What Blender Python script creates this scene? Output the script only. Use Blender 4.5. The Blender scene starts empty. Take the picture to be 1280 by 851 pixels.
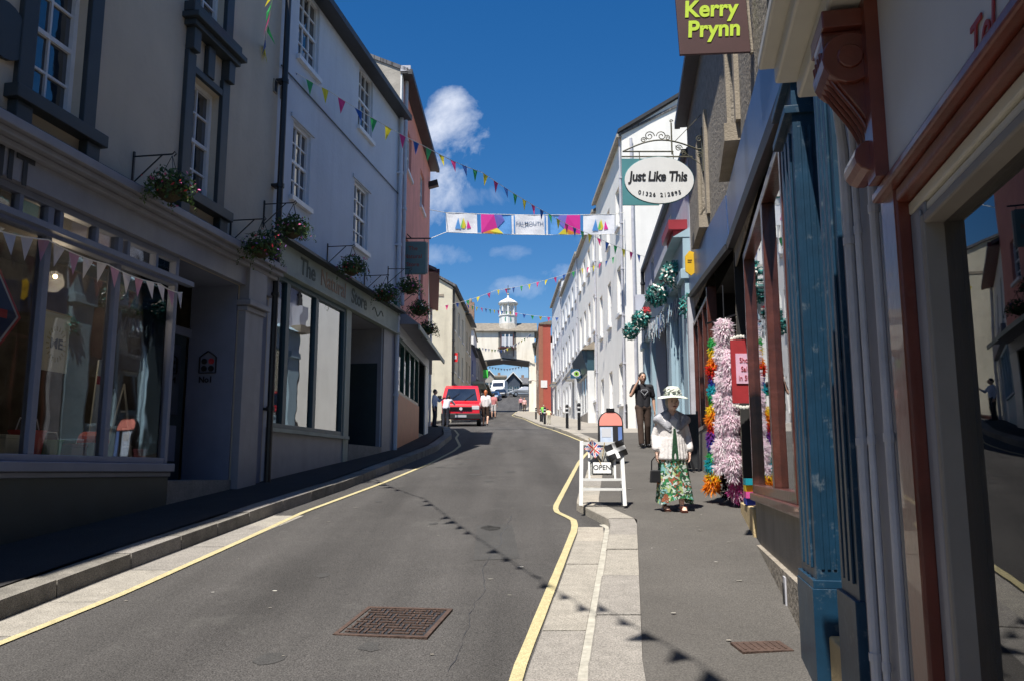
import bpy, bmesh, math, random
from mathutils import Vector, Matrix
R = math.radians
random.seed(7)
SC = bpy.context.scene
COL = SC.collection

# ------------------------------------------------------------------ camera
F_PX, PITCH = 1050.0, math.atan(163.5 / 1050.0)
CAMZ = 1.6
cam = bpy.data.objects.new('camera', bpy.data.cameras.new('camera'))
COL.objects.link(cam)
cam.location = (0, 0, CAMZ)
cam.rotation_euler = (R(90) + PITCH, 0, 0)
cam.data.sensor_width = 36
cam.data.lens = 36 * F_PX / 1280
cam.data.clip_start = 0.05
cam.data.clip_end = 6000
SC.camera = cam

# ------------------------------------------------------------------ light
SUN_EL, SUN_AZ_OFF = R(65.5), (0.20, 0.40)     # shadows fall to the right and away
SC.view_settings.view_transform = 'Standard'
SC.view_settings.look = 'None'
SC.view_settings.gamma = 1
SC.view_settings.exposure = 0.7
SC.view_settings.use_curve_mapping = False
sd = bpy.data.lights.new('sun', 'SUN')
sd.energy = 5.0
sd.angle = R(0.5)
sd.color = (1.0, 0.955, 0.88)
sun = bpy.data.objects.new('sun', sd)
COL.objects.link(sun)
h = math.hypot(*SUN_AZ_OFF)
ray = Vector((SUN_AZ_OFF[0] / h * math.cos(SUN_EL), SUN_AZ_OFF[1] / h * math.cos(SUN_EL), -math.sin(SUN_EL)))
sun.rotation_euler = ray.to_track_quat('-Z', 'Y').to_euler()
sun.location = (-20, -30, 60)

w = bpy.data.worlds.new('World')
SC.world = w
w.use_nodes = True
NT = w.node_tree
NT.nodes.clear()
out = NT.nodes.new('ShaderNodeOutputWorld')
bg = NT.nodes.new('ShaderNodeBackground')
sky = NT.nodes.new('ShaderNodeTexSky')
sky.sky_type = 'NISHITA'
sky.sun_disc = False
sky.sun_elevation = SUN_EL
sky.sun_rotation = math.atan2(-ray.x, -ray.y)      # direction of the sun, clockwise from +Y
sky.air_density = 1.0
sky.dust_density = 0.25
sky.ozone_density = 3.0
SKY_STRENGTH = 0.066
bg.inputs['Strength'].default_value = SKY_STRENGTH


def wn(t, **kw):
    n = NT.nodes.new(t)
    for k, v in kw.items():
        setattr(n, k, v)
    return n


def wmath(op, a, b=None, c=None, clamp=False):
    n = wn('ShaderNodeMath', operation=op)
    n.use_clamp = clamp
    for i, x in enumerate((a, b, c)):
        if x is None:
            continue
        if isinstance(x, (int, float)):
            n.inputs[i].default_value = x
        else:
            NT.links.new(x, n.inputs[i])
    return n.outputs[0]


tc = wn('ShaderNodeTexCoord')
sp = wn('ShaderNodeSeparateXYZ')
NT.links.new(tc.outputs['Generated'], sp.inputs[0])
yy = wmath('MAXIMUM', sp.outputs['Y'], 0.05)
gx = wmath('DIVIDE', sp.outputs['X'], yy)
gz_ = wmath('DIVIDE', sp.outputs['Z'], yy)
cmb = wn('ShaderNodeCombineXYZ')
NT.links.new(gx, cmb.inputs[0])
NT.links.new(gz_, cmb.inputs[1])


def wnoise(scale, detail, dist=0.0):
    n = wn('ShaderNodeTexNoise')
    n.inputs['Scale'].default_value = scale
    n.inputs['Detail'].default_value = detail
    n.inputs['Roughness'].default_value = 0.62
    n.inputs['Distortion'].default_value = dist
    NT.links.new(cmb.outputs[0], n.inputs['Vector'])
    return n.outputs['Fac']


n1 = wnoise(9, 7, 0.3)
mask = None
# fair-weather clouds: centre x, centre z, half width, half height, strength
for cx, cz, hw, hh, st in ((-0.09, 0.42, 0.055, 0.075, 1.0), (-0.10, 0.36, 0.06, 0.07, .95), (-0.075, 0.46, .03, .025, 1),
                           (-0.055, 0.335, 0.05, 0.018, .35), (0.0, 0.262, 0.045, 0.013, .35),
                           (0.03, 0.222, 0.06, 0.018, .6), (0.065, 0.235, 0.045, 0.02, .6), (0.105, .275, .05, .02, .45),
                           (-0.075, .26, .05, .016, .35),
                           (0.01, .115, .05, .012, .6), (0.6, .6, .3, .1, 1), (-.9, .5, .3, .12, 1)):
    a = wmath('POWER', wmath('DIVIDE', wmath('SUBTRACT', gx, cx), hw), 2)
    b = wmath('POWER', wmath('DIVIDE', wmath('SUBTRACT', gz_, cz), hh), 2)
    e = wmath('SUBTRACT', 1.0, wmath('ADD', a, b))
    e = wmath('ADD', wmath('MULTIPLY', e, 0.75), wmath('MULTIPLY', wmath('SUBTRACT', n1, 0.55), 4.6))
    e = wmath('MULTIPLY', wmath('MULTIPLY', e, 0.75, clamp=True), st)
    mask = e if mask is None else wmath('MAXIMUM', mask, e)
front = wmath('GREATER_THAN', sp.outputs['Y'], 0.06)
mask = wmath('MULTIPLY', mask, front)
mask = wmath('MULTIPLY', mask, 0.92)
mixc = wn('ShaderNodeMixRGB')
NT.links.new(mask, mixc.inputs['Fac'])
hs = wn('ShaderNodeHueSaturation')
hs.inputs['Hue'].default_value = 0.505
hs.inputs['Saturation'].default_value = 1.38
hs.inputs['Value'].default_value = 1.1
NT.links.new(sky.outputs[0], hs.inputs['Color'])
NT.links.new(hs.outputs[0], mixc.inputs['Color1'])
mixc.inputs['Color2'].default_value = (9.2, 9.6, 10.6, 1)
NT.links.new(mixc.outputs[0], bg.inputs['Color'])
NT.links.new(bg.outputs[0], out.inputs['Surface'])

# ------------------------------------------------------------------ viewing geometry -> places in the street
SP, CP = math.sin(PITCH), math.cos(PITCH)


def ray_of(px, py):
    u = (px - 640) / F_PX
    v = (425.5 - py) / F_PX
    return u, CP - v * SP, SP + v * CP


def pt(px, py, Y):
    u, dy, dz = ray_of(px, py)
    k = Y / dy
    return Vector((u * k, Y, CAMZ + dz * k))


PROF = [(-80, -6), (0, 0), (30, 3.0), (40, 3.75), (70, 6.1), (95, 8.4), (125, 12.8), (160, 16), (260, 19), (600, 8), (4000, -40)]


def _lin(Y):
    for (a, za), (b, zb) in zip(PROF, PROF[1:]):
        if Y <= b:
            return za + (zb - za) * (Y - a) / (b - a)
    return PROF[-1][1]


def gz(Y):
    return sum(_lin(Y + d) for d in (-3, -1.5, 0, 1.5, 3)) / 5


def gp(px, py, hh=0.0):
    u, dy, dz = ray_of(px, py)
    t = dz / dy
    lo, hi = 0.5, 140.0
    f = lambda Y: CAMZ + Y * t - gz(Y) - hh
    Y = 1.0
    while Y < 140 and f(Y) > 0:
        Y += 0.1
    lo, hi = Y - .1, Y
    for _ in range(30):
        m = (lo + hi) / 2
        if f(m) > 0:
            lo = m
        else:
            hi = m
    Y = (lo + hi) / 2
    return Vector((u * Y / dy, Y, gz(Y) + hh))


def interp(tab, y):
    if y <= tab[0][0]:
        (a, xa), (b, xb) = tab[0], tab[1]
        return xa + (xb - xa) * (y - a) / (b - a)
    for (a, xa), (b, xb) in zip(tab, tab[1:]):
        if y <= b:
            return xa + (xb - xa) * (y - a) / (b - a)
    (a, xa), (b, xb) = tab[-2], tab[-1]
    return xb


# ------------------------------------------------------------------ materials
MATS = {}


def mat(name, col, rough=0.7, var=0.12, scale=3.0, bump=0.0, bscale=40.0, metal=0.0, spec=0.5, streak=0.0, emis=None,
        speck=0.0, dirt=None, dirt_amt=0.0, coat=0.0, sss=0.0, transl=0.0):
    if name in MATS:
        return MATS[name]
    m = bpy.data.materials.new(name)
    m.use_nodes = True
    n = m.node_tree
    N, L = n.nodes, n.links
    p = N['Principled BSDF']
    p.inputs['Roughness'].default_value = rough
    p.inputs['Metallic'].default_value = metal
    p.inputs['Specular IOR Level'].default_value = spec
    p.inputs['Coat Weight'].default_value = coat
    geo = N.new('ShaderNodeNewGeometry')
    no = N.new('ShaderNodeTexNoise')
    no.inputs['Scale'].default_value = scale
    no.inputs['Detail'].default_value = 6
    no.inputs['Roughness'].default_value = 0.6
    L.new(geo.outputs['Position'], no.inputs['Vector'])
    ramp = N.new('ShaderNodeMapRange')
    ramp.inputs['From Min'].default_value = 0.3
    ramp.inputs['From Max'].default_value = 0.7
    ramp.inputs['To Min'].default_value = 1 - var
    ramp.inputs['To Max'].default_value = 1 + var
    L.new(no.outputs['Fac'], ramp.inputs['Value'])
    base = N.new('ShaderNodeVectorMath')
    base.operation = 'SCALE'
    base.inputs[0].default_value = col[:3]
    L.new(ramp.outputs[0], base.inputs['Scale'])
    cur = base.outputs[0]
    if streak > 0:
        mp = N.new('ShaderNodeMapping')
        mp.inputs['Scale'].default_value = (2.6, 2.6, 0.3)
        L.new(geo.outputs['Position'], mp.inputs['Vector'])
        s = N.new('ShaderNodeTexNoise')
        s.inputs['Scale'].default_value = 1.38
        s.inputs['Detail'].default_value = 5
        L.new(mp.outputs[0], s.inputs['Vector'])
        mr = N.new('ShaderNodeMapRange')
        mr.inputs['From Min'].default_value = 0.48
        mr.inputs['From Max'].default_value = 0.75
        mr.inputs['To Min'].default_value = 0
        mr.inputs['To Max'].default_value = streak
        L.new(s.outputs['Fac'], mr.inputs['Value'])
        mx = N.new('ShaderNodeMixRGB')
        L.new(mr.outputs[0], mx.inputs['Fac'])
        L.new(cur, mx.inputs['Color1'])
        d = dirt or tuple(c * 0.45 for c in col[:3])
        mx.inputs['Color2'].default_value = (*d[:3], 1)
        cur = mx.outputs[0]
    if speck > 0:
        s = N.new('ShaderNodeTexNoise')
        s.inputs['Scale'].default_value = 110
        s.inputs['Detail'].default_value = 3
        L.new(geo.outputs['Position'], s.inputs['Vector'])
        mr = N.new('ShaderNodeMapRange')
        mr.inputs['From Min'].default_value = 0.35
        mr.inputs['From Max'].default_value = 0.68
        mr.inputs['To Min'].default_value = 1 - speck
        mr.inputs['To Max'].default_value = 1 + speck
        L.new(s.outputs['Fac'], mr.inputs['Value'])
        sc = N.new('ShaderNodeVectorMath')
        sc.operation = 'SCALE'
        L.new(cur, sc.inputs[0])
        L.new(mr.outputs[0], sc.inputs['Scale'])
        cur = sc.outputs[0]
    if dirt_amt > 0:
        s = N.new('ShaderNodeTexNoise')
        s.inputs['Scale'].default_value = scale * 2.3
        s.inputs['Detail'].default_value = 9
        s.inputs['Roughness'].default_value = .75
        L.new(geo.outputs['Position'], s.inputs['Vector'])
        mr = N.new('ShaderNodeMapRange')
        mr.inputs['From Min'].default_value = 0.56
        mr.inputs['From Max'].default_value = 0.66
        mr.inputs['To Max'].default_value = dirt_amt
        L.new(s.outputs['Fac'], mr.inputs['Value'])
        mx = N.new('ShaderNodeMixRGB')
        L.new(mr.outputs[0], mx.inputs['Fac'])
        L.new(cur, mx.inputs['Color1'])
        d = dirt or (0.1, 0.09, 0.07)
        mx.inputs['Color2'].default_value = (*d[:3], 1)
        cur = mx.outputs[0]
    L.new(cur, p.inputs['Base Color'])
    if bump > 0:
        bn = N.new('ShaderNodeTexNoise')
        bn.inputs['Scale'].default_value = bscale
        bn.inputs['Detail'].default_value = 5
        L.new(geo.outputs['Position'], bn.inputs['Vector'])
        b = N.new('ShaderNodeBump')
        b.inputs['Strength'].default_value = bump
        b.inputs['Distance'].default_value = 0.02
        L.new(bn.outputs['Fac'], b.inputs['Height'])
        L.new(b.outputs[0], p.inputs['Normal'])
    if emis:
        p.inputs['Emission Color'].default_value = (*emis[:3], 1)
        p.inputs['Emission Strength'].default_value = emis[3]
    if transl > 0:
        tr = N.new('ShaderNodeBsdfTranslucent')
        L.new(cur, tr.inputs['Color'])
        ms = N.new('ShaderNodeMixShader')
        ms.inputs[0].default_value = transl
        L.new(p.outputs[0], ms.inputs[1])
        L.new(tr.outputs[0], ms.inputs[2])
        L.new(ms.outputs[0], N['Material Output'].inputs['Surface'])
    MATS[name] = m
    return m


def brickmat(name, c1, c2, mortar, bw=0.225, bh=0.075, ms=0.012, rough=0.85, bump=0.6, rot=False):
    m = bpy.data.materials.new(name)
    m.use_nodes = True
    N, L = m.node_tree.nodes, m.node_tree.links
    p = N['Principled BSDF']
    p.inputs['Roughness'].default_value = rough
    t = N.new('ShaderNodeTexCoord')
    s = N.new('ShaderNodeSeparateXYZ')
    L.new(t.outputs['Object'], s.inputs[0])
    ad = N.new('ShaderNodeMath')
    ad.operation = 'ADD'
    L.new(s.outputs['X'], ad.inputs[0])
    L.new(s.outputs['Y'], ad.inputs[1])
    c = N.new('ShaderNodeCombineXYZ')
    L.new(ad.outputs[0], c.inputs[0])
    L.new(s.outputs['Y' if rot else 'Z'], c.inputs[1])
    b = N.new('ShaderNodeTexBrick')
    b.inputs['Color1'].default_value = (*c1, 1)
    b.inputs['Color2'].default_value = (*c2, 1)
    b.inputs['Mortar'].default_value = (*mortar, 1)
    b.inputs['Scale'].default_value = 1
    b.inputs['Mortar Size'].default_value = ms
    b.inputs['Brick Width'].default_value = bw
    b.inputs['Row Height'].default_value = bh
    L.new(c.outputs[0], b.inputs['Vector'])
    no = N.new('ShaderNodeTexNoise')
    no.inputs['Scale'].default_value = 6
    no.inputs['Detail'].default_value = 8
    L.new(t.outputs['Object'], no.inputs['Vector'])
    mr = N.new('ShaderNodeMapRange')
    mr.inputs['From Min'].default_value = .3
    mr.inputs['From Max'].default_value = .7
    mr.inputs['To Min'].default_value = 0.72
    mr.inputs['To Max'].default_value = 1.25
    L.new(no.outputs['Fac'], mr.inputs['Value'])
    sc = N.new('ShaderNodeVectorMath')
    sc.operation = 'SCALE'
    L.new(b.outputs['Color'], sc.inputs[0])
    L.new(mr.outputs[0], sc.inputs['Scale'])
    L.new(sc.outputs[0], p.inputs['Base Color'])
    bp = N.new('ShaderNodeBump')
    bp.inputs['Strength'].default_value = bump
    bp.inputs['Distance'].default_value = 0.02
    bp.invert = True
    L.new(b.outputs['Fac'], bp.inputs['Height'])
    L.new(bp.outputs[0], p.inputs['Normal'])
    MATS[name] = m
    return m


def glassmat(name, tint=(0.8, 0.85, 0.85), refl=0.5, base=0.12):
    """shop glass: see-through, with a mirror share that grows at grazing angles"""
    m = bpy.data.materials.new(name)
    m.use_nodes = True
    N, L = m.node_tree.nodes, m.node_tree.links
    N.remove(N['Principled BSDF'])
    tr = N.new('ShaderNodeBsdfTransparent')
    tr.inputs[0].default_value = (*tint, 1)
    gl = N.new('ShaderNodeBsdfGlossy')
    gl.inputs['Roughness'].default_value = 0.012
    gl.inputs['Color'].default_value = (0.95, 0.97, 1, 1)
    lw = N.new('ShaderNodeLayerWeight')
    lw.inputs['Blend'].default_value = refl
    mr = N.new('ShaderNodeMapRange')
    mr.inputs['To Min'].default_value = base
    mr.inputs['To Max'].default_value = 1.0
    L.new(lw.outputs['Fresnel'], mr.inputs['Value'])
    geo = N.new('ShaderNodeNewGeometry')
    no = N.new('ShaderNodeTexNoise')
    no.inputs['Scale'].default_value = 1.1
    L.new(geo.outputs['Position'], no.inputs['Vector'])
    b = N.new('ShaderNodeBump')
    b.inputs['Strength'].default_value = 0.08
    b.inputs['Distance'].default_value = 0.03
    L.new(no.outputs['Fac'], b.inputs['Height'])
    L.new(b.outputs[0], gl.inputs['Normal'])
    mx = N.new('ShaderNodeMixShader')
    L.new(mr.outputs[0], mx.inputs[0])
    L.new(tr.outputs[0], mx.inputs[1])
    L.new(gl.outputs[0], mx.inputs[2])
    L.new(mx.outputs[0], N['Material Output'].inputs['Surface'])
    MATS[name] = m
    return m


def winmat(name, col=(0.015, 0.02, 0.028)):
    """old sash glass with a dark room behind"""
    m = mat(name, col, rough=0.04, var=0.5, scale=1.2, spec=1.0)
    N, L = m.node_tree.nodes, m.node_tree.links
    p = N['Principled BSDF']
    p.inputs['IOR'].default_value = 1.75
    geo = N.new('ShaderNodeNewGeometry')
    no = N.new('ShaderNodeTexNoise')
    no.inputs['Scale'].default_value = 2.2
    no.inputs['Detail'].default_value = 2
    L.new(geo.outputs['Position'], no.inputs['Vector'])
    b = N.new('ShaderNodeBump')
    b.inputs['Strength'].default_value = 0.35
    b.inputs['Distance'].default_value = 0.05
    L.new(no.outputs['Fac'], b.inputs['Height'])
    L.new(b.outputs[0], p.inputs['Normal'])
    return m


M = dict(
    asphalt=mat('asphalt', (0.066, 0.062, 0.059), .9, .13, .7, .45, 130, speck=.55, dirt=(0.13, .125, .115), dirt_amt=.25, spec=.3),
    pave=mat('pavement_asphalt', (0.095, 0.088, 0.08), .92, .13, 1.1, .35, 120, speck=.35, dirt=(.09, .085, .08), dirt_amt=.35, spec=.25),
    pave_shade_toned=mat('left_pavement_asphalt_shade_toned', (0.042, 0.040, 0.04), .92, .15, 1.1, .35, 120, speck=.35, dirt=(.06, .055, .05), dirt_amt=.35, spec=.2),  # pavement asphalt darkened in its colour to deepen the shade on the left side
    pave_far=mat('pavement_slabs', (0.27, 0.245, 0.21), .92, .15, 2, .2, 90, speck=.2),
    ground=mat('soil', (0.10, 0.10, 0.06), .95, .3, .3),
    k1=mat('granite_a', (0.30, 0.275, 0.235), .9, .14, 7, .5, 90, speck=.35),
    k2=mat('granite_b', (0.25, 0.23, 0.205), .9, .14, 7, .5, 90, speck=.38),
    k3=mat('granite_c', (0.34, 0.305, 0.255), .9, .16, 6, .5, 90, speck=.32),
    mortar=mat('joint_mortar', (0.36, 0.34, 0.29), .95, .25, 14, .5, 60),
    yellow=mat('yellow_road_paint', (0.46, 0.395, 0.215), .75, .14, 14, .3, 150, speck=.25, dirt=(.16, .14, .1), dirt_amt=.35),
    cream=mat('cream_render', (0.53, 0.455, 0.355), .85, .08, .8, .35, 12, streak=.14, dirt=(.3, .26, .2), dirt_amt=.12),
    charcoal=mat('charcoal_paint', (0.03, 0.038, 0.044), .5, .12, 5),
    white=mat('white_paint', (0.74, 0.74, 0.72), .45, .05, 4, streak=.12),
    sash=mat('sash_white', (0.72, 0.72, 0.72), .4, .06, 6),
    lilac=mat('lilac_grey_paint', (0.18, 0.20, 0.27), .5, .08, 4, streak=.15),
    lilac_lt=mat('pale_lilac_paint', (0.25, 0.25, 0.28), .5, .08, 4, streak=.25),
    deepgreen=mat('deep_bluegreen_paint', (0.018, 0.032, 0.038), .45, .15, 4),
    paleblue=mat('pale_blue_render', (0.56, 0.59, 0.64), .85, .06, .9, .35, 12, streak=.14),
    fascia_green=mat('sage_fascia', (0.30, 0.34, 0.30), .55, .12, 3, streak=.2),
    teal=mat('dark_teal_paint', (0.03, 0.075, 0.10), .4, .12, 4),
    black=mat('black_iron', (0.012, 0.012, 0.014), .45, .2, 8),
    gutter=mat('gutter_dark', (0.03, 0.03, 0.032), .5, .2, 6),
    slate=brickmat('slate_tiles', (0.10, 0.10, 0.11), (0.15, 0.145, 0.145), (0.05, 0.05, 0.05), .3, .22, .012, rot=True),
    oldslate=mat('weathered_slate', (0.20, 0.175, 0.14), .9, .3, 3, .3, 20, streak=.4),
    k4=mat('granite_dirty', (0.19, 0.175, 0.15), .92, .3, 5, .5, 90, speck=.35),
    redwall=mat('coral_red_render', (0.72, 0.29, 0.23), .85, .1, 2, .2, 50, streak=.25),
    greyrender=mat('grey_render', (0.40, 0.37, 0.32), .9, .18, 3, .4, 40, streak=.3),
    orangebase=mat('orange_tile', (0.42, 0.13, 0.055), .5, .12, 4),
    whitewall=mat('white_render', (0.83, 0.81, 0.76), .85, .05, 1.3, .2, 50, streak=.12),
    creamwall=mat('old_cream_render', (0.62, 0.57, 0.44), .88, .1, 1.2, .3, 40, streak=.3, dirt=(.3, .26, .2), dirt_amt=.25),
    lilacwall=mat('pale_grey_render', (0.47, 0.48, 0.54), .85, .07, 2, .25, 50, streak=.25),
    iceblue=mat('ice_blue_paint', (0.36, 0.50, 0.58), .55, .06, 3, streak=.18),
    stone=mat('rough_rubble_stone', (0.27, 0.235, 0.19), .92, .3, 9, 1.0, 22, speck=.3),
    sandstone=mat('sandstone_trim', (0.30, 0.255, 0.195), .88, .15, 6, .4, 50),
    redbrick=brickmat('red_brick', (0.42, 0.10, 0.055), (0.34, 0.085, 0.05), (0.30, .16, .11)),
    oldbrick=brickmat('old_brick', (0.24, 0.13, 0.09), (0.32, 0.16, 0.10), (0.3, .26, .2)),
    redpaint=mat('red_masonry_paint', (0.36, 0.075, 0.05), .8, .06, 2, .1, 40),
    bluepaint=mat('blue_gloss_paint', (0.007, 0.036, 0.072), .42, .25, 5, .06, 30, spec=.35, dirt=(.30, .33, .34), dirt_amt=.22),
    fascia_blue=mat('blue_fascia_gloss', (0.045, 0.09, 0.22), .36, .1, 2, .1, 6),
    brownwood=mat('brown_wood_gloss', (0.085, 0.025, 0.017), .35, .3, 8, .2, 25, coat=.2),
    oxblood=mat('oxblood_paint', (0.14, 0.032, 0.020), .32, .25, 5, .08, 22, coat=.25, dirt=(.3, .2, .15), dirt_amt=.08),
    greyriser=mat('grey_stall_riser', (0.24, 0.22, 0.19), .75, .15, 3, .3, 60, streak=.35),
    step=mat('sandstone_step', (0.50, 0.38, 0.20), .9, .12, 6, .4, 60),
    pvc=mat('white_plastic_pipe', (0.50, 0.50, 0.54), .45, .15, 5, streak=.3),
    panelwhite=mat('off_white_sign_board', (0.52, 0.53, 0.56), .5, .05, 2),
    ivory=mat('ivory_moulding', (0.58, 0.55, 0.48), .45, .06, 4),
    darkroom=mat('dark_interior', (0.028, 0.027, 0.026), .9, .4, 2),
    shopfloor=mat('shop_floor_boards', (0.11, 0.08, 0.055), .6, .2, 5),
    rust=mat('rusty_iron', (0.095, 0.060, 0.046), .7, .3, 20, .4, 60, metal=.3),
    glass=glassmat('shop_glass', (.92,.94,.94), .16, .02),
    glass2=glassmat('shop_glass_reflective', (.6, .64, .64), .55, .20),
    win=winmat('sash_glass'),
    glass3=glassmat('dim_shop_glass', (.6, .5, .42), .30, .05),
    leaf=mat('leaf_dark', (0.035, 0.075, 0.018), .6, .4, 30, transl=.25),
    leaf2=mat('leaf_light', (0.075, 0.13, 0.03), .6, .4, 30, transl=.25),
    fl_red=mat('petal_red', (0.5, 0.03, 0.04), .6, .3, 30), fl_pink=mat('petal_pink', (0.62, 0.12, 0.30), .6, .3, 30),
    fl_vio=mat('petal_violet', (0.25, 0.12, 0.45), .6, .3, 30), fl_white=mat('petal_white', (0.75, 0.72, 0.65), .6, .1, 30),
    fl_teal=mat('petal_teal', (0.06, 0.36, 0.32), .6, .4, 30, transl=.2), fl_dteal=mat('petal_deep_teal', (0.015, 0.11, 0.10), .6, .4, 30),
    wicker=mat('basket_moss', (0.05, 0.04, 0.02), .9, .4, 30),
    skin=mat('skin', (0.60, 0.36, 0.26), .55, .05, 10), darkskin=mat('tanned_skin', (0.50, 0.29, 0.20), .55, .05, 10),
    hair=mat('dark_hair', (0.025, 0.016, 0.011), .55, .3, 60), hair_red=mat('auburn_hair', (0.38, 0.11, 0.03), .55, .3, 60),
)
def lane_wear(m):
    N, L = m.node_tree.nodes, m.node_tree.links
    p = N['Principled BSDF']
    src = p.inputs['Base Color'].links[0].from_socket
    geo = N.new('ShaderNodeNewGeometry')
    mp = N.new('ShaderNodeMapping')
    mp.inputs['Scale'].default_value = (1.5, .09, 0)
    L.new(geo.outputs['Position'], mp.inputs['Vector'])
    no = N.new('ShaderNodeTexNoise')
    no.inputs['Scale'].default_value = 1.0
    no.inputs['Detail'].default_value = 4
    L.new(mp.outputs[0], no.inputs['Vector'])
    mr = N.new('ShaderNodeMapRange')
    mr.inputs['From Min'].default_value = .35
    mr.inputs['From Max'].default_value = .65
    mr.inputs['To Min'].default_value = .80
    mr.inputs['To Max'].default_value = 1.25
    L.new(no.outputs['Fac'], mr.inputs['Value'])
    sc = N.new('ShaderNodeVectorMath')
    sc.operation = 'SCALE'
    L.new(src, sc.inputs[0])
    L.new(mr.outputs[0], sc.inputs['Scale'])
    L.new(sc.outputs[0], p.inputs['Base Color'])


lane_wear(M['asphalt'])
FLAGC = dict(p=mat('flag_pink', (0.75, 0.05, 0.22), .6, .08, 8, transl=.45), b=mat('flag_blue', (0.03, 0.10, 0.36), .6, .08, 8, transl=.45),
             g=mat('flag_green', (0.05, 0.42, 0.12), .6, .08, 8, transl=.45), y=mat('flag_yellow', (0.80, 0.68, 0.04), .6, .08, 8, transl=.45),
             w=mat('flag_pale', (0.6, 0.58, 0.62), .6, .08, 8, transl=.35), k=mat('flag_rose', (0.45, 0.25, 0.36), .6, .08, 8, transl=.35))


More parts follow.
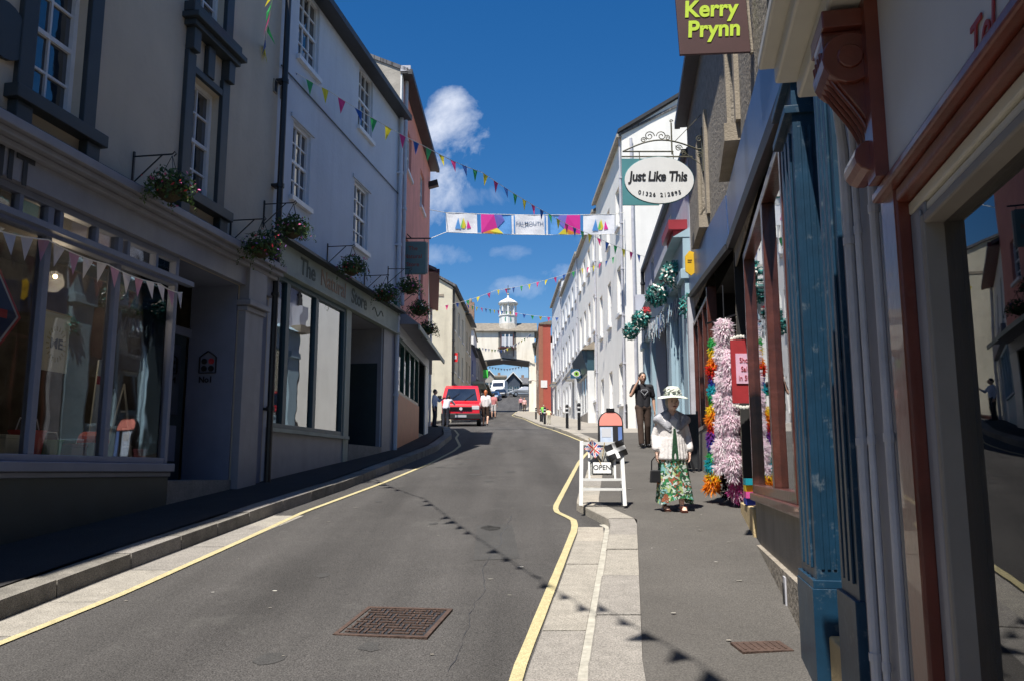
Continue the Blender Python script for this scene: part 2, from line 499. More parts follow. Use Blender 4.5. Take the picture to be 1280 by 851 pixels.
# ------------------------------------------------------------------ mesh builder
class MB:
    def __init__(s):
        s.v, s.f, s.mi, s.mats = [], [], [], []

    def m(s, mt):
        if mt not in s.mats:
            s.mats.append(mt)
        return s.mats.index(mt)

    def face(s, pts, mt):
        i = len(s.v)
        s.v += [tuple(p) for p in pts]
        s.f.append(tuple(range(i, i + len(pts))))
        s.mi.append(s.m(mt))

    def add(s, vs, fs, mt):
        i = len(s.v)
        s.v += [tuple(p) for p in vs]
        k = s.m(mt)
        for f in fs:
            s.f.append(tuple(i + j for j in f))
            s.mi.append(k)

    def box(s, x0, x1, y0, y1, z0, z1, mt, taper=None):
        if x0 > x1: x0, x1 = x1, x0
        if y0 > y1: y0, y1 = y1, y0
        if z0 > z1: z0, z1 = z1, z0
        vs = [(x0, y0, z0), (x1, y0, z0), (x1, y1, z0), (x0, y1, z0), (x0, y0, z1), (x1, y0, z1), (x1, y1, z1), (x0, y1, z1)]
        fs = [(0, 3, 2, 1), (4, 5, 6, 7), (0, 1, 5, 4), (1, 2, 6, 5), (2, 3, 7, 6), (3, 0, 4, 7)]
        s.add(vs, fs, mt)
        return s

    def obox(s, c, ax, ay, az, mt):
        """box given by centre and three half-axis vectors"""
        c, ax, ay, az = map(Vector, (c, ax, ay, az))
        vs = [c + i * ax + j * ay + k * az for k in (-1, 1) for (i, j) in ((-1, -1), (1, -1), (1, 1), (-1, 1))]
        s.add(vs, [(0, 3, 2, 1), (4, 5, 6, 7), (0, 1, 5, 4), (1, 2, 6, 5), (2, 3, 7, 6), (3, 0, 4, 7)], mt)
        return s

    def bar(s, a, b, wd, th, mt, up=(0, 0, 1)):
        a, b = Vector(a), Vector(b)
        d = (b - a)
        L = d.length
        d.normalize()
        u = Vector(up)
        if abs(d.dot(u)) > .95:
            u = Vector((0, 1, 0))
        sx = d.cross(u).normalized()
        sy = sx.cross(d).normalized()
        return s.obox((a + b) / 2, d * L / 2, sx * wd / 2, sy * th / 2, mt)

    def tube(s, pts, r, mt, n=8, cap=True):
        pts = [Vector(p) for p in pts]
        rs = r if isinstance(r, (list, tuple)) else [r] * len(pts)
        rings = []
        vs, fs = [], []
        prev = None
        for i, p in enumerate(pts):
            d = (pts[min(i + 1, len(pts) - 1)] - pts[max(i - 1, 0)])
            if d.length < 1e-9:
                d = Vector((0, 0, 1))
            d.normalize()
            u = prev if prev is not None else (Vector((0, 0, 1)) if abs(d.z) < .9 else Vector((0, 1, 0)))
            x = u.cross(d)
            if x.length < 1e-4:
                x = Vector((1, 0, 0)).cross(d)
            x.normalize()
            y = d.cross(x).normalized()
            prev = y
            for k in range(n):
                a = 2 * math.pi * k / n
                vs.append(p + (x * math.cos(a) + y * math.sin(a)) * rs[i])
        for i in range(len(pts) - 1):
            for k in range(n):
                fs.append((i * n + k, i * n + (k + 1) % n, (i + 1) * n + (k + 1) % n, (i + 1) * n + k))
        if cap:
            fs.append(tuple(range(n))[::-1])
            fs.append(tuple((len(pts) - 1) * n + k for k in range(n)))
        s.add(vs, fs, mt)
        return s

    def lathe(s, prof, c, mt, n=16, sx=1.0, sy=1.0):
        vs, fs = [], []
        for r, z in prof:
            for k in range(n):
                a = 2 * math.pi * k / n
                vs.append((c[0] + r * sx * math.cos(a), c[1] + r * sy * math.sin(a), c[2] + z))
        for i in range(len(prof) - 1):
            for k in range(n):
                fs.append((i * n + k, i * n + (k + 1) % n, (i + 1) * n + (k + 1) % n, (i + 1) * n + k))
        fs.append(tuple(range(n))[::-1])
        fs.append(tuple((len(prof) - 1) * n + k for k in range(n)))
        s.add(vs, fs, mt)
        return s

    def prism(s, poly, y0, y1, mt, frame=None):
        """poly in (x, z), extruded along y; frame: function mapping (x,y,z) to a point"""
        f = frame or (lambda x, y, z: (x, y, z))
        n = len(poly)
        vs = [f(x, y0, z) for x, z in poly] + [f(x, y1, z) for x, z in poly]
        fs = [tuple(range(n)), tuple(range(2 * n - 1, n - 1, -1))] + [(i, i + n, (i + 1) % n + n, (i + 1) % n) for i in range(n)]
        s.add(vs, fs, mt)
        return s

    def xprism(s, poly, x0, x1, mt):
        """poly in (y, z), extruded along x"""
        return s.prism(poly, x0, x1, mt, frame=lambda a, b, c: (b, a, c))

    def ball(s, c, r, mt, n=10, m_=7, sc=(1, 1, 1)):
        prof = [(max(1e-4, math.sin(math.pi * i / m_)) * r, -math.cos(math.pi * i / m_) * r) for i in range(m_ + 1)]
        vs, fs = [], []
        for rr, z in prof:
            for k in range(n):
                a = 2 * math.pi * k / n
                vs.append((c[0] + rr * sc[0] * math.cos(a), c[1] + rr * sc[1] * math.sin(a), c[2] + z * sc[2]))
        for i in range(m_):
            for k in range(n):
                fs.append((i * n + k, i * n + (k + 1) % n, (i + 1) * n + (k + 1) % n, (i + 1) * n + k))
        fs.append(tuple(range(n))[::-1])
        fs.append(tuple(m_ * n + k for k in range(n)))
        s.add(vs, fs, mt)
        return s

    def mesh(s, name, smooth=False):
        me = bpy.data.meshes.new(name)
        me.from_pydata([tuple(v) for v in s.v], [], s.f)
        for mt in s.mats:
            me.materials.append(mt)
        me.polygons.foreach_set('material_index', s.mi)
        if smooth:
            me.polygons.foreach_set('use_smooth', [True] * len(me.polygons))
        me.update()
        return me

    def build(s, name, parent=None, smooth=False, bevel=0, loc=None, rz=None):
        o = bpy.data.objects.new(name, s.mesh(name, smooth))
        COL.objects.link(o)
        if parent:
            o.parent = parent
        if loc is not None:
            o.location = loc
        if rz is not None:
            o.rotation_euler.z = rz
        if bevel:
            b = o.modifiers.new('bevel', 'BEVEL')
            b.width = bevel
            b.segments = 2
            b.limit_method = 'ANGLE'
            b.angle_limit = R(40)
        if smooth:
            try:
                o.data.shade_auto_smooth
            except Exception:
                pass
        return o


def tag(o, label=None, cat=None, group=None, kind=None):
    if label: o['label'] = label
    if cat: o['category'] = cat
    if group: o['group'] = group
    if kind: o['kind'] = kind
    return o


def thing(name, label, cat, loc=(0, 0, 0), rz=0, group=None):
    o = bpy.data.objects.new(name, None)
    COL.objects.link(o)
    o.location = loc
    o.rotation_euler = (0, 0, rz)
    o.empty_display_size = .2
    return tag(o, label, cat, group)


def dup(root, loc, rz=None, label=None, scale=None):
    def cp(o, par):
        c = o.copy()
        COL.objects.link(c)
        if par: c.parent = par
        for ch in o.children:
            cp(ch, c)
        return c
    c = cp(root, None)
    c.location = loc
    if rz is not None: c.rotation_euler.z = rz
    if label: c['label'] = label
    if scale: c.scale = scale
    return c


def text(body, size, mt, parent, loc, rot=(R(90), 0, 0), shear=0.0, offset=0.0, ext=0.002, name='lettering', align='LEFT', sx=1.0, space=1.0):
    cu = bpy.data.curves.new('txt', 'FONT')
    cu.body = body
    cu.size = size
    cu.shear = shear
    cu.offset = offset
    cu.extrude = ext
    cu.align_x = align
    cu.align_y = 'CENTER'
    cu.space_character = space
    cu.space_line = .85
    o = bpy.data.objects.new('txt', cu)
    COL.objects.link(o)
    bpy.context.view_layer.update()
    me = bpy.data.meshes.new_from_object(o.evaluated_get(bpy.context.evaluated_depsgraph_get()))
    bpy.data.objects.remove(o)
    bpy.data.curves.remove(cu)
    me.materials.clear()
    me.materials.append(mt)
    q = bpy.data.objects.new(name, me)
    COL.objects.link(q)
    q.parent = parent
    q.location = loc
    q.rotation_euler = rot
    q.scale = (sx, 1, 1)
    return q

# ------------------------------------------------------------------ building helper
class Bld:
    """local frame: x along the facade from A to B, -y out into the street, z up from the base"""

    def __init__(s, name, label, cat, A, B, z0, group=None):
        s.A, s.B = Vector((A[0], A[1])), Vector((B[0], B[1]))
        s.d = (s.B - s.A).normalized()
        s.n = Vector((s.d.y, -s.d.x))
        s.L = (s.B - s.A).length
        s.z0 = z0
        s.root = thing(name, label, cat, (A[0], A[1], z0), math.atan2(s.d.y, s.d.x), group)

    def uv(s, px, py, off=0.0):
        u, dy, dz = ray_of(px, py)
        a = s.A + s.n * off
        t = a.dot(s.n) / (Vector((u, dy)).dot(s.n))
        P = Vector((u * t, dy * t))
        return (P - a).dot(s.d), CAMZ + dz * t - s.z0

    def win(s, tl, br, off=0.0):
        a, b = s.uv(*tl, off), s.uv(*br, off)
        return (a[0], b[0], b[1], a[1])          # s0,s1,z0,z1

    def world(s, x, y, z):
        p = s.A + s.d * x - s.n * y
        return Vector((p.x, p.y, z + s.z0))

    def wall(s, z0, z1, openings, D, mt, reveal=0.14, s0=0.0, s1=None, name='wall', side=None, backwall=True, mb=None):
        s1 = s.L if s1 is None else s1
        own = mb is None
        mb = mb or MB()
        xs = sorted({s0, s1} | {min(max(o[i], s0), s1) for o in openings for i in (0, 1)})
        zs = sorted({z0, z1} | {min(max(o[i], z0), z1) for o in openings for i in (2, 3)})
        for xa, xb in zip(xs, xs[1:]):
            for za, zb in zip(zs, zs[1:]):
                cx, cz = (xa + xb) / 2, (za + zb) / 2
                if any(o[0] < cx < o[1] and o[2] < cz < o[3] for o in openings):
                    continue
                mb.face([(xa, 0, za), (xb, 0, za), (xb, 0, zb), (xa, 0, zb)], mt)
        for o in openings:
            a, b, c, d = o[:4]
            r = o[4] if len(o) > 4 else reveal
            mb.face([(a, 0, c), (a, 0, d), (a, r, d), (a, r, c)], mt)
            mb.face([(b, 0, c), (b, r, c), (b, r, d), (b, 0, d)], mt)
            mb.face([(a, 0, d), (b, 0, d), (b, r, d), (a, r, d)], mt)
            mb.face([(a, 0, c), (a, r, c), (b, r, c), (b, 0, c)], mt)
        sd_ = side or mt
        mb.face([(s0, 0, z0), (s0, 0, z1), (s0, D, z1), (s0, D, z0)], sd_)
        mb.face([(s1, 0, z0), (s1, D, z0), (s1, D, z1), (s1, 0, z1)], sd_)
        mb.face([(s0, D, z0), (s0, D, z1), (s1, D, z1), (s1, D, z0)], sd_)
        mb.face([(s0, 0, z1), (s1, 0, z1), (s1, D, z1), (s0, D, z1)], sd_)
        if own:
            return mb.build(name, s.root)
        return mb

    def roof(s, z, D, rise, mt, over=0.28, s0=-0.05, s1=None, gut=True, name='roof', gutter_mat=None, th=.1, flatback=False):
        s1 = s.L + .05 if s1 is None else s1
        mb = MB()
        m_ = D / 2
        k = rise / (m_ + over)
        poly = [(-over, z), (m_, z + rise), (D + .2, z), (D + .2, z - th), (m_, z + rise - th), (-over, z - th)]
        mb.xprism(poly, s0, s1, mt)
        r = mb.build(name, s.root)
        if gut:
            g = MB()
            g.box(s0, s1, -over - .1, -over + .005, z - .16, z - .03, gutter_mat or M['gutter'])
            g.box(s0 + .01, s1 - .01, -over + .005, 0, z - th - .035, z - th - .004, gutter_mat or M['gutter'])
            g.build('gutter', r)
        return r

    def sash(s, o, cols=3, rows=4, y=0.10, fr=0.05, bar=0.022, sill=True, mt=None, name='window', meet=True, sillmat=None, sillout=.07, pane=None, silldrop=.08):
        a, b, c, d = o[:4]
        mt = mt or M['sash']
        mb = MB()
        # outer frame
        mb.box(a, a + fr, y - .03, y + .04, c, d, mt)
        mb.box(b - fr, b, y - .03, y + .04, c, d, mt)
        mb.box(a + fr, b - fr, y - .03, y + .04, d - fr, d, mt)
        mb.box(a + fr, b - fr, y - .03, y + .04, c, c + fr * 1.3, mt)
        zi0, zi1 = c + fr * 1.3, d - fr
        if meet:
            zm = (c + d) / 2
            mb.box(a + fr, b - fr, y - .02, y + .035, zm - .025, zm + .025, mt)
        for i in range(1, cols):
            x = a + fr + (b - a - 2 * fr) * i / cols
            mb.box(x - bar / 2, x + bar / 2, y - .012, y + .03, zi0, zi1, mt)
        for j in range(1, rows):
            z = c + (d - c) * j / rows
            if meet and abs(z - (c + d) / 2) < .05: continue
            mb.box(a + fr, b - fr, y - .009, y + .028, z - bar / 2, z + bar / 2, mt)
        w_ = mb.build(name, s.root)
        MB().box(a + .01, b - .01, y + .018, y + .024, c + .01, d - .01, pane or M['win']).build('pane', w_)
        if sill:
            MB().box(a - .06, b + .06, -sillout, y + .02, c - silldrop, c + .003, sillmat or mt).build('sill', w_)
        return w_

    def glazing(s, a, b, c, d, muls, mt, y=0.06, fr=.07, glass=None, mw=.07, name='shop_window', transom=None, room=True, room_d=1.8, arch=False, base=.0, wallc=None):
        """shopfront window: frame + mullions at the given positions, glass as a sub-part"""
        mb = MB()
        mb.box(a, a + fr, y - .06, y + .05, c, d, mt)
        mb.box(b - fr, b, y - .06, y + .05, c, d, mt)
        mb.box(a + fr, b - fr, y - .058, y + .05, d - fr, d, mt)
        mb.box(a + fr, b - fr, y - .058, y + .05, c, c + fr, mt)
        for m_ in muls:
            mb.box(m_ - mw / 2, m_ + mw / 2, y - .056, y + .048, c + fr, d - fr, mt)
        if transom:
            mb.box(a + fr, b - fr, y - .075, y + .046, transom - .05, transom + .05, mt)
        w_ = mb.build(name, s.root, bevel=.006)
        MB().box(a + .02, b - .02, y - .004, y + .004, c + .02, d - .02, glass or M['glass']).build('pane', w_)
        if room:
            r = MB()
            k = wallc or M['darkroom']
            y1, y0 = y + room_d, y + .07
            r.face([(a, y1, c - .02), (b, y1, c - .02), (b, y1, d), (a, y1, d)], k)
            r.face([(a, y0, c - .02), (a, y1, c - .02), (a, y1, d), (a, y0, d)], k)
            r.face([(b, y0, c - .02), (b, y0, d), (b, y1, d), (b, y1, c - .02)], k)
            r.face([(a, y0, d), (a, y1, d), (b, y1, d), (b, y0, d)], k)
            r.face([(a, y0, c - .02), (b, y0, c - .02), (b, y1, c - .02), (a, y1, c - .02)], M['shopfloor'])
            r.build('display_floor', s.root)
        return w_

    def pipe(s, x, z0, z1, r=.045, mt=None, y=-.07, name='downpipe'):
        mb = MB()
        mb.tube([(x, y, z0), (x, y, z1)], r, mt or M['black'], 10)
        z = z0 + .6
        while z < z1:
            mb.tube([(x, y, z), (x, y, z + .07)], r * 1.3, mt or M['black'], 10)
            mb.box(x - r * 1.7, x + r * 1.7, y, 0, z + .01, z + .05, mt or M['black'])
            z += 1.8
        return mb.build(name, s.root)

    def bracket(s, x, z, L=.55, name='basket_bracket'):
        mb = MB()
        k = M['black']
        mb.box(x - .012, x + .012, -.02, 0, z - .38, z + .06, k)
        mb.bar((x, 0, z), (x, -L, z), .014, .014, k)
        mb.bar((x, 0, z - .34), (x, -L * .75, z), .012, .012, k)
        mb.tube([(x, -L, z), (x, -L - .03, z + .03), (x, -L - .05, z), (x, -L - .02, z - .03)], .008, k, 5)
        return mb.build(name, s.root)


# ------------------------------------------------------------------ ground, road, kerbs
def grid_sheet(name, xs, ys, off, mt, kind='structure'):
    mb = MB()
    n = len(xs)
    vs = [(x, y, gz(y) + off) for y in ys for x in xs]
    fs = [(j * n + i, j * n + i + 1, (j + 1) * n + i + 1, (j + 1) * n + i) for j in range(len(ys) - 1) for i in range(n - 1)]
    mb.add(vs, fs, mt)
    return tag(mb.build(name, smooth=True), kind=kind)


ysr = [-20 + .5 * i for i in range(301)] + [135, 145, 160, 200]
grid_sheet('ground', [-3000, -800, -200, -60, -20, 20, 60, 200, 800, 3000],
           [-80, -40, -20] + [i * 2.0 for i in range(-5, 70)] + [145, 160, 200, 260, 400, 600, 1000, 2000, 4000], -0.06, M['ground'])
grid_sheet('road', [-7, -3, -1, 0, 1, 3, 8], ysr, 0.0, M['asphalt'])
far = MB()
far_y = [104 + i * 2 for i in range(30)]
far.add([(x, y, gz(y) + .006) for y in far_y for x in (-16, -7, 8, 22)],
        [(j * 4 + i, j * 4 + i + 1, j * 4 + i + 5, j * 4 + i + 4) for j in range(29) for i in range(3)], M['asphalt'])
tag(far.build('road'), kind='structure')

# left kerb (outer bottom edge) and right kerb, traced on the road surface
KL = [gp(*p) for p in ((0, 775), (125, 725), (350, 640), (430, 612), (508, 580), (546, 564), (565, 548))]
KL = [(p.y, p.x) for p in KL]
KL = [(-12, KL[0][1] - (KL[0][0] + 12) * .165)] + KL + [(31.5, -2.3), (33.5, -2.75), (35.5, -3.9), (46, -3.9), (48, -2.95), (62, -2.35), (85, -1.9), (100, -2.3), (120, -6)]
KR = [gp(*p) for p in ((735, 851), (763, 660), (719, 637), (728, 610), (740, 574), (737, 556), (703, 540), (675, 532), (652, 522), (642, 518.5), (648, 514), (662, 508))]
KR = [(p.y, p.x) for p in KR]
KR = [(-12, KR[0][1] - (KR[0][0] + 12) * .1)] + KR + [(112, 6), (125, 11)]
KR.sort()


def path_pts(tab, y0, y1, step):
    ys = sorted({y0, y1} | {y for y, _ in tab if y0 < y < y1})
    out_ = []
    for a, b in zip(ys, ys[1:]):
        n = max(1, int((b - a) / step))
        out_ += [a + (b - a) * i / n for i in range(n)]
    out_.append(y1)
    return [(interp(tab, y), y) for y in out_]


# building lines (plan)
LF = [(-8, -6.03 - 8 * .165), (13.1, -3.87), (19.7, -2.78), (26.6, -2.70), (33, -3.30), (47, -3.4), (62, -2.88), (85, -2.65), (110, -3.2)]
RF = [(-8, .772 - 8 * .195), (10.2, 2.763), (16.2, 3.55), (26.5, 4.2), (31, 4.25), (72, 3.45), (90, 2.6), (110, 6)]


def pavement(name, kerb, face, side, y0, y1, hh, mt, kw=.3, shift=0.6):
    mb = MB()
    P = path_pts(kerb, y0, y1, .5)
    rows = []
    for x, y in P:
        g = gz(y)
        xi = x + side * kw
        xf = interp(face, y) + side * shift
        rows.append([(xi, y, g + hh), ((xi + xf) / 2, y, g + hh + .01), (xf, y, g + hh + .012), (xi, y, g - .02)])
    for a, b in zip(rows, rows[1:]):
        for i in range(2):
            q = [a[i], a[i + 1], b[i + 1], b[i]]
            mb.face(q if side > 0 else q[::-1], mt)
    return tag(mb.build(name), kind='structure')


pavement('pavement', KR, RF, 1, -10, 27.5, .10, M['pave'])
pavement('pavement', KR, RF, 1, 27.5, 105, .10, M['pave_far'])
pavement('pavement', KL, LF, -1, -10, 104, .13, M['pave_shade_toned'])


def stones(name, tab, y0, y1, w0, w1, top, bot, ln, mats, gap=.008, jit=.006, lab=None):
    """row of kerb stones along a path; w0..w1 across, measured from the path in +x"""
    mb = MB()
    P = path_pts(tab, y0, y1, .1)
    # resample by arc length
    pts = [Vector((x, y)) for x, y in P]
    acc = [0]
    for a, b in zip(pts, pts[1:]):
        acc.append(acc[-1] + (b - a).length)

    def at(s_):
        for i in range(len(acc) - 1):
            if acc[i + 1] >= s_:
                t = (s_ - acc[i]) / max(1e-6, acc[i + 1] - acc[i])
                return pts[i].lerp(pts[i + 1], t)
        return pts[-1]
    s_ = 0
    rnd = random.Random(len(P))
    while s_ < acc[-1] - .1:
        l = ln * rnd.uniform(.75, 1.2)
        e = min(s_ + l, acc[-1])
        k = max(1, int((e - s_) / .3))
        cur = [at(s_ + gap + (e - s_ - 2 * gap) * i / k) for i in range(k + 1)]
        dz = rnd.uniform(-jit, jit)
        dx = rnd.uniform(-jit, jit)
        mt = rnd.choice(mats)
        vs = []
        for c in cur:
            g = gz(c.y)
            vs += [(c.x + w0 + dx, c.y, g + bot), (c.x + w0 + dx + .006, c.y, g + top + dz - .012), (c.x + w0 + dx + .018, c.y, g + top + dz),
                   (c.x + w1 - .012, c.y, g + top + dz), (c.x + w1, c.y, g + bot)]
        fs = []
        for i in range(k):
            for j in range(4):
                fs.append((i * 5 + j, i * 5 + j + 5, i * 5 + j + 6, i * 5 + j + 1))
        fs.append((0, 1, 2, 3, 4))
        fs.append(tuple(k * 5 + j for j in (4, 3, 2, 1, 0)))
        mb.add(vs, fs, mt)
        s_ = e
    return tag(mb.build(name), kind='structure')


G3 = [M['k1'], M['k2'], M['k3'], M['k1']]
stones('kerb', KR, -8, 104, 0, .31, .103, -.05, 1.0, G3)
stones('kerb', KL, -10, 104, -.27, 0, .133, -.05, .85, [M['k2'], M['k4'], M['k4']])
# flush granite gutter slabs at the near right kerb, and the mortar strip between
stones('gutter_slabs', KR, -6, 9.75, -.36, -.05, .008, -.05, 1.05, G3, jit=.003)
mb = MB()
P = path_pts(KR, -6, 9.9, .25)
for (xa, ya), (xb, yb) in zip(P, P[1:]):
    mb.face([(xa - .06, ya, gz(ya) + .006), (xa + .02, ya, gz(ya) + .012), (xb + .02, yb, gz(yb) + .012), (xb - .06, yb, gz(yb) + .006)], M['mortar'])
tag(mb.build('mortar_joint'), kind='structure')
stones('gutter_slabs', KL, -10, 10.6, .02, .42, .006, -.05, 1.1, [M['k1'], M['k2'], M['k1']], jit=.002)


def line(name, pts, wd, mt, off=.004):
    """painted line: width kept across the direction of travel, laid on the road"""
    P = []
    for a, b in zip(pts, pts[1:]):
        n = max(1, int((b - a).length / .25))
        P += [a.lerp(b, i / n) for i in range(n)]
    P.append(pts[-1])
    mb = MB()
    L_, R_ = [], []
    for i, p in enumerate(P):
        d = (P[min(i + 1, len(P) - 1)] - P[max(i - 1, 0)])
        n = Vector((d.y, -d.x)).normalized() * wd / 2 * random.uniform(.94, 1.05)
        L_.append(Vector((p.x - n.x, p.y - n.y, gz(p.y - n.y) + off)))
        R_.append(Vector((p.x + n.x, p.y + n.y, gz(p.y + n.y) + off)))
    for i in range(len(P) - 1):
        mb.face([L_[i], R_[i], R_[i + 1], L_[i + 1]], mt)
    return tag(mb.build(name), kind='structure')


def rounded(pp, r=.25):
    o = [pp[0]]
    for a, b, c in zip(pp, pp[1:], pp[2:]):
        o += [b.lerp(a, min(.3, r / max(.1, (b - a).length))), b.lerp(a, .04).lerp(c, .02), b.lerp(c, min(.3, r / max(.1, (c - b).length)))]
    o.append(pp[-1])
    return o


yl = [gp(*p) for p in ((0, 805), (150, 744), (300, 677), (380, 640), (410, 629), (480, 603), (540, 578), (568, 563), (575, 557), (570, 547), (573, 543), (568, 537))]
yl = [Vector((yl[0].x - 8 * .165, yl[0].y - 8, 0))] + yl
line('yellow_line', rounded(yl), .07, M['yellow'], .009)
yr = [gp(*p) for p in ((643, 851), (719, 660), (717, 650), (696, 640), (694, 634), (724, 577), (737, 563), (733, 554), (701, 541), (675, 532.5), (654, 523), (640, 519), (646, 514), (657, 509))]
yr = [Vector((yr[0].x - .65, yr[0].y - 7, 0))] + yr
line('yellow_line', rounded(yr), .072, M['yellow'], .009)

# pale tarmac repair band down the left lane
def patch(pts_, mt, off=.003):
    mb = MB()
    c = [gp(*p_) for p_ in pts_]
    n = 10
    L0, L1 = [c[0].lerp(c[3], i / n) for i in range(n + 1)], [c[1].lerp(c[2], i / n) for i in range(n + 1)]
    for i in range(n):
        q = [L0[i], L1[i], L1[i + 1], L0[i + 1]]
        mb.face([(p_.x, p_.y, gz(p_.y) + off) for p_ in q], mt)
    tag(mb.build('road_patch'), kind='structure')
pm1 = mat('asphalt_patch', (0.052, 0.050, 0.048), .9, .15, 3, .5, 120, speck=.4)
pm2 = mat('asphalt_patch_pale', (0.080, 0.076, 0.071), .9, .15, 3, .5, 120, speck=.4)
crk = MB()
rn_ = random.Random(11)
for (ax_, ay_), (bx_, by_) in (((560, 840), (640, 640)),):
    a_, c_ = gp(ax_, ay_), gp(bx_, by_)
    n_ = 60
    pp_ = []
    off_ = 0
    for i_ in range(n_ + 1):
        off_ += rn_.uniform(-.02, .02)
        q_ = a_.lerp(c_, i_ / n_)
        pp_.append(Vector((q_.x + off_, q_.y, gz(q_.y) + .0035)))
    for u_, v_ in zip(pp_, pp_[1:]):
        w_ = rn_.uniform(.0005, .0025)
        crk.face([(u_.x - w_, u_.y, u_.z), (u_.x + w_, u_.y, u_.z), (v_.x + w_, v_.y, v_.z), (v_.x - w_, v_.y, v_.z)], M['gutter'])
tag(crk.build('road_crack'), kind='structure')
oil = MB()
for i_ in range(16):
    Y_ = rn_.uniform(5, 18); X_ = rn_.uniform(-2.2, .0); r_ = rn_.uniform(.03, .12)
    oil.face([(X_ + r_ * rn_.uniform(.6, 1.2) * math.cos(2 * math.pi * k_ / 11), Y_ + 1.5 * r_ * rn_.uniform(.6, 1.2) * math.sin(2 * math.pi * k_ / 11), 0) for k_ in range(11)], pm1)
oil.v = [(x_, y_, gz(y_) + .003) for x_, y_, _ in oil.v]
tag(oil.build('oil_stain'), kind='structure')
patch([(592, 700), (650, 698), (640, 655), (596, 656)], pm1)
# manhole cover
mc = [gp(*p) for p in ((422, 792), (540, 798), (561, 766), (455, 757))]
c0 = sum(mc, Vector()) / 4
ang = math.atan2((mc[1] - mc[0]).y, (mc[1] - mc[0]).x)
mh = thing('manhole_cover', 'rusty square iron manhole cover with raised studs set in the road', 'manhole cover', (c0.x, c0.y, gz(c0.y)), ang)
sl = math.atan(.1)
W_, H_ = (mc[1] - mc[0]).length, (mc[3] - mc[0]).length
mh.rotation_euler = Matrix.Rotation(sl, 3, 'X').to_euler() if False else (sl, 0, ang)
fr = MB()
hw, hh_ = W_ / 2, H_ / 2
for a in ((-hw, -hh_, hw, -hh_ + .03), (-hw, hh_ - .03, hw, hh_), (-hw, -hh_ + .03, -hw + .03, hh_ - .03), (hw - .03, -hh_ + .03, hw, hh_ - .03)):
    fr.box(a[0], a[2], a[1], a[3], -.02, .011, M['rust'])
fr.build('frame', mh)
pl = MB()
pl.box(-hw + .036, hw - .036, -hh_ + .036, hh_ - .036, -.02, .004, M['gutter'])
nx, ny = 13, 10
for i in range(nx):
    for j in range(ny):
        x = -hw + .05 + (2 * hw - .1) * (i + .5) / nx
        y = -hh_ + .05 + (2 * hh_ - .1) * (j + .5) / ny
        a = (0 if (i // 2 + j // 2) % 2 else 1)
        lx, ly = (.022, .007) if a else (.007, .022)
        if (i + j) % 5 == 0: lx, ly = .013, .013
        pl.box(x - lx, x + lx, y - ly, y + ly, .004, .013, M['rust'])
pl.build('lid', mh)
c1 = gp(952, 811, .1)
sm = MB().box(-.15, .15, -.09, .09, 0, .017, M['rust'])
for i in range(7):
    sm.box(-.12 + i * .04 - .006, -.12 + i * .04 + .006, -.06, .06, .017, .021, M['rust'])
o = sm.build('access_cover', loc=(c1.x, c1.y, gz(c1.y) + .102))
o.rotation_euler = (sl, 0, R(8))
tag(o, 'small rusty rectangular access cover set in the right pavement', 'access cover')
# litter and chalky spots on the asphalt
lt = MB()
rn = random.Random(3)
for i in range(90):
    Y = rn.uniform(4.8, 22)
    if i % 3:
        X = rn.uniform(interp(KL, Y) + .1, interp(KR, Y) - .5)
        z = gz(Y) + .003
    else:
        X = rn.uniform(interp(KR, Y) + .4, interp(RF, Y) - .1)
        z = gz(Y) + .112
    r = rn.uniform(.006, .02) * (2.0 if i % 15 == 0 else 1)
    n = 7
    lt.face([(X + r * rn.uniform(.5, 1.3) * math.cos(2 * math.pi * k / n) * 1.6, Y + r * rn.uniform(.5, 1.3) * math.sin(2 * math.pi * k / n), z + .003) for k in range(n)],
            rn.choice([M['mortar'], M['k3'], M['fl_white'], M['k1']]))
tag(lt.build('litter'), 'tiny pale scraps and chewing gum spots scattered over road and pavement', 'litter', kind='stuff')

# ================================================================== LEFT SIDE
# ---- 1: cream house over a lilac-grey shopfront
b = Bld('town_house', 'cream rendered house with charcoal window surrounds over a lilac grey shopfront', 'house', (-6.03 + 3 * .165, 3.0), (-3.87, 13.1), gz(9) + .13)
B1 = b
zf = 3.0
sh = b.win((0, 282), (215, 566))
corn = b.uv(200, 259, .3)[1]
zc_top = b.uv(300, 297, .25)[1]
zfas0 = b.uv(120, 276)[1]
ztr = b.uv(120, 314)[1]
s_win_end = b.uv(213, 500)[0]
s_pil0, s_pil1 = b.uv(293, 500)[0], b.uv(316, 500)[0]
zsill = b.uv(150, 578)[1]
zcor0 = b.uv(200, 275, .2)[1]
w2 = b.win((240, 92), (266, 258))
w1 = b.win((44, 0), (97, 160))
w1 = (b.uv(33, 129)[0], b.uv(97, 162)[0], w2[2], w2[3])
w3 = (b.uv(246, 7)[0], b.uv(278, 47)[0], b.uv(278, 47)[1], b.uv(278, 47)[1] + 1.5)
w0 = (w1[0] - (w2[0] - w1[0]), w1[1] - (w2[0] - w1[0]), w2[2], w2[3])
w4 = (w1[0], w1[1], w3[2], w3[3])
print('B1', 'sill', zsill, 'fas', zfas0, 'cor', zcor0, zc_top, 'win_end', s_win_end, 'pil', s_pil0, s_pil1, 'L', b.L, 'w2', w2, 'w1', w1, 'w3', w3)
Hh = 9.0
ops = [(o[0], o[1], o[2], o[3], .16) for o in (w0, w1, w2, w3, w4)]
ops.append((0.3, s_pil0, -.6, zfas0, .02))
b.wall(-2.2, Hh, ops, 8, M['cream'])
b.roof(Hh, 8, 2.4, M['slate'], over=.04, gut=False)
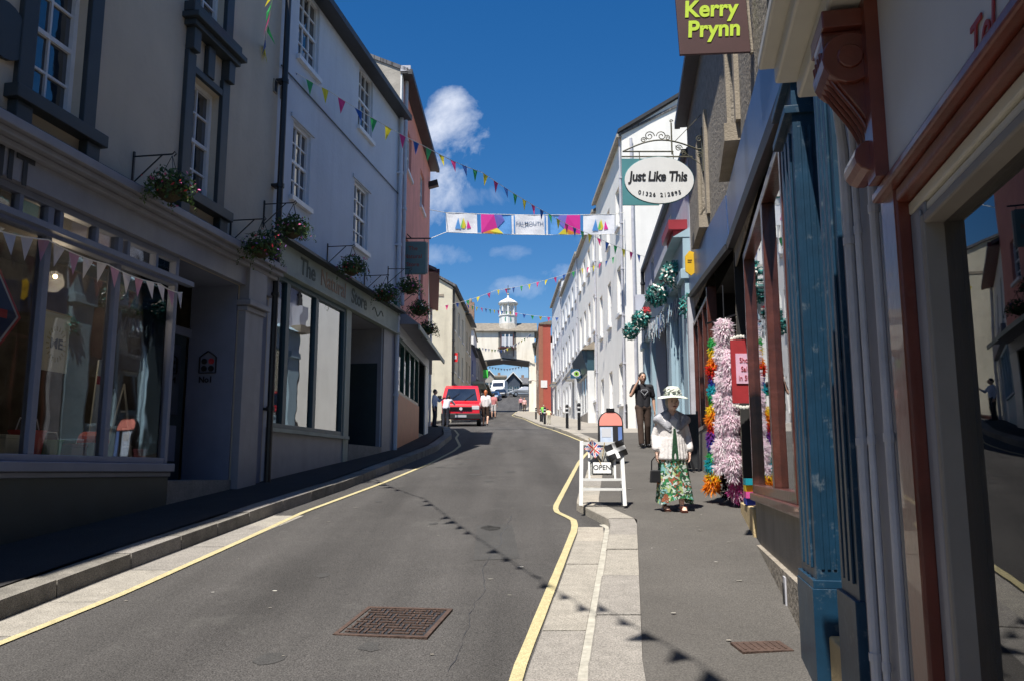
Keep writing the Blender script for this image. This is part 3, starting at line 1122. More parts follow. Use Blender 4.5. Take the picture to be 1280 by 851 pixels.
for o in (w0, w1, w2, w3, w4):
    mb = MB()
    c = M['charcoal']
    g = .2
    mb.box(o[0] - g, o[0] - .002, -.06, .10, o[2] - .02, o[3] + .25, c)
    mb.box(o[1] + .002, o[1] + g, -.06, .10, o[2] - .02, o[3] + .25, c)
    mb.box(o[0] - .002, o[1] + .002, -.055, .10, o[3] + .002, o[3] + .1, c)
    mb.box(o[0] - g - .1, o[1] + g + .1, -.16, .0, o[2] - .16, o[2] - .022, c)
    mb.box(o[0] - g - .04, o[0] - .03, -.11, .0, o[2] - .34, o[2] - .162, c)
    mb.box(o[1] + .03, o[1] + g + .04, -.11, .0, o[2] - .34, o[2] - .162, c)
    if o is w2 or o is w1 or o is w0:
        zt = o[3] + .1
        mb.box((o[0] + o[1]) / 2 - .09, (o[0] + o[1]) / 2 + .09, -.075, 0, zt + .002, zt + .44, c)
        for xx in (o[0] - g + .02, o[1] + .04):
            mb.box(xx - .02, xx + .15, -.13, 0, zt + .152, zt + .46, c)
        mb.box(o[0] - g - .06, o[1] + g + .06, -.17, 0, zt + .46, zt + .54, c)
        mb.box(o[0] - g - .12, o[1] + g + .12, -.24, 0, zt + .542, zt + .62, c)
    mb.build('window_surround', b.root, bevel=.008)
    b.sash(o, 2, 4, y=.13, sill=False, bar=.026, fr=.06)
# shopfront
mb = MB()
c = M['lilac_lt']
mb.box(0.1, b.L - .02, -.09, -.002, zfas0, zcor0, c)                       # fascia board
mb.build('fascia', b.root)
mb = MB()
mb.box(0.05, b.L, -.30, 0, zcor0 + .13, zcor0 + .23, c)
mb.box(0.06, b.L - .003, -.24, 0, zcor0 + .065, zcor0 + .128, c)
mb.box(0.07, b.L - .006, -.16, 0, zcor0 + .002, zcor0 + .063, c)
mb.xprism([(-.3, zcor0 + .232), (0, zcor0 + .34), (0, zcor0 + .232)], .05, b.L, M['charcoal'])
mb.build('cornice', b.root, bevel=.01)
ymul = [b.uv(48, 450)[0], b.uv(140, 450)[0]]
mw_ = ymul[1] - ymul[0]
muls = [ymul[1], ymul[0], ymul[0] - mw_, ymul[0] - 2 * mw_, ymul[0] - 3 * mw_]
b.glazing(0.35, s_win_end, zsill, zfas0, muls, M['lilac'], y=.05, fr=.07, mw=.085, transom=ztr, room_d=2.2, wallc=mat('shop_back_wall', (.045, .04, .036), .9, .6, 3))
for i in range(2 * len(muls)):
    x = s_win_end - mw_ * (i + .5) / 2 - .2
    if x > .5: MB().box(x - .025, x + .025, -.005, .09, ztr + .052, zfas0 - .072, M['lilac']).build('transom_bar', b.root)
MB().box(0.28, s_win_end + .03, -.10, .06, zsill - .10, zsill, M['lilac']).box(0.28, s_win_end + .01, -.06, .06, zsill - .16, zsill - .102, M['lilac']).build('window_sill', b.root, bevel=.01)
MB().box(0.28, s_win_end, -.03, .2, -1.6, zsill - .162, M['deepgreen']).build('stall_riser', b.root)
# awning box/blind rail under the transom
MB().box(0.3, s_win_end + .12, -.16, -.075, ztr - .03, ztr + .03, M['lilac']).build('blind_rail', b.root)
# door recess
rd = .75
mb = MB()
mb.box(s_pil0 - .03, s_pil0, .025, rd, -.6, zfas0 + .0, M['lilac'])                 # return wall (faces the camera)
mb.box(s_pil0 - .036, s_pil0 - .03, .12, rd - .12, .15, .62, M['lilac'])
mb.face([(s_win_end, .02, zfas0 - .004), (s_pil0, .02, zfas0 - .004), (s_pil0, rd + .1, zfas0 - .004), (s_win_end, rd + .1, zfas0 - .004)], M['lilac'])
mb.box(s_win_end, s_win_end + .02, .12, rd + .1, -.6, zfas0, M['lilac'])
mb.build('porch_lining', b.root)
zs1 = gz(b.world(s_pil0, 0, 0).y) + .13 - b.z0
MB().box(s_win_end + .02, s_pil0 - .031, -.02, rd, -1, zs1 + .14, M['k2']).build('doorstep', b.root)
dr = MB()
d0, d1 = s_win_end + .1, s_pil0 - .1
dr.box(d0, d1, rd, rd + .05, zs1 + .14, zs1 + 2.2, M['deepgreen'])
dr.box(d0 + .15, d1 - .15, rd - .012, rd, zs1 + .4, zs1 + .9, M['lilac'])
dr.box(s_win_end + .02, s_pil0 - .03, rd - .03, rd + .02, zs1 + 2.2, zs1 + 2.32, M['lilac'])
dd = dr.build('door', b.root)
MB().box(d0 + .15, d1 - .15, rd - .015, rd - .005, zs1 + 1.05, zs1 + 2.05, M['glass2']).build('pane', dd)
MB().ball((d0 + .08, rd - .04, zs1 + 1.1), .03, M['rust']).build('handle', dd)
# pilaster
mb = MB()
p0, p1 = s_pil0, s_pil1
mb.box(p0, p1, -.11, .02, -.9, zfas0 - .3, M['lilac_lt'])
mb.box(p0 - .03, p1 + .03, -.15, .02, -.9, .25, M['lilac_lt'])
mb.box(p0 - .02, p1 + .02, -.14, .02, zfas0 - .38, zfas0 - .31, M['lilac_lt'])
mb.box(p0 - .05, p1 + .05, -.2, .02, zfas0 - .30, zfas0 - .22, M['lilac_lt'])
mb.box(p0, p1, -.15, .02, zfas0 - .218, zfas0 + .30, M['lilac_lt'])
mb.box(p1 + .05, b.L - .12, -.05, .02, -.9, zfas0 - .05, M['lilac'])
mb.build('pilaster', b.root, bevel=.008)
b.pipe(b.L - .02, -.9, Hh - .2, .05, M['black'], y=-.12)
# house emblem on the return wall: little house outline with four dots
em = MB()
ex = s_pil0 - .045
def epi(pu, pv): return (pu, pv)
yc, zc = rd / 2 + .05, b.uv(262, 443)[1] - .02
for a_, b_ in (((-.13, -.14), (-.13, .09)), ((-.13, .09), (0, .18)), ((0, .18), (.13, .09)), ((.13, .09), (.13, -.14)), ((.13, -.14), (-.13, -.14))):
    em.bar((ex, yc + a_[0], zc + a_[1]), (ex, yc + b_[0], zc + b_[1]), .012, .022, M['black'], up=(1, 0, 0))
for k, (i, j) in enumerate(((-.055, .03), (.055, .03), (-.055, -.075), (.055, -.075))):
    em.tube([(ex + .01, yc + i, zc + j), (ex - .008, yc + i, zc + j)], .042, M['fl_red'] if k == 0 else M['black'], 12)
em.build('house_emblem', b.root)
text('No1', .12, M['black'], b.root, (ex, yc + .13, zc - .24), rot=(R(90), 0, R(-90)), offset=.004)
# KNIT lettering on the fascia
sx_ = b.uv(50, 219, .1)[0]
zk = b.uv(25, 213, .1)[1]
text('KNIT', .40, M['black'], b.root, (sx_ - 1.02, -.10, zk), offset=.012, name='fascia_lettering', sx=.95, space=1.12)
MB().tube([(sx_ - .66, -.10, zk + .2), (sx_ - .62, -.115, zk + .2)], .05, M['fl_red'], 10).build('red_dot', b.root)
# round wall plaque at the left edge
pq = b.uv(2, 38)
MB().tube([(pq[0], 0, pq[1]), (pq[0], -.05, pq[1])], .28, M['charcoal'], 20).build('round_plaque', b.root)

# ---- 2: pale blue house with the sage green shopfront
b = Bld('town_house', 'pale blue rendered house with a sage green shop fascia and big dark framed window', 'house', (-3.87, 13.1), (-2.78, 19.7), gz(13.1) + .13)
B2 = b
def gb(bb, s): return gz(bb.world(s, 0, 0).y) + .13 - bb.z0
H2 = (b.uv(425, 8, .3)[1] + b.uv(488, 108, .3)[1]) / 2
W1 = b.win((381, 2), (395, 88)); W2 = b.win((450, 80), (463, 176)); W3 = b.win((365, 148), (386, 262)); W4 = b.win((443, 222), (460, 314))
lw = (W3[1] - W3[0] + W4[1] - W4[0]) / 2
W3 = (b.uv(365, 200)[0], b.uv(388, 200)[0], W3[2], W3[3])
W4 = (b.uv(442, 270)[0], b.uv(460, 270)[0], W3[2], W3[3])
W2 = (b.uv(448, 130)[0], b.uv(466, 130)[0], W2[2], W2[3])
W1 = (b.uv(373, 50)[0], b.uv(399, 50)[0], W2[2], W2[3])
fz1 = (b.uv(331, 292, .1)[1] + b.uv(471, 373, .1)[1]) / 2
fz0 = (b.uv(331, 337, .06)[1] + b.uv(470, 395, .06)[1]) / 2
zs = (b.uv(330, 535)[1] + b.uv(427, 543)[1]) / 2
xd0, xd1 = b.uv(434, 480)[0], b.uv(477, 480)[0]
print('B2', H2, W1, W2, W3, W4, 'fascia', fz0, fz1, 'sill', zs, xd0, xd1, b.L)
ops = [(o[0], o[1], o[2], o[3], .12) for o in (W1, W2, W3, W4)] + [(.12, xd1, -.6, fz0 + .02, .02)]
b.wall(-2, H2, ops, 8, M['paleblue'])
b.roof(H2 + .03, 8, 2.2, M['slate'], over=.2)
for o in (W1, W2, W3, W4):
    b.sash(o, 3, 4, y=.08, fr=.055, bar=.022)
for o in (W3, W4):
    MB().box(o[0] - .12, o[1] + .12, -.03, 0, o[3] + .02, o[3] + .09, M['paleblue']).build('window_head', b.root)
MB().box(.02, b.L - .02, -.10, -.002, fz0, fz1, M['fascia_green']).box(.02, b.L - .02, -.14, 0, fz0 - .05, fz0 - .002, M['fascia_green']).build('fascia', b.root, bevel=.006)
MB().xprism([(-.26, fz1 + .002), (0, fz1 + .002), (0, fz1 + .18), (-.26, fz1 + .05)], 0, b.L, M['charcoal']).build('cornice', b.root)
mm = [b.uv(357, 440)[0], b.uv(394, 440)[0]]
b.glazing(.12, b.uv(430, 440)[0], zs, fz0 - .052, mm, M['teal'], y=.04, fr=.08, mw=.14, glass=M['glass2'], room_d=1.6)
MB().box(.1, xd0, -.08, .05, zs - .06, zs, M['fascia_green']).build('window_sill', b.root)
MB().box(.1, xd0, -.02, .2, -1.2, zs - .062, M['lilac_lt']).build('stall_riser', b.root)
MB().box(b.uv(430, 440)[0] + .0, xd0 + .04, -.04, .1, -1, fz0 - .052, M['fascia_green']).build('pilaster', b.root)
g1 = gb(b, xd1)
mb = MB()
mb.face([(xd0, .02, fz0 - .05), (xd1, .02, fz0 - .05), (xd1, 1.0, fz0 - .05), (xd0, 1.0, fz0 - .05)], M['lilac_lt'])
mb.box(xd1 - .03, xd1 + .002, .021, .95, -.5, fz0 - .05, M['lilac_lt'])
mb.box(xd1 - .04, xd1 - .03, .1, .9, -.2, g1 + 2.0, M['deepgreen'])
mb.box(xd0 + .04, xd0 + .06, .1, 1.0, -.8, fz0 - .05, M['fascia_green'])
mb.build('porch_lining', b.root)
dr = MB().box(xd0 + .06, xd1 - .03, .95, 1.0, -.5, fz0 - .05, M['fascia_green'])
dr.box(xd0 + .2, xd1 - .2, .94, .95, g1 + .3, g1 + 1.0, M['lilac_lt'])
dr.build('door', b.root)
MB().box(xd0 + .06, xd1 - .03, -.04, .95, -1, g1 + .13, M['k2']).build('doorstep', b.root)
MB().box(xd1 + .003, b.L - .02, -.03, .0, -1, fz0 - .05, M['lilac_lt']).build('pier', b.root)
b.pipe(b.L - .08, -.5, H2 - .1, .05, M['paleblue'], y=-.08)
MB().tube([b_ for b_ in [(0.02, -.03, b.uv(335, 66)[1]), (b.L - .02, -.03, b.uv(335, 66)[1] - .02)]], .014, M['black'], 6).build('wall_cable', b.root)
vt = MB()
vx, vz = b.uv(341, 107)
for k in range(2):
    vt.box(vx + k * .28, vx + k * .28 + .13, -.025, 0, vz - .1, vz + .12, M['sandstone'])
    vt.box(vx + k * .28 + .02, vx + k * .28 + .11, -.03, -.026, vz - .08, vz + .1, M['black'])
vt.build('air_vent', b.root)
# fascia lettering
tcol = mat('faded_green_letters', (0.10, 0.12, 0.10), .7)
tcol2 = mat('faded_rust_letters', (0.33, 0.23, 0.17), .7)
lx = b.uv(375, 340, .1)[0]
lz = (fz0 + fz1) / 2
text('The', .42, tcol, b.root, (lx, -.106, lz), offset=.006, name='fascia_lettering')
text('Natural', .42, tcol2, b.root, (lx + .90, -.106, lz), offset=.004, name='fascia_lettering')
text('Store', .42, tcol, b.root, (lx + 2.50, -.106, lz), offset=.006, name='fascia_lettering')
sw = MB()
P = [(lx + 3.8 + .06 * i, -.104, lz + .08 * math.sin(i * .8) - .04) for i in range(13)]
sw.tube(P, .012, tcol, 5)
sw.build('scroll_mark', b.root)

# ---- 3: coral red house
b = Bld('town_house', 'coral red rendered house with grey gable shoulder and green framed shop', 'house', (-2.78, 19.7), (-2.70, 26.6), gz(19.7) + .13)
B3 = b
H3 = (b.uv(503, 85)[1] + b.uv(537, 215)[1]) / 2
cz0 = (b.uv(481, 345, .5)[1] + b.uv(527, 415, .5)[1]) / 2
print('B3', H3, cz0)
RW = [b.win((503, 142), (508, 212)), b.win((519, 200), (524, 262)), b.win((502, 270), (508, 312))]
za, zb = RW[0][2], RW[0][3]
x1, x2 = b.uv(503, 180)[0], b.uv(519, 235)[0]
ww = 1.0
ops = []
for x in (1.25, 4.3):
    ops.append((x, x + ww, za, zb, .14))
    ops.append((x, x + ww, za - 2.9, zb - 2.9, .14))
sz0 = b.uv(500, 525)[1]
ops.append((.35, 6.0, -.6, cz0 - .25, .02))
b.wall(-1.5, H3, ops, 8, M['redwall'], side=M['greyrender'])
rf = b.roof(H3 + .03, 8, 1.7, M['slate'], over=.2)
for o in ops[:4]:
    b.sash(o, 2, 4, y=.1)
MB().box(-.02, .30, -.04, -.001, -1, H3 - .1, M['white']).build('corner_strip', b.root)
b.pipe(.42, cz0 + .5, H3 + .1, .055, M['pvc'], y=-.09)
MB().box(-.05, .5, -.25, 0, H3 - .05, H3 + .1, M['pvc']).build('rainwater_hopper', b.root)
# gable shoulder wall facing the camera (raised above the blue roof)
MB().prism([(.0, H3 - 3), (.0, H3 + .02), (4.0, H3 + 1.6), (8, H3 + .1), (8, H3 - 3)], -.02, .3, M['greyrender'], frame=lambda x, y, z: (y, x, z)).build('gable_wall', b.root)
MB().xprism([(-.55, cz0), (0, cz0 + .42), (0, cz0)], .2, b.L - .1, M['lilac_lt']).box(.2, b.L - .1, -.56, -.52, cz0 - .12, cz0 - .002, M['fascia_green']).build('canopy', b.root)
MB().box(.3, b.L - .12, -.06, -.001, cz0 - .28, cz0 - .001, M['panelwhite']).build('fascia', b.root)
mus = [1.5, 2.5, 3.5]
b.glazing(.35, 4.5, b.uv(490, 520)[1] if False else 1.35, cz0 - .28, mus, mat('bottle_green_paint', (.015, .075, .06), .35, .1, 4), y=.03, fr=.09, mw=.10, glass=M['glass2'], room_d=1.5)
MB().box(.3, 4.5, -.05, .2, -1, 1.35, M['orangebase']).build('stall_riser', b.root)
MB().box(4.55, 5.95, .7, .75, -.5, cz0 - .28, M['deepgreen']).build('door', b.root)
MB().box(4.5, 4.55, -.02, .75, -.5, cz0 - .28, M['deepgreen']).box(5.95, 6.0, -.02, .75, -.5, cz0 - .28, M['deepgreen']).build('door_jamb', b.root)
MB().box(4.56, 5.94, -.03, .7, -.5, gb(b, 5) + .1, M['k2']).build('doorstep', b.root)
MB().box(6.02, b.L, -.05, 0, -.5, cz0 - .28, M['white']).build('pilaster', b.root)

# ---- 4: small white house with shop
b = Bld('town_house', 'low white rendered house with pale shop door beside the coral red house', 'house', (-2.70, 26.6), (-3.30, 33.0), gz(26.6) + .13)
H4 = 5.3
ops = [(1, 1.9, 3.1, 4.5, .12), (3.8, 4.7, 3.1, 4.5, .12), (.5, 3.4, -.4, 2.4, .05), (4.2, 5.2, -.2, 2.7, .2)]
b.wall(-1, H4, ops, 7, M['whitewall'])
b.roof(H4 + .02, 7, 1.6, M['slate'], over=.25, gutter_mat=mat('maroon_gutter', (.09, .02, .02), .5))
for o in ops[:2]: b.sash(o, 2, 4)
b.glazing(.5, 3.4, 1.0, 2.4, [1.5, 2.4], M['iceblue'], y=.02, room_d=1.2)
MB().box(.5, 3.4, 0.0, .1, -.8, 1.0, M['iceblue']).build('stall_riser', b.root)
MB().box(4.2, 5.2, .16, .22, -.2, 2.7, M['iceblue']).box(4.35, 5.05, .14, .159, 1.3, 2.5, M['win']).build('door', b.root)
MB().box(.3, 5.6, -.14, -.001, 2.5, 2.95, M['lilac_lt']).build('fascia', b.root)
b.pipe(b.L - .15, -.5, H4, .05, M['pvc'])

# ---- 5: tall old cream house, gable end lit, beyond the parking bay
zb5 = gz(47) + .1
b = Bld('gabled_house', 'tall old cream rendered house whose blank gable end faces down the street', 'house', (-3.4, 47), (-3.1, 55.0), zb5)
H5 = pt(566, 359, 47).z - zb5
R5 = pt(536, 338, 47).z - zb5
D5 = 12
ops = [(1 + 2.4 * i, 1.9 + 2.4 * i, z, z + 1.5, .14) for i in range(3) for z in (2.9, 5.3)] + [(.8, 3.2, .2, 2.3, .1), (4.5, 6.9, .2, 2.3, .1)]
b.wall(-1, H5, ops, D5, M['creamwall'])
for o in ops[:6]: b.sash(o, 2, 4)
for o in ops[6:]: b.glazing(o[0], o[1], o[2], o[3], [(o[0] + o[1]) / 2], M['teal'], room_d=.8, y=.05)
MB().xprism([(0, H5 + .001), (1.6, R5), (D5 / 2, R5 + 1.6), (D5, H5)], .001, b.L, M['creamwall']).build('gable_wall', b.root)
MB().xprism([(-.2, H5 - .03), (1.6, R5 + .02), (D5 / 2, R5 + 1.62), (D5, H5 + .02), (D5, H5 + .14), (D5 / 2, R5 + 1.76), (1.6, R5 + .14), (-.25, H5 + .1)], -.12, b.L + .1, M['slate']).build('roof', b.root)
MB().box(-.03, -.001, .5, 4, H5 - .55, H5 - .42, M['sandstone']).box(-.06, 0, 1.9, 2.1, 2.6, 3.1, M['gutter']).build('wall_trim', b.root)
b.pipe(.15, .3, H5 - .1, .06, M['gutter'])
# round-cornered neighbour
b = Bld('town_house', 'beige rendered terraced house just beyond the tall cream gable', 'house', (-3.1, 55.05), (-2.95, 60.0), gz(55) + .1)
H6 = pt(580, 402, 58).z - b.z0
ops = [(.9, 1.8, z, z + 1.3, .12) for z in (2.6, 4.6)] + [(3, 3.9, z, z + 1.3, .12) for z in (2.6, 4.6)] + [(.6, 3.9, .3, 2.1, .1)]
b.wall(-1, H6, ops, 9, mat('beige_render', (.50, .43, .31), .85, .1, 2, streak=.3))
b.roof(H6 + .02, 9, 1.2, M['oldslate'])
for o in ops[:4]: b.sash(o, 2, 4)
b.glazing(*ops[4][:4], [2.2], M['white'], room_d=.8)
# white gable with chimney and shaded opening, over a blue shop
b = Bld('gabled_house', 'small white end house with slate roof and brick chimney beside the footbridge', 'house', (-6.2, 63.0), (-2.92, 63.0), gz(63) + .1)
zt = pt(585, 412, 63).z - b.z0; zr = pt(585, 396, 63).z - b.z0
o_ = (b.uv(581, 436)[0], b.uv(587, 436)[0], b.uv(585, 448)[1], b.uv(585, 434)[1], .5)
b.wall(-1, zt, [o_], 6, M['whitewall'])
MB().box(o_[0], o_[1], .45, .5, o_[2], o_[3], M['darkroom']).build('opening', b.root)
MB().prism([(-.2, zt), (b.L + .1, zt), (b.L - .3, zr), (.6, zr)], -.2, 6.2, M['oldslate']).build('roof', b.root)
cx = b.uv(587, 390)[0]
ch = MB().box(cx - .3, cx + .3, 1, 1.7, zr - .1, pt(585, 378, 64).z - b.z0, M['oldbrick'])
ch.lathe([(.1, 0), (.12, .15), (.09, .35)], (cx, 1.35, pt(585, 378, 64).z - b.z0), M['sandstone'], 8)
ch.build('chimney', b.root)
b = Bld('corner_shop', 'royal blue painted low shop with a sunlit side wall before the footbridge', 'shop', (-2.95, 60.05), (-2.86, 66.0), gz(60) + .1)
Hs = pt(590, 436, 62).z - b.z0
navy = mat('royal_blue_paint', (.03, .07, .22), .5, .1, 3)
b.wall(-1, Hs, [(.5, 2.6, .3, 2.4, .1), (3.2, 5.4, .3, 2.4, .1), (1, 1.8, 3.2, 4.3, .1)], 2.9, navy)
b.roof(Hs + .02, 3, .7, M['slate'], over=.15)
b.sash((1, 1.8, 3.2, 4.3), 2, 2)
b.glazing(.5, 2.6, .3, 2.4, [1.5], M['white'], room_d=.8); b.glazing(3.2, 5.4, .3, 2.4, [4.3], M['white'], room_d=.8)
MB().box(.2, 5.7, -.9, -.05, 2.55, 2.62, M['fascia_green']).box(.2, .24, -.9, 0, 2.45, 2.55, M['fascia_green']).build('awning', b.root)
b = Bld('town_house', 'grey rendered terraced house running up to the footbridge on the left', 'house', (-2.86, 66.05), (-2.65, 83), gz(66) + .1)
Hs = pt(598, 440, 68).z - b.z0
ops = [(1 + 2.6 * i, 1.9 + 2.6 * i, z, z + 1.3, .12) for i in range(6) for z in (3.2,)] + [(.6 + 5.2 * i, 4.6 + 5.2 * i, .4, 2.4, .1) for i in range(3)]
b.wall(-1, Hs, ops, 8, mat('mid_grey_render', (.30, .30, .31), .85, .1, 2, streak=.3))
b.roof(Hs + .02, 8, 1.4, M['slate'])
for o in ops[:6]: b.sash(o, 2, 4)
for o in ops[6:]: b.glazing(*o[:4], [(o[0] + o[1]) / 2], M['iceblue'], room_d=.8)
MB().xprism([(-1.0, 2.5), (0, 3.0), (0, 2.9), (-1.0, 2.42)], .5, 11, mat('olive_awning', (.2, .19, .15), .8)).build('awning', b.root)

# ================================================================== FOOTBRIDGE BUILDING with clock turret
Yb = 86.0
L_ = pt(590, 430, Yb); R_ = pt(668, 430, Yb)
b = Bld('bridge_building', 'cream rendered room bridging the street with slate roof and bay window', 'bridge', (L_.x, Yb), (R_.x, Yb), gz(Yb))
zz = lambda py, Y=Yb: pt(628, py, Y).z - b.z0
z_bot, z_top, z_rdg = zz(451), zz(414), zz(400)
D = 4.2
W = b.L
mb = MB()
poly = [(0, z_bot - .9), (1.6, z_bot + .05), (2.4, z_bot + .2), (W / 2, z_bot + .34), (W - 1.9, z_bot + .22), (W - .8, z_bot + .05), (W, z_bot - .3), (W, z_top), (0, z_top)]
cw = mat('bridge_render', (.84, .78, .66), .85, .07, .7, .2, 30, streak=.28, dirt=(.38, .27, .15))
mb.prism(poly, 0, D, cw)
mb.build('wall', b.root)
MB().prism([(0.5, z_bot + .0), (W / 2, z_bot + .32), (W - .5, z_bot), (W - .5, z_bot - .12), (W / 2, z_bot + .2), (.5, z_bot - .12)], -.06, D + .05, M['gutter']).build('soffit_beam', b.root)
MB().prism([(-.25, z_top), (D / 2, z_rdg), (D + .25, z_top), (D + .25, z_top - .08), (-.25, z_top - .08)], -.3, W + .3, M['oldslate'], frame=lambda x, y, z: (y, x, z)).build('roof', b.root)
bx0, bx1 = b.uv(623, 430)[0], b.uv(645, 430)[0]
bay = MB()
bz0, bz1 = zz(434), zz(416)
bay.prism([(bx0 + .25, -.5), (bx1 - .25, -.5), (bx1, 0), (bx0, 0)], bz1 - .25, bz1 + .02, M['gutter'], frame=lambda x, y, z: (x, z, y))
bay.prism([(bx0 + .25, -.5), (bx1 - .25, -.5), (bx1, 0), (bx0, 0)], bz0, bz1 - .25, M['win'], frame=lambda x, y, z: (x, z, y))
bay.prism([(bx0 + .2, -.56), (bx1 - .2, -.56), (bx1 + .05, 0), (bx0 - .05, 0)], bz0 - .14, bz0, M['brownwood'], frame=lambda x, y, z: (x, z, y))
for i in range(4):
    x = bx0 + .28 + (bx1 - bx0 - .56) * i / 3
    bay.box(x - .05, x + .05, -.55, -.5, bz0, bz1 - .25, M['brownwood'] if i in (0, 3) else M['white'])
bay.box(bx0 + .3, bx0 + .85, -.53, -.5, bz0 + .1, bz1 - .5, M['panelwhite'])
bay.box(bx0 + .95, bx1 - .35, -.53, -.5, bz0 + .1, bz1 - .5, M['panelwhite'])
bay.build('bay_window', b.root)
MB().box(bx0 + .25, bx1 - .25, -.06, 0, z_bot + .1, bz0 - .14, M['greyrender']).box(bx0 + .2, bx0 + .28, -.12, 0, z_bot + .5, bz0 - .14, M['brownwood']).box(bx1 - .28, bx1 - .2, -.12, 0, z_bot + .5, bz0 - .14, M['brownwood']).build('bay_corbel', b.root)
# support walls under the bridge ends
MB().box(-.6, 1.1, .1, D - .1, -2, z_bot - .5, cw).build('abutment', b.root)
MB().box(W - .55, W + .2, .1, D - .1, -2, z_bot - .1, cw).build('abutment', b.root)
# turret
txx = b.uv(635, 400)[0]
tw = MB()
zt0, zt1, zt2, zt3 = zz(413), zz(403), zz(393), zz(378)
rr = .93
tw.lathe([(rr * 1.45, zt0 - .1), (rr * 1.35, zt0 + .05), (rr * 1.02, zt1)], (txx, 1.4, 0), M['greyrender'], 8)
tw.lathe([(rr, zt1), (rr, zt2), (rr * 1.08, zt2), (rr * 1.08, zt2 + .1), (rr * .95, zt2 + .1)], (txx, 1.4, 0), M['white'], 8)
tu = tw.build('clock_turret', b.root)
cl = MB()
for k in range(8):
    a = 2 * math.pi * (k + .0) / 8
    cl.bar((txx + rr * .88 * math.cos(a), 1.4 + rr * .88 * math.sin(a), zt2 + .1), (txx + rr * .88 * math.cos(a), 1.4 + rr * .88 * math.sin(a), zt3), .16, .16, M['white'])
cl.lathe([(rr * .55, zt2 + .1), (rr * .55, zt3)], (txx, 1.4, 0), M['sash'], 8)
cl.lathe([(rr * 1.1, zt3), (rr * 1.15, zt3 + .15), (rr * .9, zt3 + .35), (rr * .4, zt3 + .62), (.12, zt3 + .75), (.08, zt3 + 1.0)], (txx, 1.4, 0), M['white'], 16)
cl.tube([(txx, 1.4, zt3 + .9), (txx, 1.4, zt3 + 2.1)], .03, M['black'], 6)
cl.bar((txx - .3, 1.4, zt3 + 1.7), (txx + .25, 1.4, zt3 + 1.7), .03, .12, M['black'])
cl.ball((txx, 1.4, zt3 + 1.15), .1, M['yellow'])
cl.build('lantern', tu)
ck = MB()
ck.tube([(txx, .66, (zt1 + zt2) / 2), (txx, .56, (zt1 + zt2) / 2)], .36, mat('verdigris_dial', (.06, .26, .22), .5), 20)
ck.box(txx - .02, txx + .02, .55, .56, (zt1 + zt2) / 2, (zt1 + zt2) / 2 + .27, M['yellow'])
ck.box(txx, txx + .2, .55, .56, (zt1 + zt2) / 2 - .02, (zt1 + zt2) / 2 + .02, M['yellow'])
ck.build('clock_face', tu)

# ================================================================== RIGHT SIDE, far to near
# brick building beyond the terrace
pA, pB = (pt(675.5, 520, 71.5).x, 71.5), (pt(689, 520, 71.5).x, 71.5)
b = Bld('brick_house', 'red painted brick end wall with dark weathered flank beside the white terrace', 'house', pA, pB, gz(71.5) + .1)
Hb = pt(680, 406, 71.5).z - b.z0
b.wall(-1, Hb, [], 12, M['redpaint'], side=M['oldbrick'])
MB().prism([(-.1, Hb), (b.L + .1, Hb), (b.L + .1, Hb + .35), (-.1, Hb + .12)], -.1, 12, M['oldslate']).build('roof', b.root)
MB().box(-.12, .25, -.03, 0, -1, Hb - .02, mat('terracotta_trim', (.30, .12, .07), .8)).build('corner_trim', b.root)
MB().box(b.uv(676, 483)[0], b.uv(684, 483)[0], -.05, 0, b.uv(680, 484)[1], b.uv(680, 475)[1], M['white']).build('wall_plate', b.root)
mb = MB()
for i in range(3):
    mb.box(-.03, 0, 2 + 3 * i, 3 + 3 * i, 3, 4.5, M['win'])
mb.build('window', b.root)
b = Bld('town_house', 'narrow white rendered house with wall lamp just before the footbridge', 'house', (pA[0] + .35, 92), (pA[0], 83.6), gz(83) + .1)
b.wall(-1, 7, [(2, 3, 3, 4.5, .1), (5, 6, 3, 4.5, .1)], 6, M['whitewall'])
b.sash((2, 3, 3, 4.5)); b.sash((5, 6, 3, 4.5))
b.roof(7.02, 6, 1.2, M['slate'])
MB().bar((8, 0, 3.2), (8, -.6, 3.3), .04, .04, M['black']).lathe([(.1, 0), (.2, .3), (.05, .45)], (8, -.6, 2.95), M['ivory'], 8).build('wall_lamp', b.root)

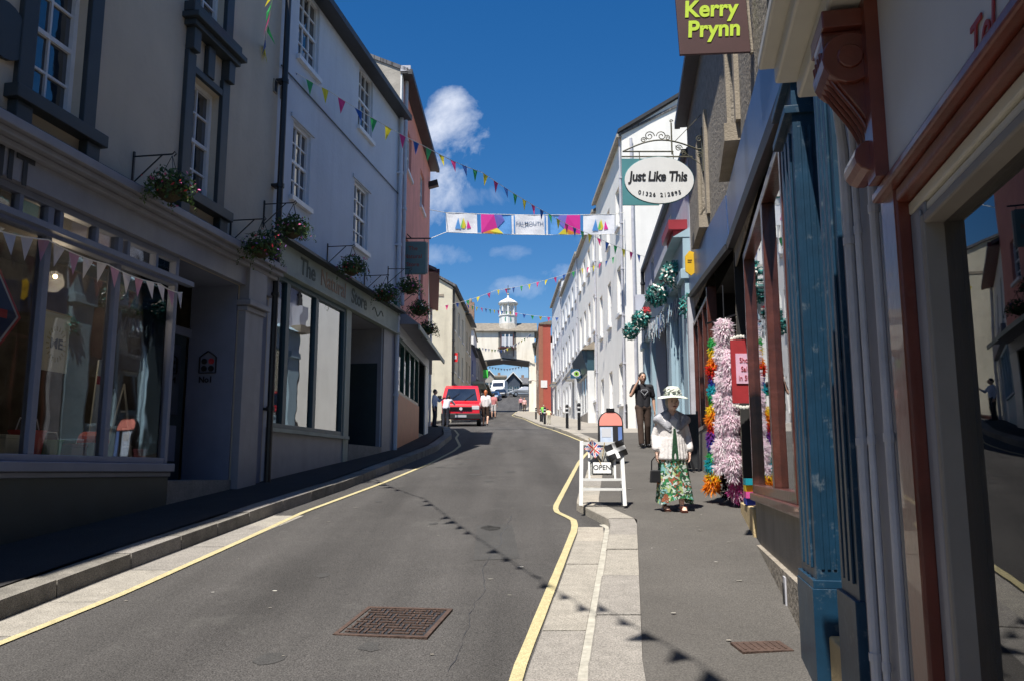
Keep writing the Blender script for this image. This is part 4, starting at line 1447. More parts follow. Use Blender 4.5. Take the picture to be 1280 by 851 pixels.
# white terrace: far part then near parts
def terrace(label, ya, yb, eave_px, eave_y, nb, zs_, mt, doors, shopat=None, cornice=False, cat='house', gable=False, strings=()):
    xa, xb = interp(RF, yb), interp(RF, ya)          # A is the far end
    b = Bld('terraced_house', label, cat, (xa, yb), (xb, ya), gz(ya) + .1)
    H = pt(eave_px, eave_y, ya).z - b.z0
    L = b.L
    bay = L / nb
    ops, wins = [], []
    for i in range(nb):
        cx_ = bay * (i + .5)
        for z, h_ in zs_:
            slope_up = (L - cx_) * .0 if shopat else 0
            o = (cx_ - .5, cx_ + .5, z, z + h_, .17)
            if shopat and z < 3 and shopat[0] - .6 < cx_ < shopat[1] + .6: continue
            if not shopat and z < 2.2 and i in doors: continue
            ops.append(o); wins.append(o)
    dlist = []
    for i in doors:
        cx_ = bay * (i + .5)
        g = gz(b.world(cx_, 0, 0).y) + .1 - b.z0
        o = (cx_ - .5, cx_ + .5, g - .2, g + 2.3, .3)
        if not any(abs((w_[0] + w_[1]) / 2 - cx_) < .9 and w_[2] < g + 2.4 for w_ in wins):
            ops.append(o); dlist.append(o)
    if shopat:
        ops.append((shopat[0], shopat[1], -.3, shopat[2], .05))
    b.wall(-1, H, ops, 9, mt, side=mt)
    for o in wins:
        b.sash(o, 2, 4, y=.13, fr=.07, sillout=.10, silldrop=.10, mt=M['sash'])
    for o in dlist:
        MB().box(o[0] + .05, o[1] - .05, .22, .28, o[2], o[3], M['teal']).build('door', b.root)
        MB().box(o[0] - .25, o[1] + .25, -.45, 0, o[3] + .12, o[3] + .22, mt).xprism([(-.5, o[3] + .221), (0, o[3] + .42), (0, o[3] + .221)], o[0] - .3, o[1] + .3, M['sandstone']).build('door_hood', b.root)
    for z in strings:
        MB().box(0, L, -.06, 0, z, z + .12, mt).build('string_course', b.root)
    b.roof(H + .02, 9, 2.4, M['slate'], over=.10, gutter_mat=M['greyrender'])
    mb = MB().box(L * .02, L * .02 + .8, 3.6, 4.6, H + 1.5, H + 3.2, M['greyrender'])
    mb.build('chimney', b.root)
    b.pipe(L - .12, 0, H - .1, .036, M['pvc'])
    return b

gw = mat('grey_white_render', (.76, .77, .78), .85, .05, 1.3, .2, 50, streak=.12)
terrace('grey white terraced house at the far end of the right terrace', 61, 71.4, 700, 350, 4, ((.9, 1.5), (3.6, 1.7), (6.4, 1.3)), gw, (1,), strings=(3.1,))
terrace('pale grey terraced house with string course in the right terrace', 48.5, 60.95, 722, 315, 5, ((1.3, 1.5), (4.2, 1.7), (7.3, 1.3)), gw, (3,), strings=(3.6,))
bt = terrace('white terraced house with a navy shopfront projecting at its foot', 39.5, 48.45, 744, 262, 4, ((1.2, 1.5), (4.6, 1.8), (8, 1.3)), M['whitewall'], (), shopat=(2.2, 7.2, 3.4), strings=())
b = bt
sm = MB()
sm.box(2.0, 7.4, -.35, -.02, 2.7, 3.7, M['teal'])
sm.xprism([(-.62, 3.72), (0, 4.15), (0, 3.72)], 1.85, 7.6, M['sandstone'])
sm.xprism([(-.62, 3.7), (-.36, 2.75), (-.35, 2.75), (-.35, 3.7)], 2.1, 7.35, mat('navy_fascia', (.03, .065, .10), .4))
sm.build('shop_fascia', b.root)
b.glazing(2.2, 7.2, .7, 2.7, [3.2, 4.5, 5.8], M['white'], y=-.2, glass=M['glass2'], room_d=.8)
MB().box(2.1, 7.3, -.28, .05, -.6, .7, M['greyriser']).build('stall_riser', b.root)
MB().box(2.0, 2.2, -.34, 0, -.6, 2.7, M['white']).box(7.2, 7.4, -.34, 0, -.6, 2.7, M['white']).build('pilaster', b.root)
bn = terrace('tall white rendered house with its sunlit gable facing down the street', 31.0, 39.45, 783, 168, 3, ((1.0, 1.6), (4.5, 1.9), (8.0, 1.6)), M['whitewall'], ())
b = bn
# gable end wall, facing the camera
gA = Vector((interp(RF, 31.0), 31.0))
zg = pt(783, 168, 31).z - b.z0
zgr = pt(850, 122, 31).z - b.z0
dx = pt(850, 122, 31).x - gA.x
MB().xprism([(.0, zg), (dx, zgr), (dx + 2.2, zgr + 1.4), (9, zg)], b.L - .25, b.L, M['whitewall']).build('gable_wall', b.root)
MB().xprism([(-.15, zg + .02), (dx, zgr + .05), (dx + 2.2, zgr + 1.5), (dx + 2.2, zgr + 1.66), (dx, zgr + .2), (-.15, zg + .16)], b.L - .3, b.L + .14, M['gutter']).build('verge_board', b.root)
MB().box(b.L - .3, b.L + .03, -.03, 0, -.6, .9, M['gutter']).build('plinth', b.root)
MB().tube([(b.L + .08, .35, -.2), (b.L + .08, .35, zg - .2)], .06, M['pvc'], 8).build('downpipe', b.root)

# ---- ice blue shop house (lit) between the white gable and the stone house
b = Bld('shop_house', 'pale grey rendered house over an ice blue painted shopfront hung with flower balls', 'shop', (4.28, 26.5), (3.55, 16.25), gz(16.2) + .1)
RB = b
H = 8.05 - b.z0
gf = gz(26.5) + .1 - b.z0
ff = 3.55
xa, xb_ = b.uv(821, 480)[0], b.uv(841, 480)[0]
ops = [(2.2, 3.1, 5.0, 6.0, .15), (6.4, 7.4, 4.6, 5.9, .15), (xa, xb_, -.5, ff + .35, .3), (.7, xa - .5, gf - .1, ff + .35, .05), (xb_ + .9, b.L - .7, -.1, ff + .35, .05)]
b.wall(-1, H, ops, 8, M['lilacwall'])
b.roof(H + .02, 8, 2, M['slate'], over=.02)
for o in ops[:2]:
    b.sash(o, 2, 4, sillout=.2, silldrop=.12, sillmat=M['gutter'])
MB().box(xa, xb_, .28, .34, -.5, ff + .35, M['teal']).box(xa + .15, xb_ - .15, .26, .279, 1.2, 2.9, M['win']).build('door', b.root)
ga, gbx = ops[3], ops[4]
b.glazing(ga[0], ga[1], gf + .6, ff + .35, [(ga[0] + ga[1]) / 2], M['iceblue'], y=.02, glass=M['glass2'], room_d=.8)
b.glazing(gbx[0], gbx[1], .9, ff + .35, [gbx[0] + .9, gbx[0] + 1.9], M['iceblue'], y=.02, glass=M['glass2'], room_d=.8)
MB().box(ga[0], ga[1], -.02, .1, 0, gf + .6, M['iceblue']).build('stall_riser', b.root)
MB().box(gbx[0], gbx[1], -.02, .1, -.5, .9, M['iceblue']).build('stall_riser', b.root)
for p0, p1 in ((.1, .7), (xa - .45, xa - .02), (xb_ + .02, xb_ + .85), (b.L - .65, b.L - .05)):
    MB().box(p0, p1, -.12, 0, -.5, ff + .3, M['iceblue']).box(p0 - .03, p1 + .03, -.15, 0, -.5, .6, M['iceblue']).box(p0 - .04, p1 + .04, -.2, 0, ff + .1, ff + .3, M['iceblue']).build('pilaster', b.root, bevel=.01)
MB().box(.05, b.L - .03, -.14, -.001, ff + .302, ff + .95, M['iceblue']).xprism([(-.34, ff + .953), (0, ff + 1.15), (0, ff + .953)], .02, b.L - .02, M['iceblue']).build('fascia', b.root)
# red pediment box and its brace near the stone house
mb = MB()
cr = mat('crimson_paint', (.28, .02, .03), .5, .1, 5)
sx = b.L - 1.6
mb.box(sx, sx + 1.3, -.38, -.001, 4.75, 4.95, cr)
mb.box(sx + .1, sx + 1.2, -.28, -.002, 4.55, 4.745, cr)
mb.box(sx + .2, sx + 1.1, -.16, -.003, 3.95 + .8, 4.545 + .0, cr) if False else None
mb.box(sx + .25, sx + 1.05, -.1, -.003, 4.72 - .3, 4.545, cr)
mb.build('crimson_canopy', b.root)
# sandstone bay cap at the far end
MB().box(.0, .5, -.45, -.002, 4.5, 4.75, M['sandstone']).box(.05, .45, -.35, -.003, 4.752, 5.4, M['lilacwall']).build('bay_cap', b.root)
b.pipe(.08, -.2, H - .1, .06, M['gutter'])

# ---- stone house, far half (boa doorway)
b = Bld('stone_house', 'rough grey stone house with deep sandstone sills above the feather boa shop', 'house', (3.55, 16.2), (2.763, 10.2), gz(10.2) + .1)
RS1 = b
zl = lambda Y: .1 * Y + .1 - b.z0
fb = lambda y_: 3.33 + .1 * y_ + .06      # fascia bottom, absolute z at depth y_
H = 8.62 - b.z0
slz = 5.55 - b.z0
ops = []
for cy in (13.3,):
    s_ = (16.2 - cy) / 6 * b.L
    ops.append((s_ - .55, s_ + .55, slz, slz + 1.7, .35))
sdoor = b.L - 3.0
ops.append((.35, b.L, -.6, fb(13) - b.z0, .02))
b.wall(-1, H, ops, 7, M['stone'])
b.sash(ops[0], 2, 4, y=.3, sill=False)
MB().box(ops[0][0] - .12, ops[0][1] + .12, -.17, .1, slz - .2, slz - .003, M['sandstone']).build('sill', b.root)
MB().box(ops[0][0] - .2, ops[0][0], -.05, .02, slz, slz + 1.7, M['sandstone']).build('window_surround', b.root)
MB().box(ops[0][1], ops[0][1] + .2, -.05, .02, slz, slz + 1.7, M['sandstone']).build('window_surround', b.root)
b.roof(H + .03, 7, 2.2, M['slate'], over=.14)
# sloping fascia board
def slopefas(bb, ya, yb, hgt, out_, mt, name='fascia', dz=0):
    L = bb.L
    za, zb_ = fb(ya) - bb.z0 + dz, fb(yb) - bb.z0 + dz
    mb = MB()
    vs = []
    for s_, z in ((0, za), (L, zb_)):
        vs += [(s_, -out_, z), (s_, -.0015, z), (s_, -.0015, z + hgt), (s_, -out_ - .02, z + hgt)]
    mb.add(vs, [(0, 1, 2, 3)[::-1], (4, 5, 6, 7), (0, 4, 5, 1)[::-1], (3, 2, 6, 7), (0, 3, 7, 4), (1, 5, 6, 2)[::-1]], mt)
    return mb.build(name, bb.root)
slopefas(b, 16.2, 10.2, .63, .05, M['fascia_blue'])
slopefas(b, 16.2, 10.2, .07, .08, M['black'], 'fascia_trim', -.075)
MB().box(.0, .35, -.12, 0, -.5, fb(16.2) - b.z0 - .1, M['pvc']).build('pilaster', b.root)
# dark shop beyond the boas: window, then open doorway
zz1 = fb(12) - b.z0 - .2
b.glazing(.38, 3.1, 1.2, zz1, [1.3, 2.2], M['brownwood'], y=.02, room_d=1.2)
MB().box(.36, 3.1, -.03, .12, -.5, 1.2, M['greyriser']).build('stall_riser', b.root)
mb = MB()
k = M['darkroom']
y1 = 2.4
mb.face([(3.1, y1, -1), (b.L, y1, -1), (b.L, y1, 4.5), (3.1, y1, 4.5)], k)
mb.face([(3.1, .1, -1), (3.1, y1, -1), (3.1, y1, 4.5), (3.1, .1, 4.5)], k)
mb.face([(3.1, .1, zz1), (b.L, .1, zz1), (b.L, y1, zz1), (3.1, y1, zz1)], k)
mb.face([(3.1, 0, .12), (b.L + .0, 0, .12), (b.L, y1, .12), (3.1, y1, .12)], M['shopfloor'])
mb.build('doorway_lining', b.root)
MB().box(3.1, 3.18, -.05, .1, -.4, zz1 + .1, M['brownwood']).build('door_post', b.root)

# ---- stone house / blue shopfront, near half
b = Bld('blue_shopfront_house', 'stone house with glossy blue shopfront of fluted pilasters nearest the terracotta framed shop', 'shop', (2.763, 10.15), (.772 + .195 * 2.66, 2.66), gz(5) + .1)
RS2 = b
L = b.L
sY = lambda Y: (10.15 - Y) / (10.15 - 2.66) * L
pA0, pA1 = b.uv(1002, 700, .10)[0], b.uv(1022, 740, .10)[0]
dn0, dn1 = pA1, b.uv(1056, 800, .05)[0]
pB1 = b.uv(1078, 800, .05)[0]
w0_, w1_ = b.uv(944, 560)[0], b.uv(1001, 560)[0]
zsl = (b.uv(945, 612)[1] + b.uv(1000, 634)[1]) / 2
print('RS2', pA0, pA1, dn1, pB1, w0_, w1_, zsl, L)
slz = 5.3 - b.z0
ops = []
for cy in (9.2, 4.95):
    ops.append((sY(cy) - .55, sY(cy) + .55, slz, slz + 1.7, .35))
ops.append((0, pB1 + .0, -.8, fb(6) - b.z0 + .1, .02))
H = 8.62 - b.z0
b.wall(-1, H, ops, 7, M['stone'])
b.roof(H + .03, 7, 2.2, M['slate'], over=.14)
for o in ops[:2]:
    b.sash(o, 2, 4, y=.3, sill=False)
    MB().box(o[0] - .12, o[1] + .12, -.17, .1, slz - .2, slz - .003, M['sandstone']).build('sill', b.root)
    MB().box(o[0] - .2, o[0], -.05, .02, slz, slz + 1.7, M['sandstone']).build('window_surround', b.root)
    MB().box(o[1], o[1] + .2, -.05, .02, slz, slz + 1.7, M['sandstone']).build('window_surround', b.root)
slopefas(b, 10.2, 2.66, .63, .05, M['fascia_blue'])
slopefas(b, 10.2, 2.66, .07, .08, M['black'], 'fascia_trim', -.075)
pk = M['brownwood']
ztop = fb(7) - b.z0 - .12
muls = [b.uv(971, 560)[0]]
# door return at the far end of the window, then the window
b.glazing(w0_, w1_, zsl, fb(5.6) - b.z0 - .13, muls, pk, y=.02, fr=.08, mw=.13, glass=M['glass2'], room_d=1.6)
MB().box(w0_ - .02, pA0, -.07, .08, zsl - .07, zsl, pk).build('window_sill', b.root, bevel=.01)
MB().box(w0_ - .0, pA0, -.02, .2, -1, zsl - .072, M['greyriser']).build('stall_riser', b.root)
MB().box(w0_ + .3, pA0 - .05, -.06, -.019, -.6, gz(7) + .1 - b.z0 + .12, M['stone']).build('rubble_footing', b.root)
vt = MB()
vx = b.uv(994, 745)
vt.box(vx[0] - .05, vx[0] + .05, -.07, -.018, vx[1] - .13, vx[1] + .13, M['pvc'])
vt.box(vx[0] - .02, vx[0] + .02, -.08, -.0755, vx[1] - .09, vx[1] + .09, M['black'])
vt.build('air_vent', b.root)
mb = MB()
mb.box(0, w0_, 2.3, 2.35, -1, ztop + 1, k)
mb.face([(w0_ - .01, .1, -1), (w0_ - .01, 2.3, -1), (w0_ - .01, 2.3, ztop + .8), (w0_ - .01, .1, ztop + .8)], k)
mb.face([(0, .1, ztop + .2), (w0_, .1, ztop + .2), (w0_, 2.3, ztop + .2), (0, 2.3, ztop + .2)], k)
zd = gz(9.5) + .1 - b.z0
mb.face([(0, 0, zd + .2), (w0_, 0, zd + .2), (w0_, 2.3, zd + .2), (0, 2.3, zd + .2)], M['shopfloor'])
mb.build('doorway_lining', b.root)
MB().box(-.0, w0_ - .01, -.05, .3, -1, zd + .19, M['step']).build('doorstep', b.root, bevel=.012)
MB().box(.03, .05, -.01, 2.28, -1, fb(10) - b.z0 - .12, M['darkroom']).build('side_lining', b.root)
# red half-door panel and scalloped hanging notice inside the doorway
def fluted(mb, x0, x1, y, z0, z1, mt, ax='x', n=5, out_=.012):
    wd = (x1 - x0) / (2 * n + 1)
    for i in range(n):
        c_ = x0 + wd * (2 * i + 1.5)
        if ax == 'x':
            mb.box(c_ - wd * .55, c_ + wd * .55, y - out_, y, z0, z1, mt)
        else:
            mb.box(y - .0, y + out_, c_ - wd * .55, c_ + wd * .55, z0, z1, mt)
zt = fb(5.4) - b.z0 - .15
bl = M['bluepaint']
gA = gz(5.7) + .1 - b.z0
mb = MB()
dR = .02
mb.box(pA0, pA1, -.10, dR, -.8, zt, bl)
mb.box(pA0 - .025, pA1 + .018, -.125, dR + .0, -.8, gA + .36, bl)
mb.box(pA0 - .02, pA1 + .012, -.12, dR, gA + .36, gA + .40, bl)
fluted(mb, -.09, dR - .01, pA1, gA + .45, zt - .35, bl, 'y', 3, .006)
fluted(mb, pA0 + .02, pA1 - .02, -.10, gA + .45, zt - .35, bl, 'x', 3)
for zz_ in (zt - .28, zt - .1):
    mb.box(pA0 - .03, pA1 + .02, -.14, dR, zz_, zz_ + .045, bl)
mb.tube([(pA0 + .08, -.05, zt + .0), (pA0 + .08, -.05, zt + .16)], [.05, .02], bl, 8)
mb.build('pilaster', b.root, bevel=.004)
mb = MB()
gB = gz(3.6) + .1 - b.z0
mb.box(dn1, pB1, -.05, .2, -.8, zt + .05, bl)
mb.box(dn1 - .015, pB1 + .008, -.07, .18, -.8, gB + .62, bl)
fluted(mb, dn1 + .02, pB1 - .02, -.05, gB + .68, zt - .2, bl, 'x', 3, .012)
mb.build('pilaster', b.root, bevel=.004)
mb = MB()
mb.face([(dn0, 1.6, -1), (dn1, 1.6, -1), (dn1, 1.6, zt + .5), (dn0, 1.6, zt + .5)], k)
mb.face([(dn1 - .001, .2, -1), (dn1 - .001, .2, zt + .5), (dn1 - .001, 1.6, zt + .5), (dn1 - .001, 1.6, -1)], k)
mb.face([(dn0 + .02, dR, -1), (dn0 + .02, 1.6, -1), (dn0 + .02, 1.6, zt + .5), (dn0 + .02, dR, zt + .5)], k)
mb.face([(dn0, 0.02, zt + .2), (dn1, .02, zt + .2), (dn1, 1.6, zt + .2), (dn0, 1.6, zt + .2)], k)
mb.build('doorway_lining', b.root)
MB().box(dn0 + .0, dn1 - .017, -.06, 1.55, -1, gA + .14, M['step']).build('doorstep', b.root, bevel=.012)
# pale wall strip with two plastic pipes
mb = MB().box(pB1 + .002, L - .002, -.03, -.001, -1, 3.3, M['lilac_lt'])
mb.build('pipe_chase', b.root)
for dx_, r_ in ((.10, .02), (.17, .013), (.28, .016)):
    mb = MB()
    xx = pB1 + dx_ * (L - pB1) / .36
    mb.tube([(xx, -.052, -.8), (xx, -.052, 2.3), (xx + .0, -.075, 2.6)], r_, M['pvc'], 10)
    for z in (.3, 1.1, 1.9): mb.tube([(xx, -.052, z), (xx, -.052, z + .03)], r_ * 1.22, M['pvc'], 10)
    mb.build('downpipe', b.root)

# ---- terracotta framed shop at the right edge
Ya, Yb_ = 2.62, -7.0
b = Bld('terracotta_shop', 'shop with oxblood frame, ivory moulding and big reflecting window at the right edge', 'shop', (.772 + .195 * Ya, Ya), (.772 + .195 * Yb_, Yb_), gz(2) + .1)
RR = b
zpan = b.uv(1117, 213, .1)[1]
zred = b.uv(1131, 246, .07)[1]
ziv = b.uv(1150, 262, .03)[1]
p1_, p2_, p3_, p4_ = b.uv(1129, 500, .1)[0], b.uv(1142, 500, .06)[0], b.uv(1180, 500, .03)[0], b.uv(1206, 500, 0)[0]
print('RR', zpan, zred, ziv, p1_, p2_, p3_, p4_)
b.wall(-1, 8.5, [(.0, b.L - 1, -.5, zpan - .1, .02), (1.5, 2.6, 5.5, 7.2, .15)], 7, M['creamwall'])
b.sash((1.5, 2.6, 5.5, 7.2))
b.roof(8.53, 7, 2.2, M['slate'], over=.2)
ox = M['oxblood']
mb = MB()
mb.box(0.0, p1_, -.085, .1, -1, zpan, ox)
mb.box(p1_ + .0, p2_, -.055, .1, -1, zred, ox)
mb.build('door_post', b.root, bevel=.01)
MB().box(p1_ + .0, b.L - .5, -.08, .05, zred, zpan - .035, ox).box(.02, b.L - .5, -.115, .03, zpan - .033, zpan, ox).build('lintel', b.root, bevel=.008)
mb = MB()
iv = M['ivory']
mb.box(p2_, p3_, -.042, .1, -1, ziv, M['lilac_lt'])
mb.box(p3_ - .07, p3_ - .02, -.052, -.042, -1, ziv - .02, M['lilac_lt'])

mb.build('window_jamb', b.root, bevel=.006)
MB().box(p2_, b.L - .5, -.045, .1, ziv, zred - .003, iv).box(p2_, b.L - .5, -.035, .1, ziv - .028, ziv - .003, iv).box(p3_ - .01, b.L - .5, -.01, .1, ziv - .045, ziv - .031, iv).build('window_head', b.root, bevel=.006)
b.glazing(p3_ - .02, b.L - 1.5, .45, ziv - .04, [5.4], mat('dull_jamb', (.22, .20, .18), .6), y=.008, fr=.03, mw=.08, glass=M['glass3'], room_d=2.0, wallc=mat('warm_dark_room', (.05, .022, .015), .9))
MB().box(p2_, b.L - .5, -.1, .05, -.6, .45, ox).build('stall_riser', b.root)
MB().box(.20, b.L - .5, -.10, -.003, zpan + .003, zpan + .60, M['panelwhite']).build('fascia', b.root)
MB().box(.10, .20, -.14, -.002, zpan + .002, zpan + .6, ox).build('fascia_frame', b.root)
mb = MB()
mb.box(-.55, b.L - .5, -.24, -.002, zpan + .60, zpan + .68, iv)
mb.box(-.58, b.L - .5, -.32, -.002, zpan + .682, zpan + .76, iv)
mb.box(-.61, b.L - .5, -.38, -.002, zpan + .762, zpan + .82, iv)
mb.build('cornice', b.root, bevel=.012)
rt = b.uv(1222, 40, .1)
text('Tel. 311', .135, mat('red_lettering', (.3, .03, .03), .5), b.root, (rt[0] - .05, -.104, rt[1] - .03), shear=.3, name='fascia_lettering', sx=.85)
# carved scroll console
c0x, c1x = -.02, .13
mb = MB()
zt_, zb0 = zpan + .52, zpan + .06
prof = []
n = 22
for i in range(n + 1):
    t = i / n
    z = zt_ - t * (zt_ - zb0)
    y = -.26 + .13 * (t ** .8) - .03 * math.sin(t * math.pi * 2) - (.06 if t > .88 else 0) * math.sin((t - .88) / .12 * math.pi)
    prof.append((y, z))
poly = prof + [(-.0, zb0), (-.0, zt_)]
mb.xprism(poly, c0x, c1x, ox)
for i in range(4):
    xx = c0x + .02 + i * .037
    mb.tube([(xx, y - .006, z) for y, z in prof[3:19]], .009, ox, 6)
mb.tube([(c0x - .02, -.18, zt_ - .10), (c1x + .02, -.18, zt_ - .10)], .085, ox, 18)
mb.tube([(c0x - .03, -.18, zt_ - .10), (c1x + .03, -.18, zt_ - .10)], .04, ox, 12)
mb.tube([(c0x - .015, -.135, zb0 + .03), (c1x + .015, -.135, zb0 + .03)], .05, ox, 14)
mb.box(c0x - .05, c1x + .03, -.26, 0, zt_, zt_ + .06, ox)
mb.build('scroll_console', b.root, bevel=.004)

# houses up and down the street that only show in reflections or light the scene
b = Bld('town_house', 'plain cream house at the near left edge of the street', 'house', (-6.03 - 9 * .165, -9.0), (-6.03 + 2.95 * .165, 2.95), gz(-6) + .1)
ops = [(1.5 + 3 * i, 2.7 + 3 * i, z, z + 1.9, .15) for i in range(3) for z in (4.6,)] + [(1, 10.5, .6, 3, .05)]
b.wall(-2, 8.4, ops, 8, M['creamwall'])
for o in ops[:3]: b.sash(o, 2, 4)
b.glazing(1, 10.5, .6, 3, [3.4, 5.8, 8.2], M['sash'], room_d=.8)
b.roof(8.43, 8, 2, M['slate'])

# ---- far houses on the rise beyond the bridge
def far_house(label, x0, x1, Y, ze, zr, D, wallm, roofm, gable_front=False, wins=3, name='hillside_house'):
    b = Bld(name, label, 'house', (x0, Y), (x1, Y), gz(Y) - .5)
    L = b.L
    ze, zr = ze - b.z0, zr - b.z0
    ops = [(L * (i + .5) / wins - .5, L * (i + .5) / wins + .5, ze - 1.9, ze - .7, .1) for i in range(wins)]
    b.wall(-1, ze, ops, D, wallm)
    for o in ops: b.sash(o, 2, 2)
    if gable_front:
        MB().prism([(0, ze), (L, ze), (L / 2, zr)], .0, .2, wallm).build('gable', b.root)
        MB().prism([(-.4, ze - .15), (L / 2, zr + .15), (L + .4, ze - .15), (L + .4, ze + .1), (L / 2, zr + .45), (-.4, ze + .1)], -.3, D, roofm).build('roof', b.root)
        MB().prism([(-.42, ze - .1), (L / 2, zr + .2), (L / 2, zr + .42), (-.42, ze + .1)], -.36, -.31, M['white']).prism([(L / 2, zr + .2), (L + .42, ze - .1), (L + .42, ze + .1), (L / 2, zr + .42)], -.36, -.31, M['white']).build('barge_board', b.root)
    else:
        MB().xprism([(-.4, ze), (D / 2, zr), (D + .4, ze), (D + .4, ze - .2), (-.4, ze - .2)], -.2, L + .2, roofm).build('roof', b.root)
        MB().box(L * .2, L * .2 + .5, D / 2 - .25, D / 2 + .25, zr - .5, zr + .45, M['oldbrick']).build('chimney', b.root)
    return b
dk = mat('dark_slate_hung', (.045, .06, .085), .6, .2, 2)
yh = 150
zY = lambda py, Y: pt(640, py, Y).z
xY = lambda px, py, Y: pt(px, py, Y).x
b = far_house('dark slate hung house with white bargeboards beyond the bridge', xY(633, 480, yh), xY(650, 480, yh), yh, zY(477, yh), zY(467, yh), 10, dk, M['slate'], True, 2)
b = far_house('dark blue long house with slate roof beyond the parked silver car', xY(648, 480, yh + 2), xY(668, 480, yh + 2), yh + 2, zY(479, yh + 2), zY(468, yh + 2), 9, dk, M['slate'], False, 3)
b = far_house('small white house on the rise behind the white van', xY(619, 480, yh + 4), xY(632, 480, yh + 4), yh + 4, zY(470, yh + 4), zY(465, yh + 4), 9, M['creamwall'], M['oldslate'], False, 2)
b = far_house('pale grey gabled house on the rise left of the white van', xY(604, 480, yh + 14), xY(619, 480, yh + 14), yh + 14, zY(473, yh + 14), zY(464, yh + 14), 9, M['greyrender'], M['oldslate'], True, 2)
b = far_house('terraced house roof showing far left beyond the bridge', xY(586, 480, yh + 22), xY(604, 480, yh + 22), yh + 22, zY(474, yh + 22), zY(467, yh + 22), 9, M['lilacwall'], M['slate'], False, 3)
b = far_house('white house partly hidden at the right behind the bridge pier', xY(664, 480, yh - 6), xY(684, 480, yh - 6), yh - 6, zY(472, yh - 6), zY(462, yh - 6), 9, M['whitewall'], M['slate'], False, 3)

# ================================================================== PEOPLE
def cap(mb, p, q, r1, r2, mt=None, n=12):
    p, q = Vector(p), Vector(q)
    d = (q - p)
    L = d.length
    d = d.normalized() if L > 1e-6 else Vector((0, 0, 1))
    pts, rs = [], []
    for i in range(5):
        a = math.pi / 2 * i / 4
        pts.append(p - d * r1 * math.cos(a)); rs.append(max(.0005, r1 * math.sin(a)))
    for i in range(5):
        a = math.pi / 2 * i / 4
        pts.append(q + d * r2 * math.sin(a)); rs.append(max(.0005, r2 * math.cos(a)))
    mb.tube(pts, rs, mt or M['skin'], n)


def fuse(mb, name, parent, mt, voxel=.012, smooth=4):
    me = mb.mesh('tmp')
    o = bpy.data.objects.new('tmp', me)
    COL.objects.link(o)
    m = o.modifiers.new('r', 'REMESH')
    m.mode = 'VOXEL'
    m.voxel_size = voxel
    s_ = o.modifiers.new('s', 'SMOOTH')
    s_.factor = .5
    s_.iterations = smooth
    bpy.context.view_layer.update()
    nm = bpy.data.meshes.new_from_object(o.evaluated_get(bpy.context.evaluated_depsgraph_get()))
    bpy.data.objects.remove(o)
    nm.materials.clear()
    nm.materials.append(mt)
    nm.polygons.foreach_set('material_index', [0] * len(nm.polygons))
    nm.polygons.foreach_set('use_smooth', [True] * len(nm.polygons))
    nm.name = name
    q = bpy.data.objects.new(name, nm)
    COL.objects.link(q)
    if parent: q.parent = parent
    return q


def hand(mb, w, d, side, curl=.5, s=1.0):
    """palm and five fingers from wrist w along unit direction d; side: +1 thumb towards +x"""
    w, d = Vector(w), Vector(d).normalized()
    x = Vector((0, -1, 0))                   # across the palm
    nrm = d.cross(x).normalized()
    x = nrm.cross(d).normalized()
    k = w + d * .085 * s
    for i in range(4):
        b_ = w + d * .03 * s + x * (i - 1.5) * .016 * s
        e_ = k + x * (i - 1.5) * .020 * s
        cap(mb, b_, e_, .013 * s, .011 * s, n=8)
        ln = (.062, .072, .068, .052)[i] * s
        m1 = e_ + (d + nrm * .3 * curl * side).normalized() * ln * .5
        m2 = m1 + (d + nrm * 1.3 * curl * side).normalized() * ln * .5
        cap(mb, e_, m1, .0095 * s, .0088 * s, n=8)
        cap(mb, m1, m2, .0088 * s, .0075 * s, n=8)
    t0 = w + d * .02 * s - x * .022 * s
    t1 = t0 + (d * .6 - x * .8).normalized() * .04 * s
    cap(mb, t0, t1, .0125 * s, .0105 * s, n=8)
    cap(mb, t1, t1 + (d * .9 - x * .35 + nrm * .2 * side).normalized() * .03 * s, .0105 * s, .0085 * s, n=8)


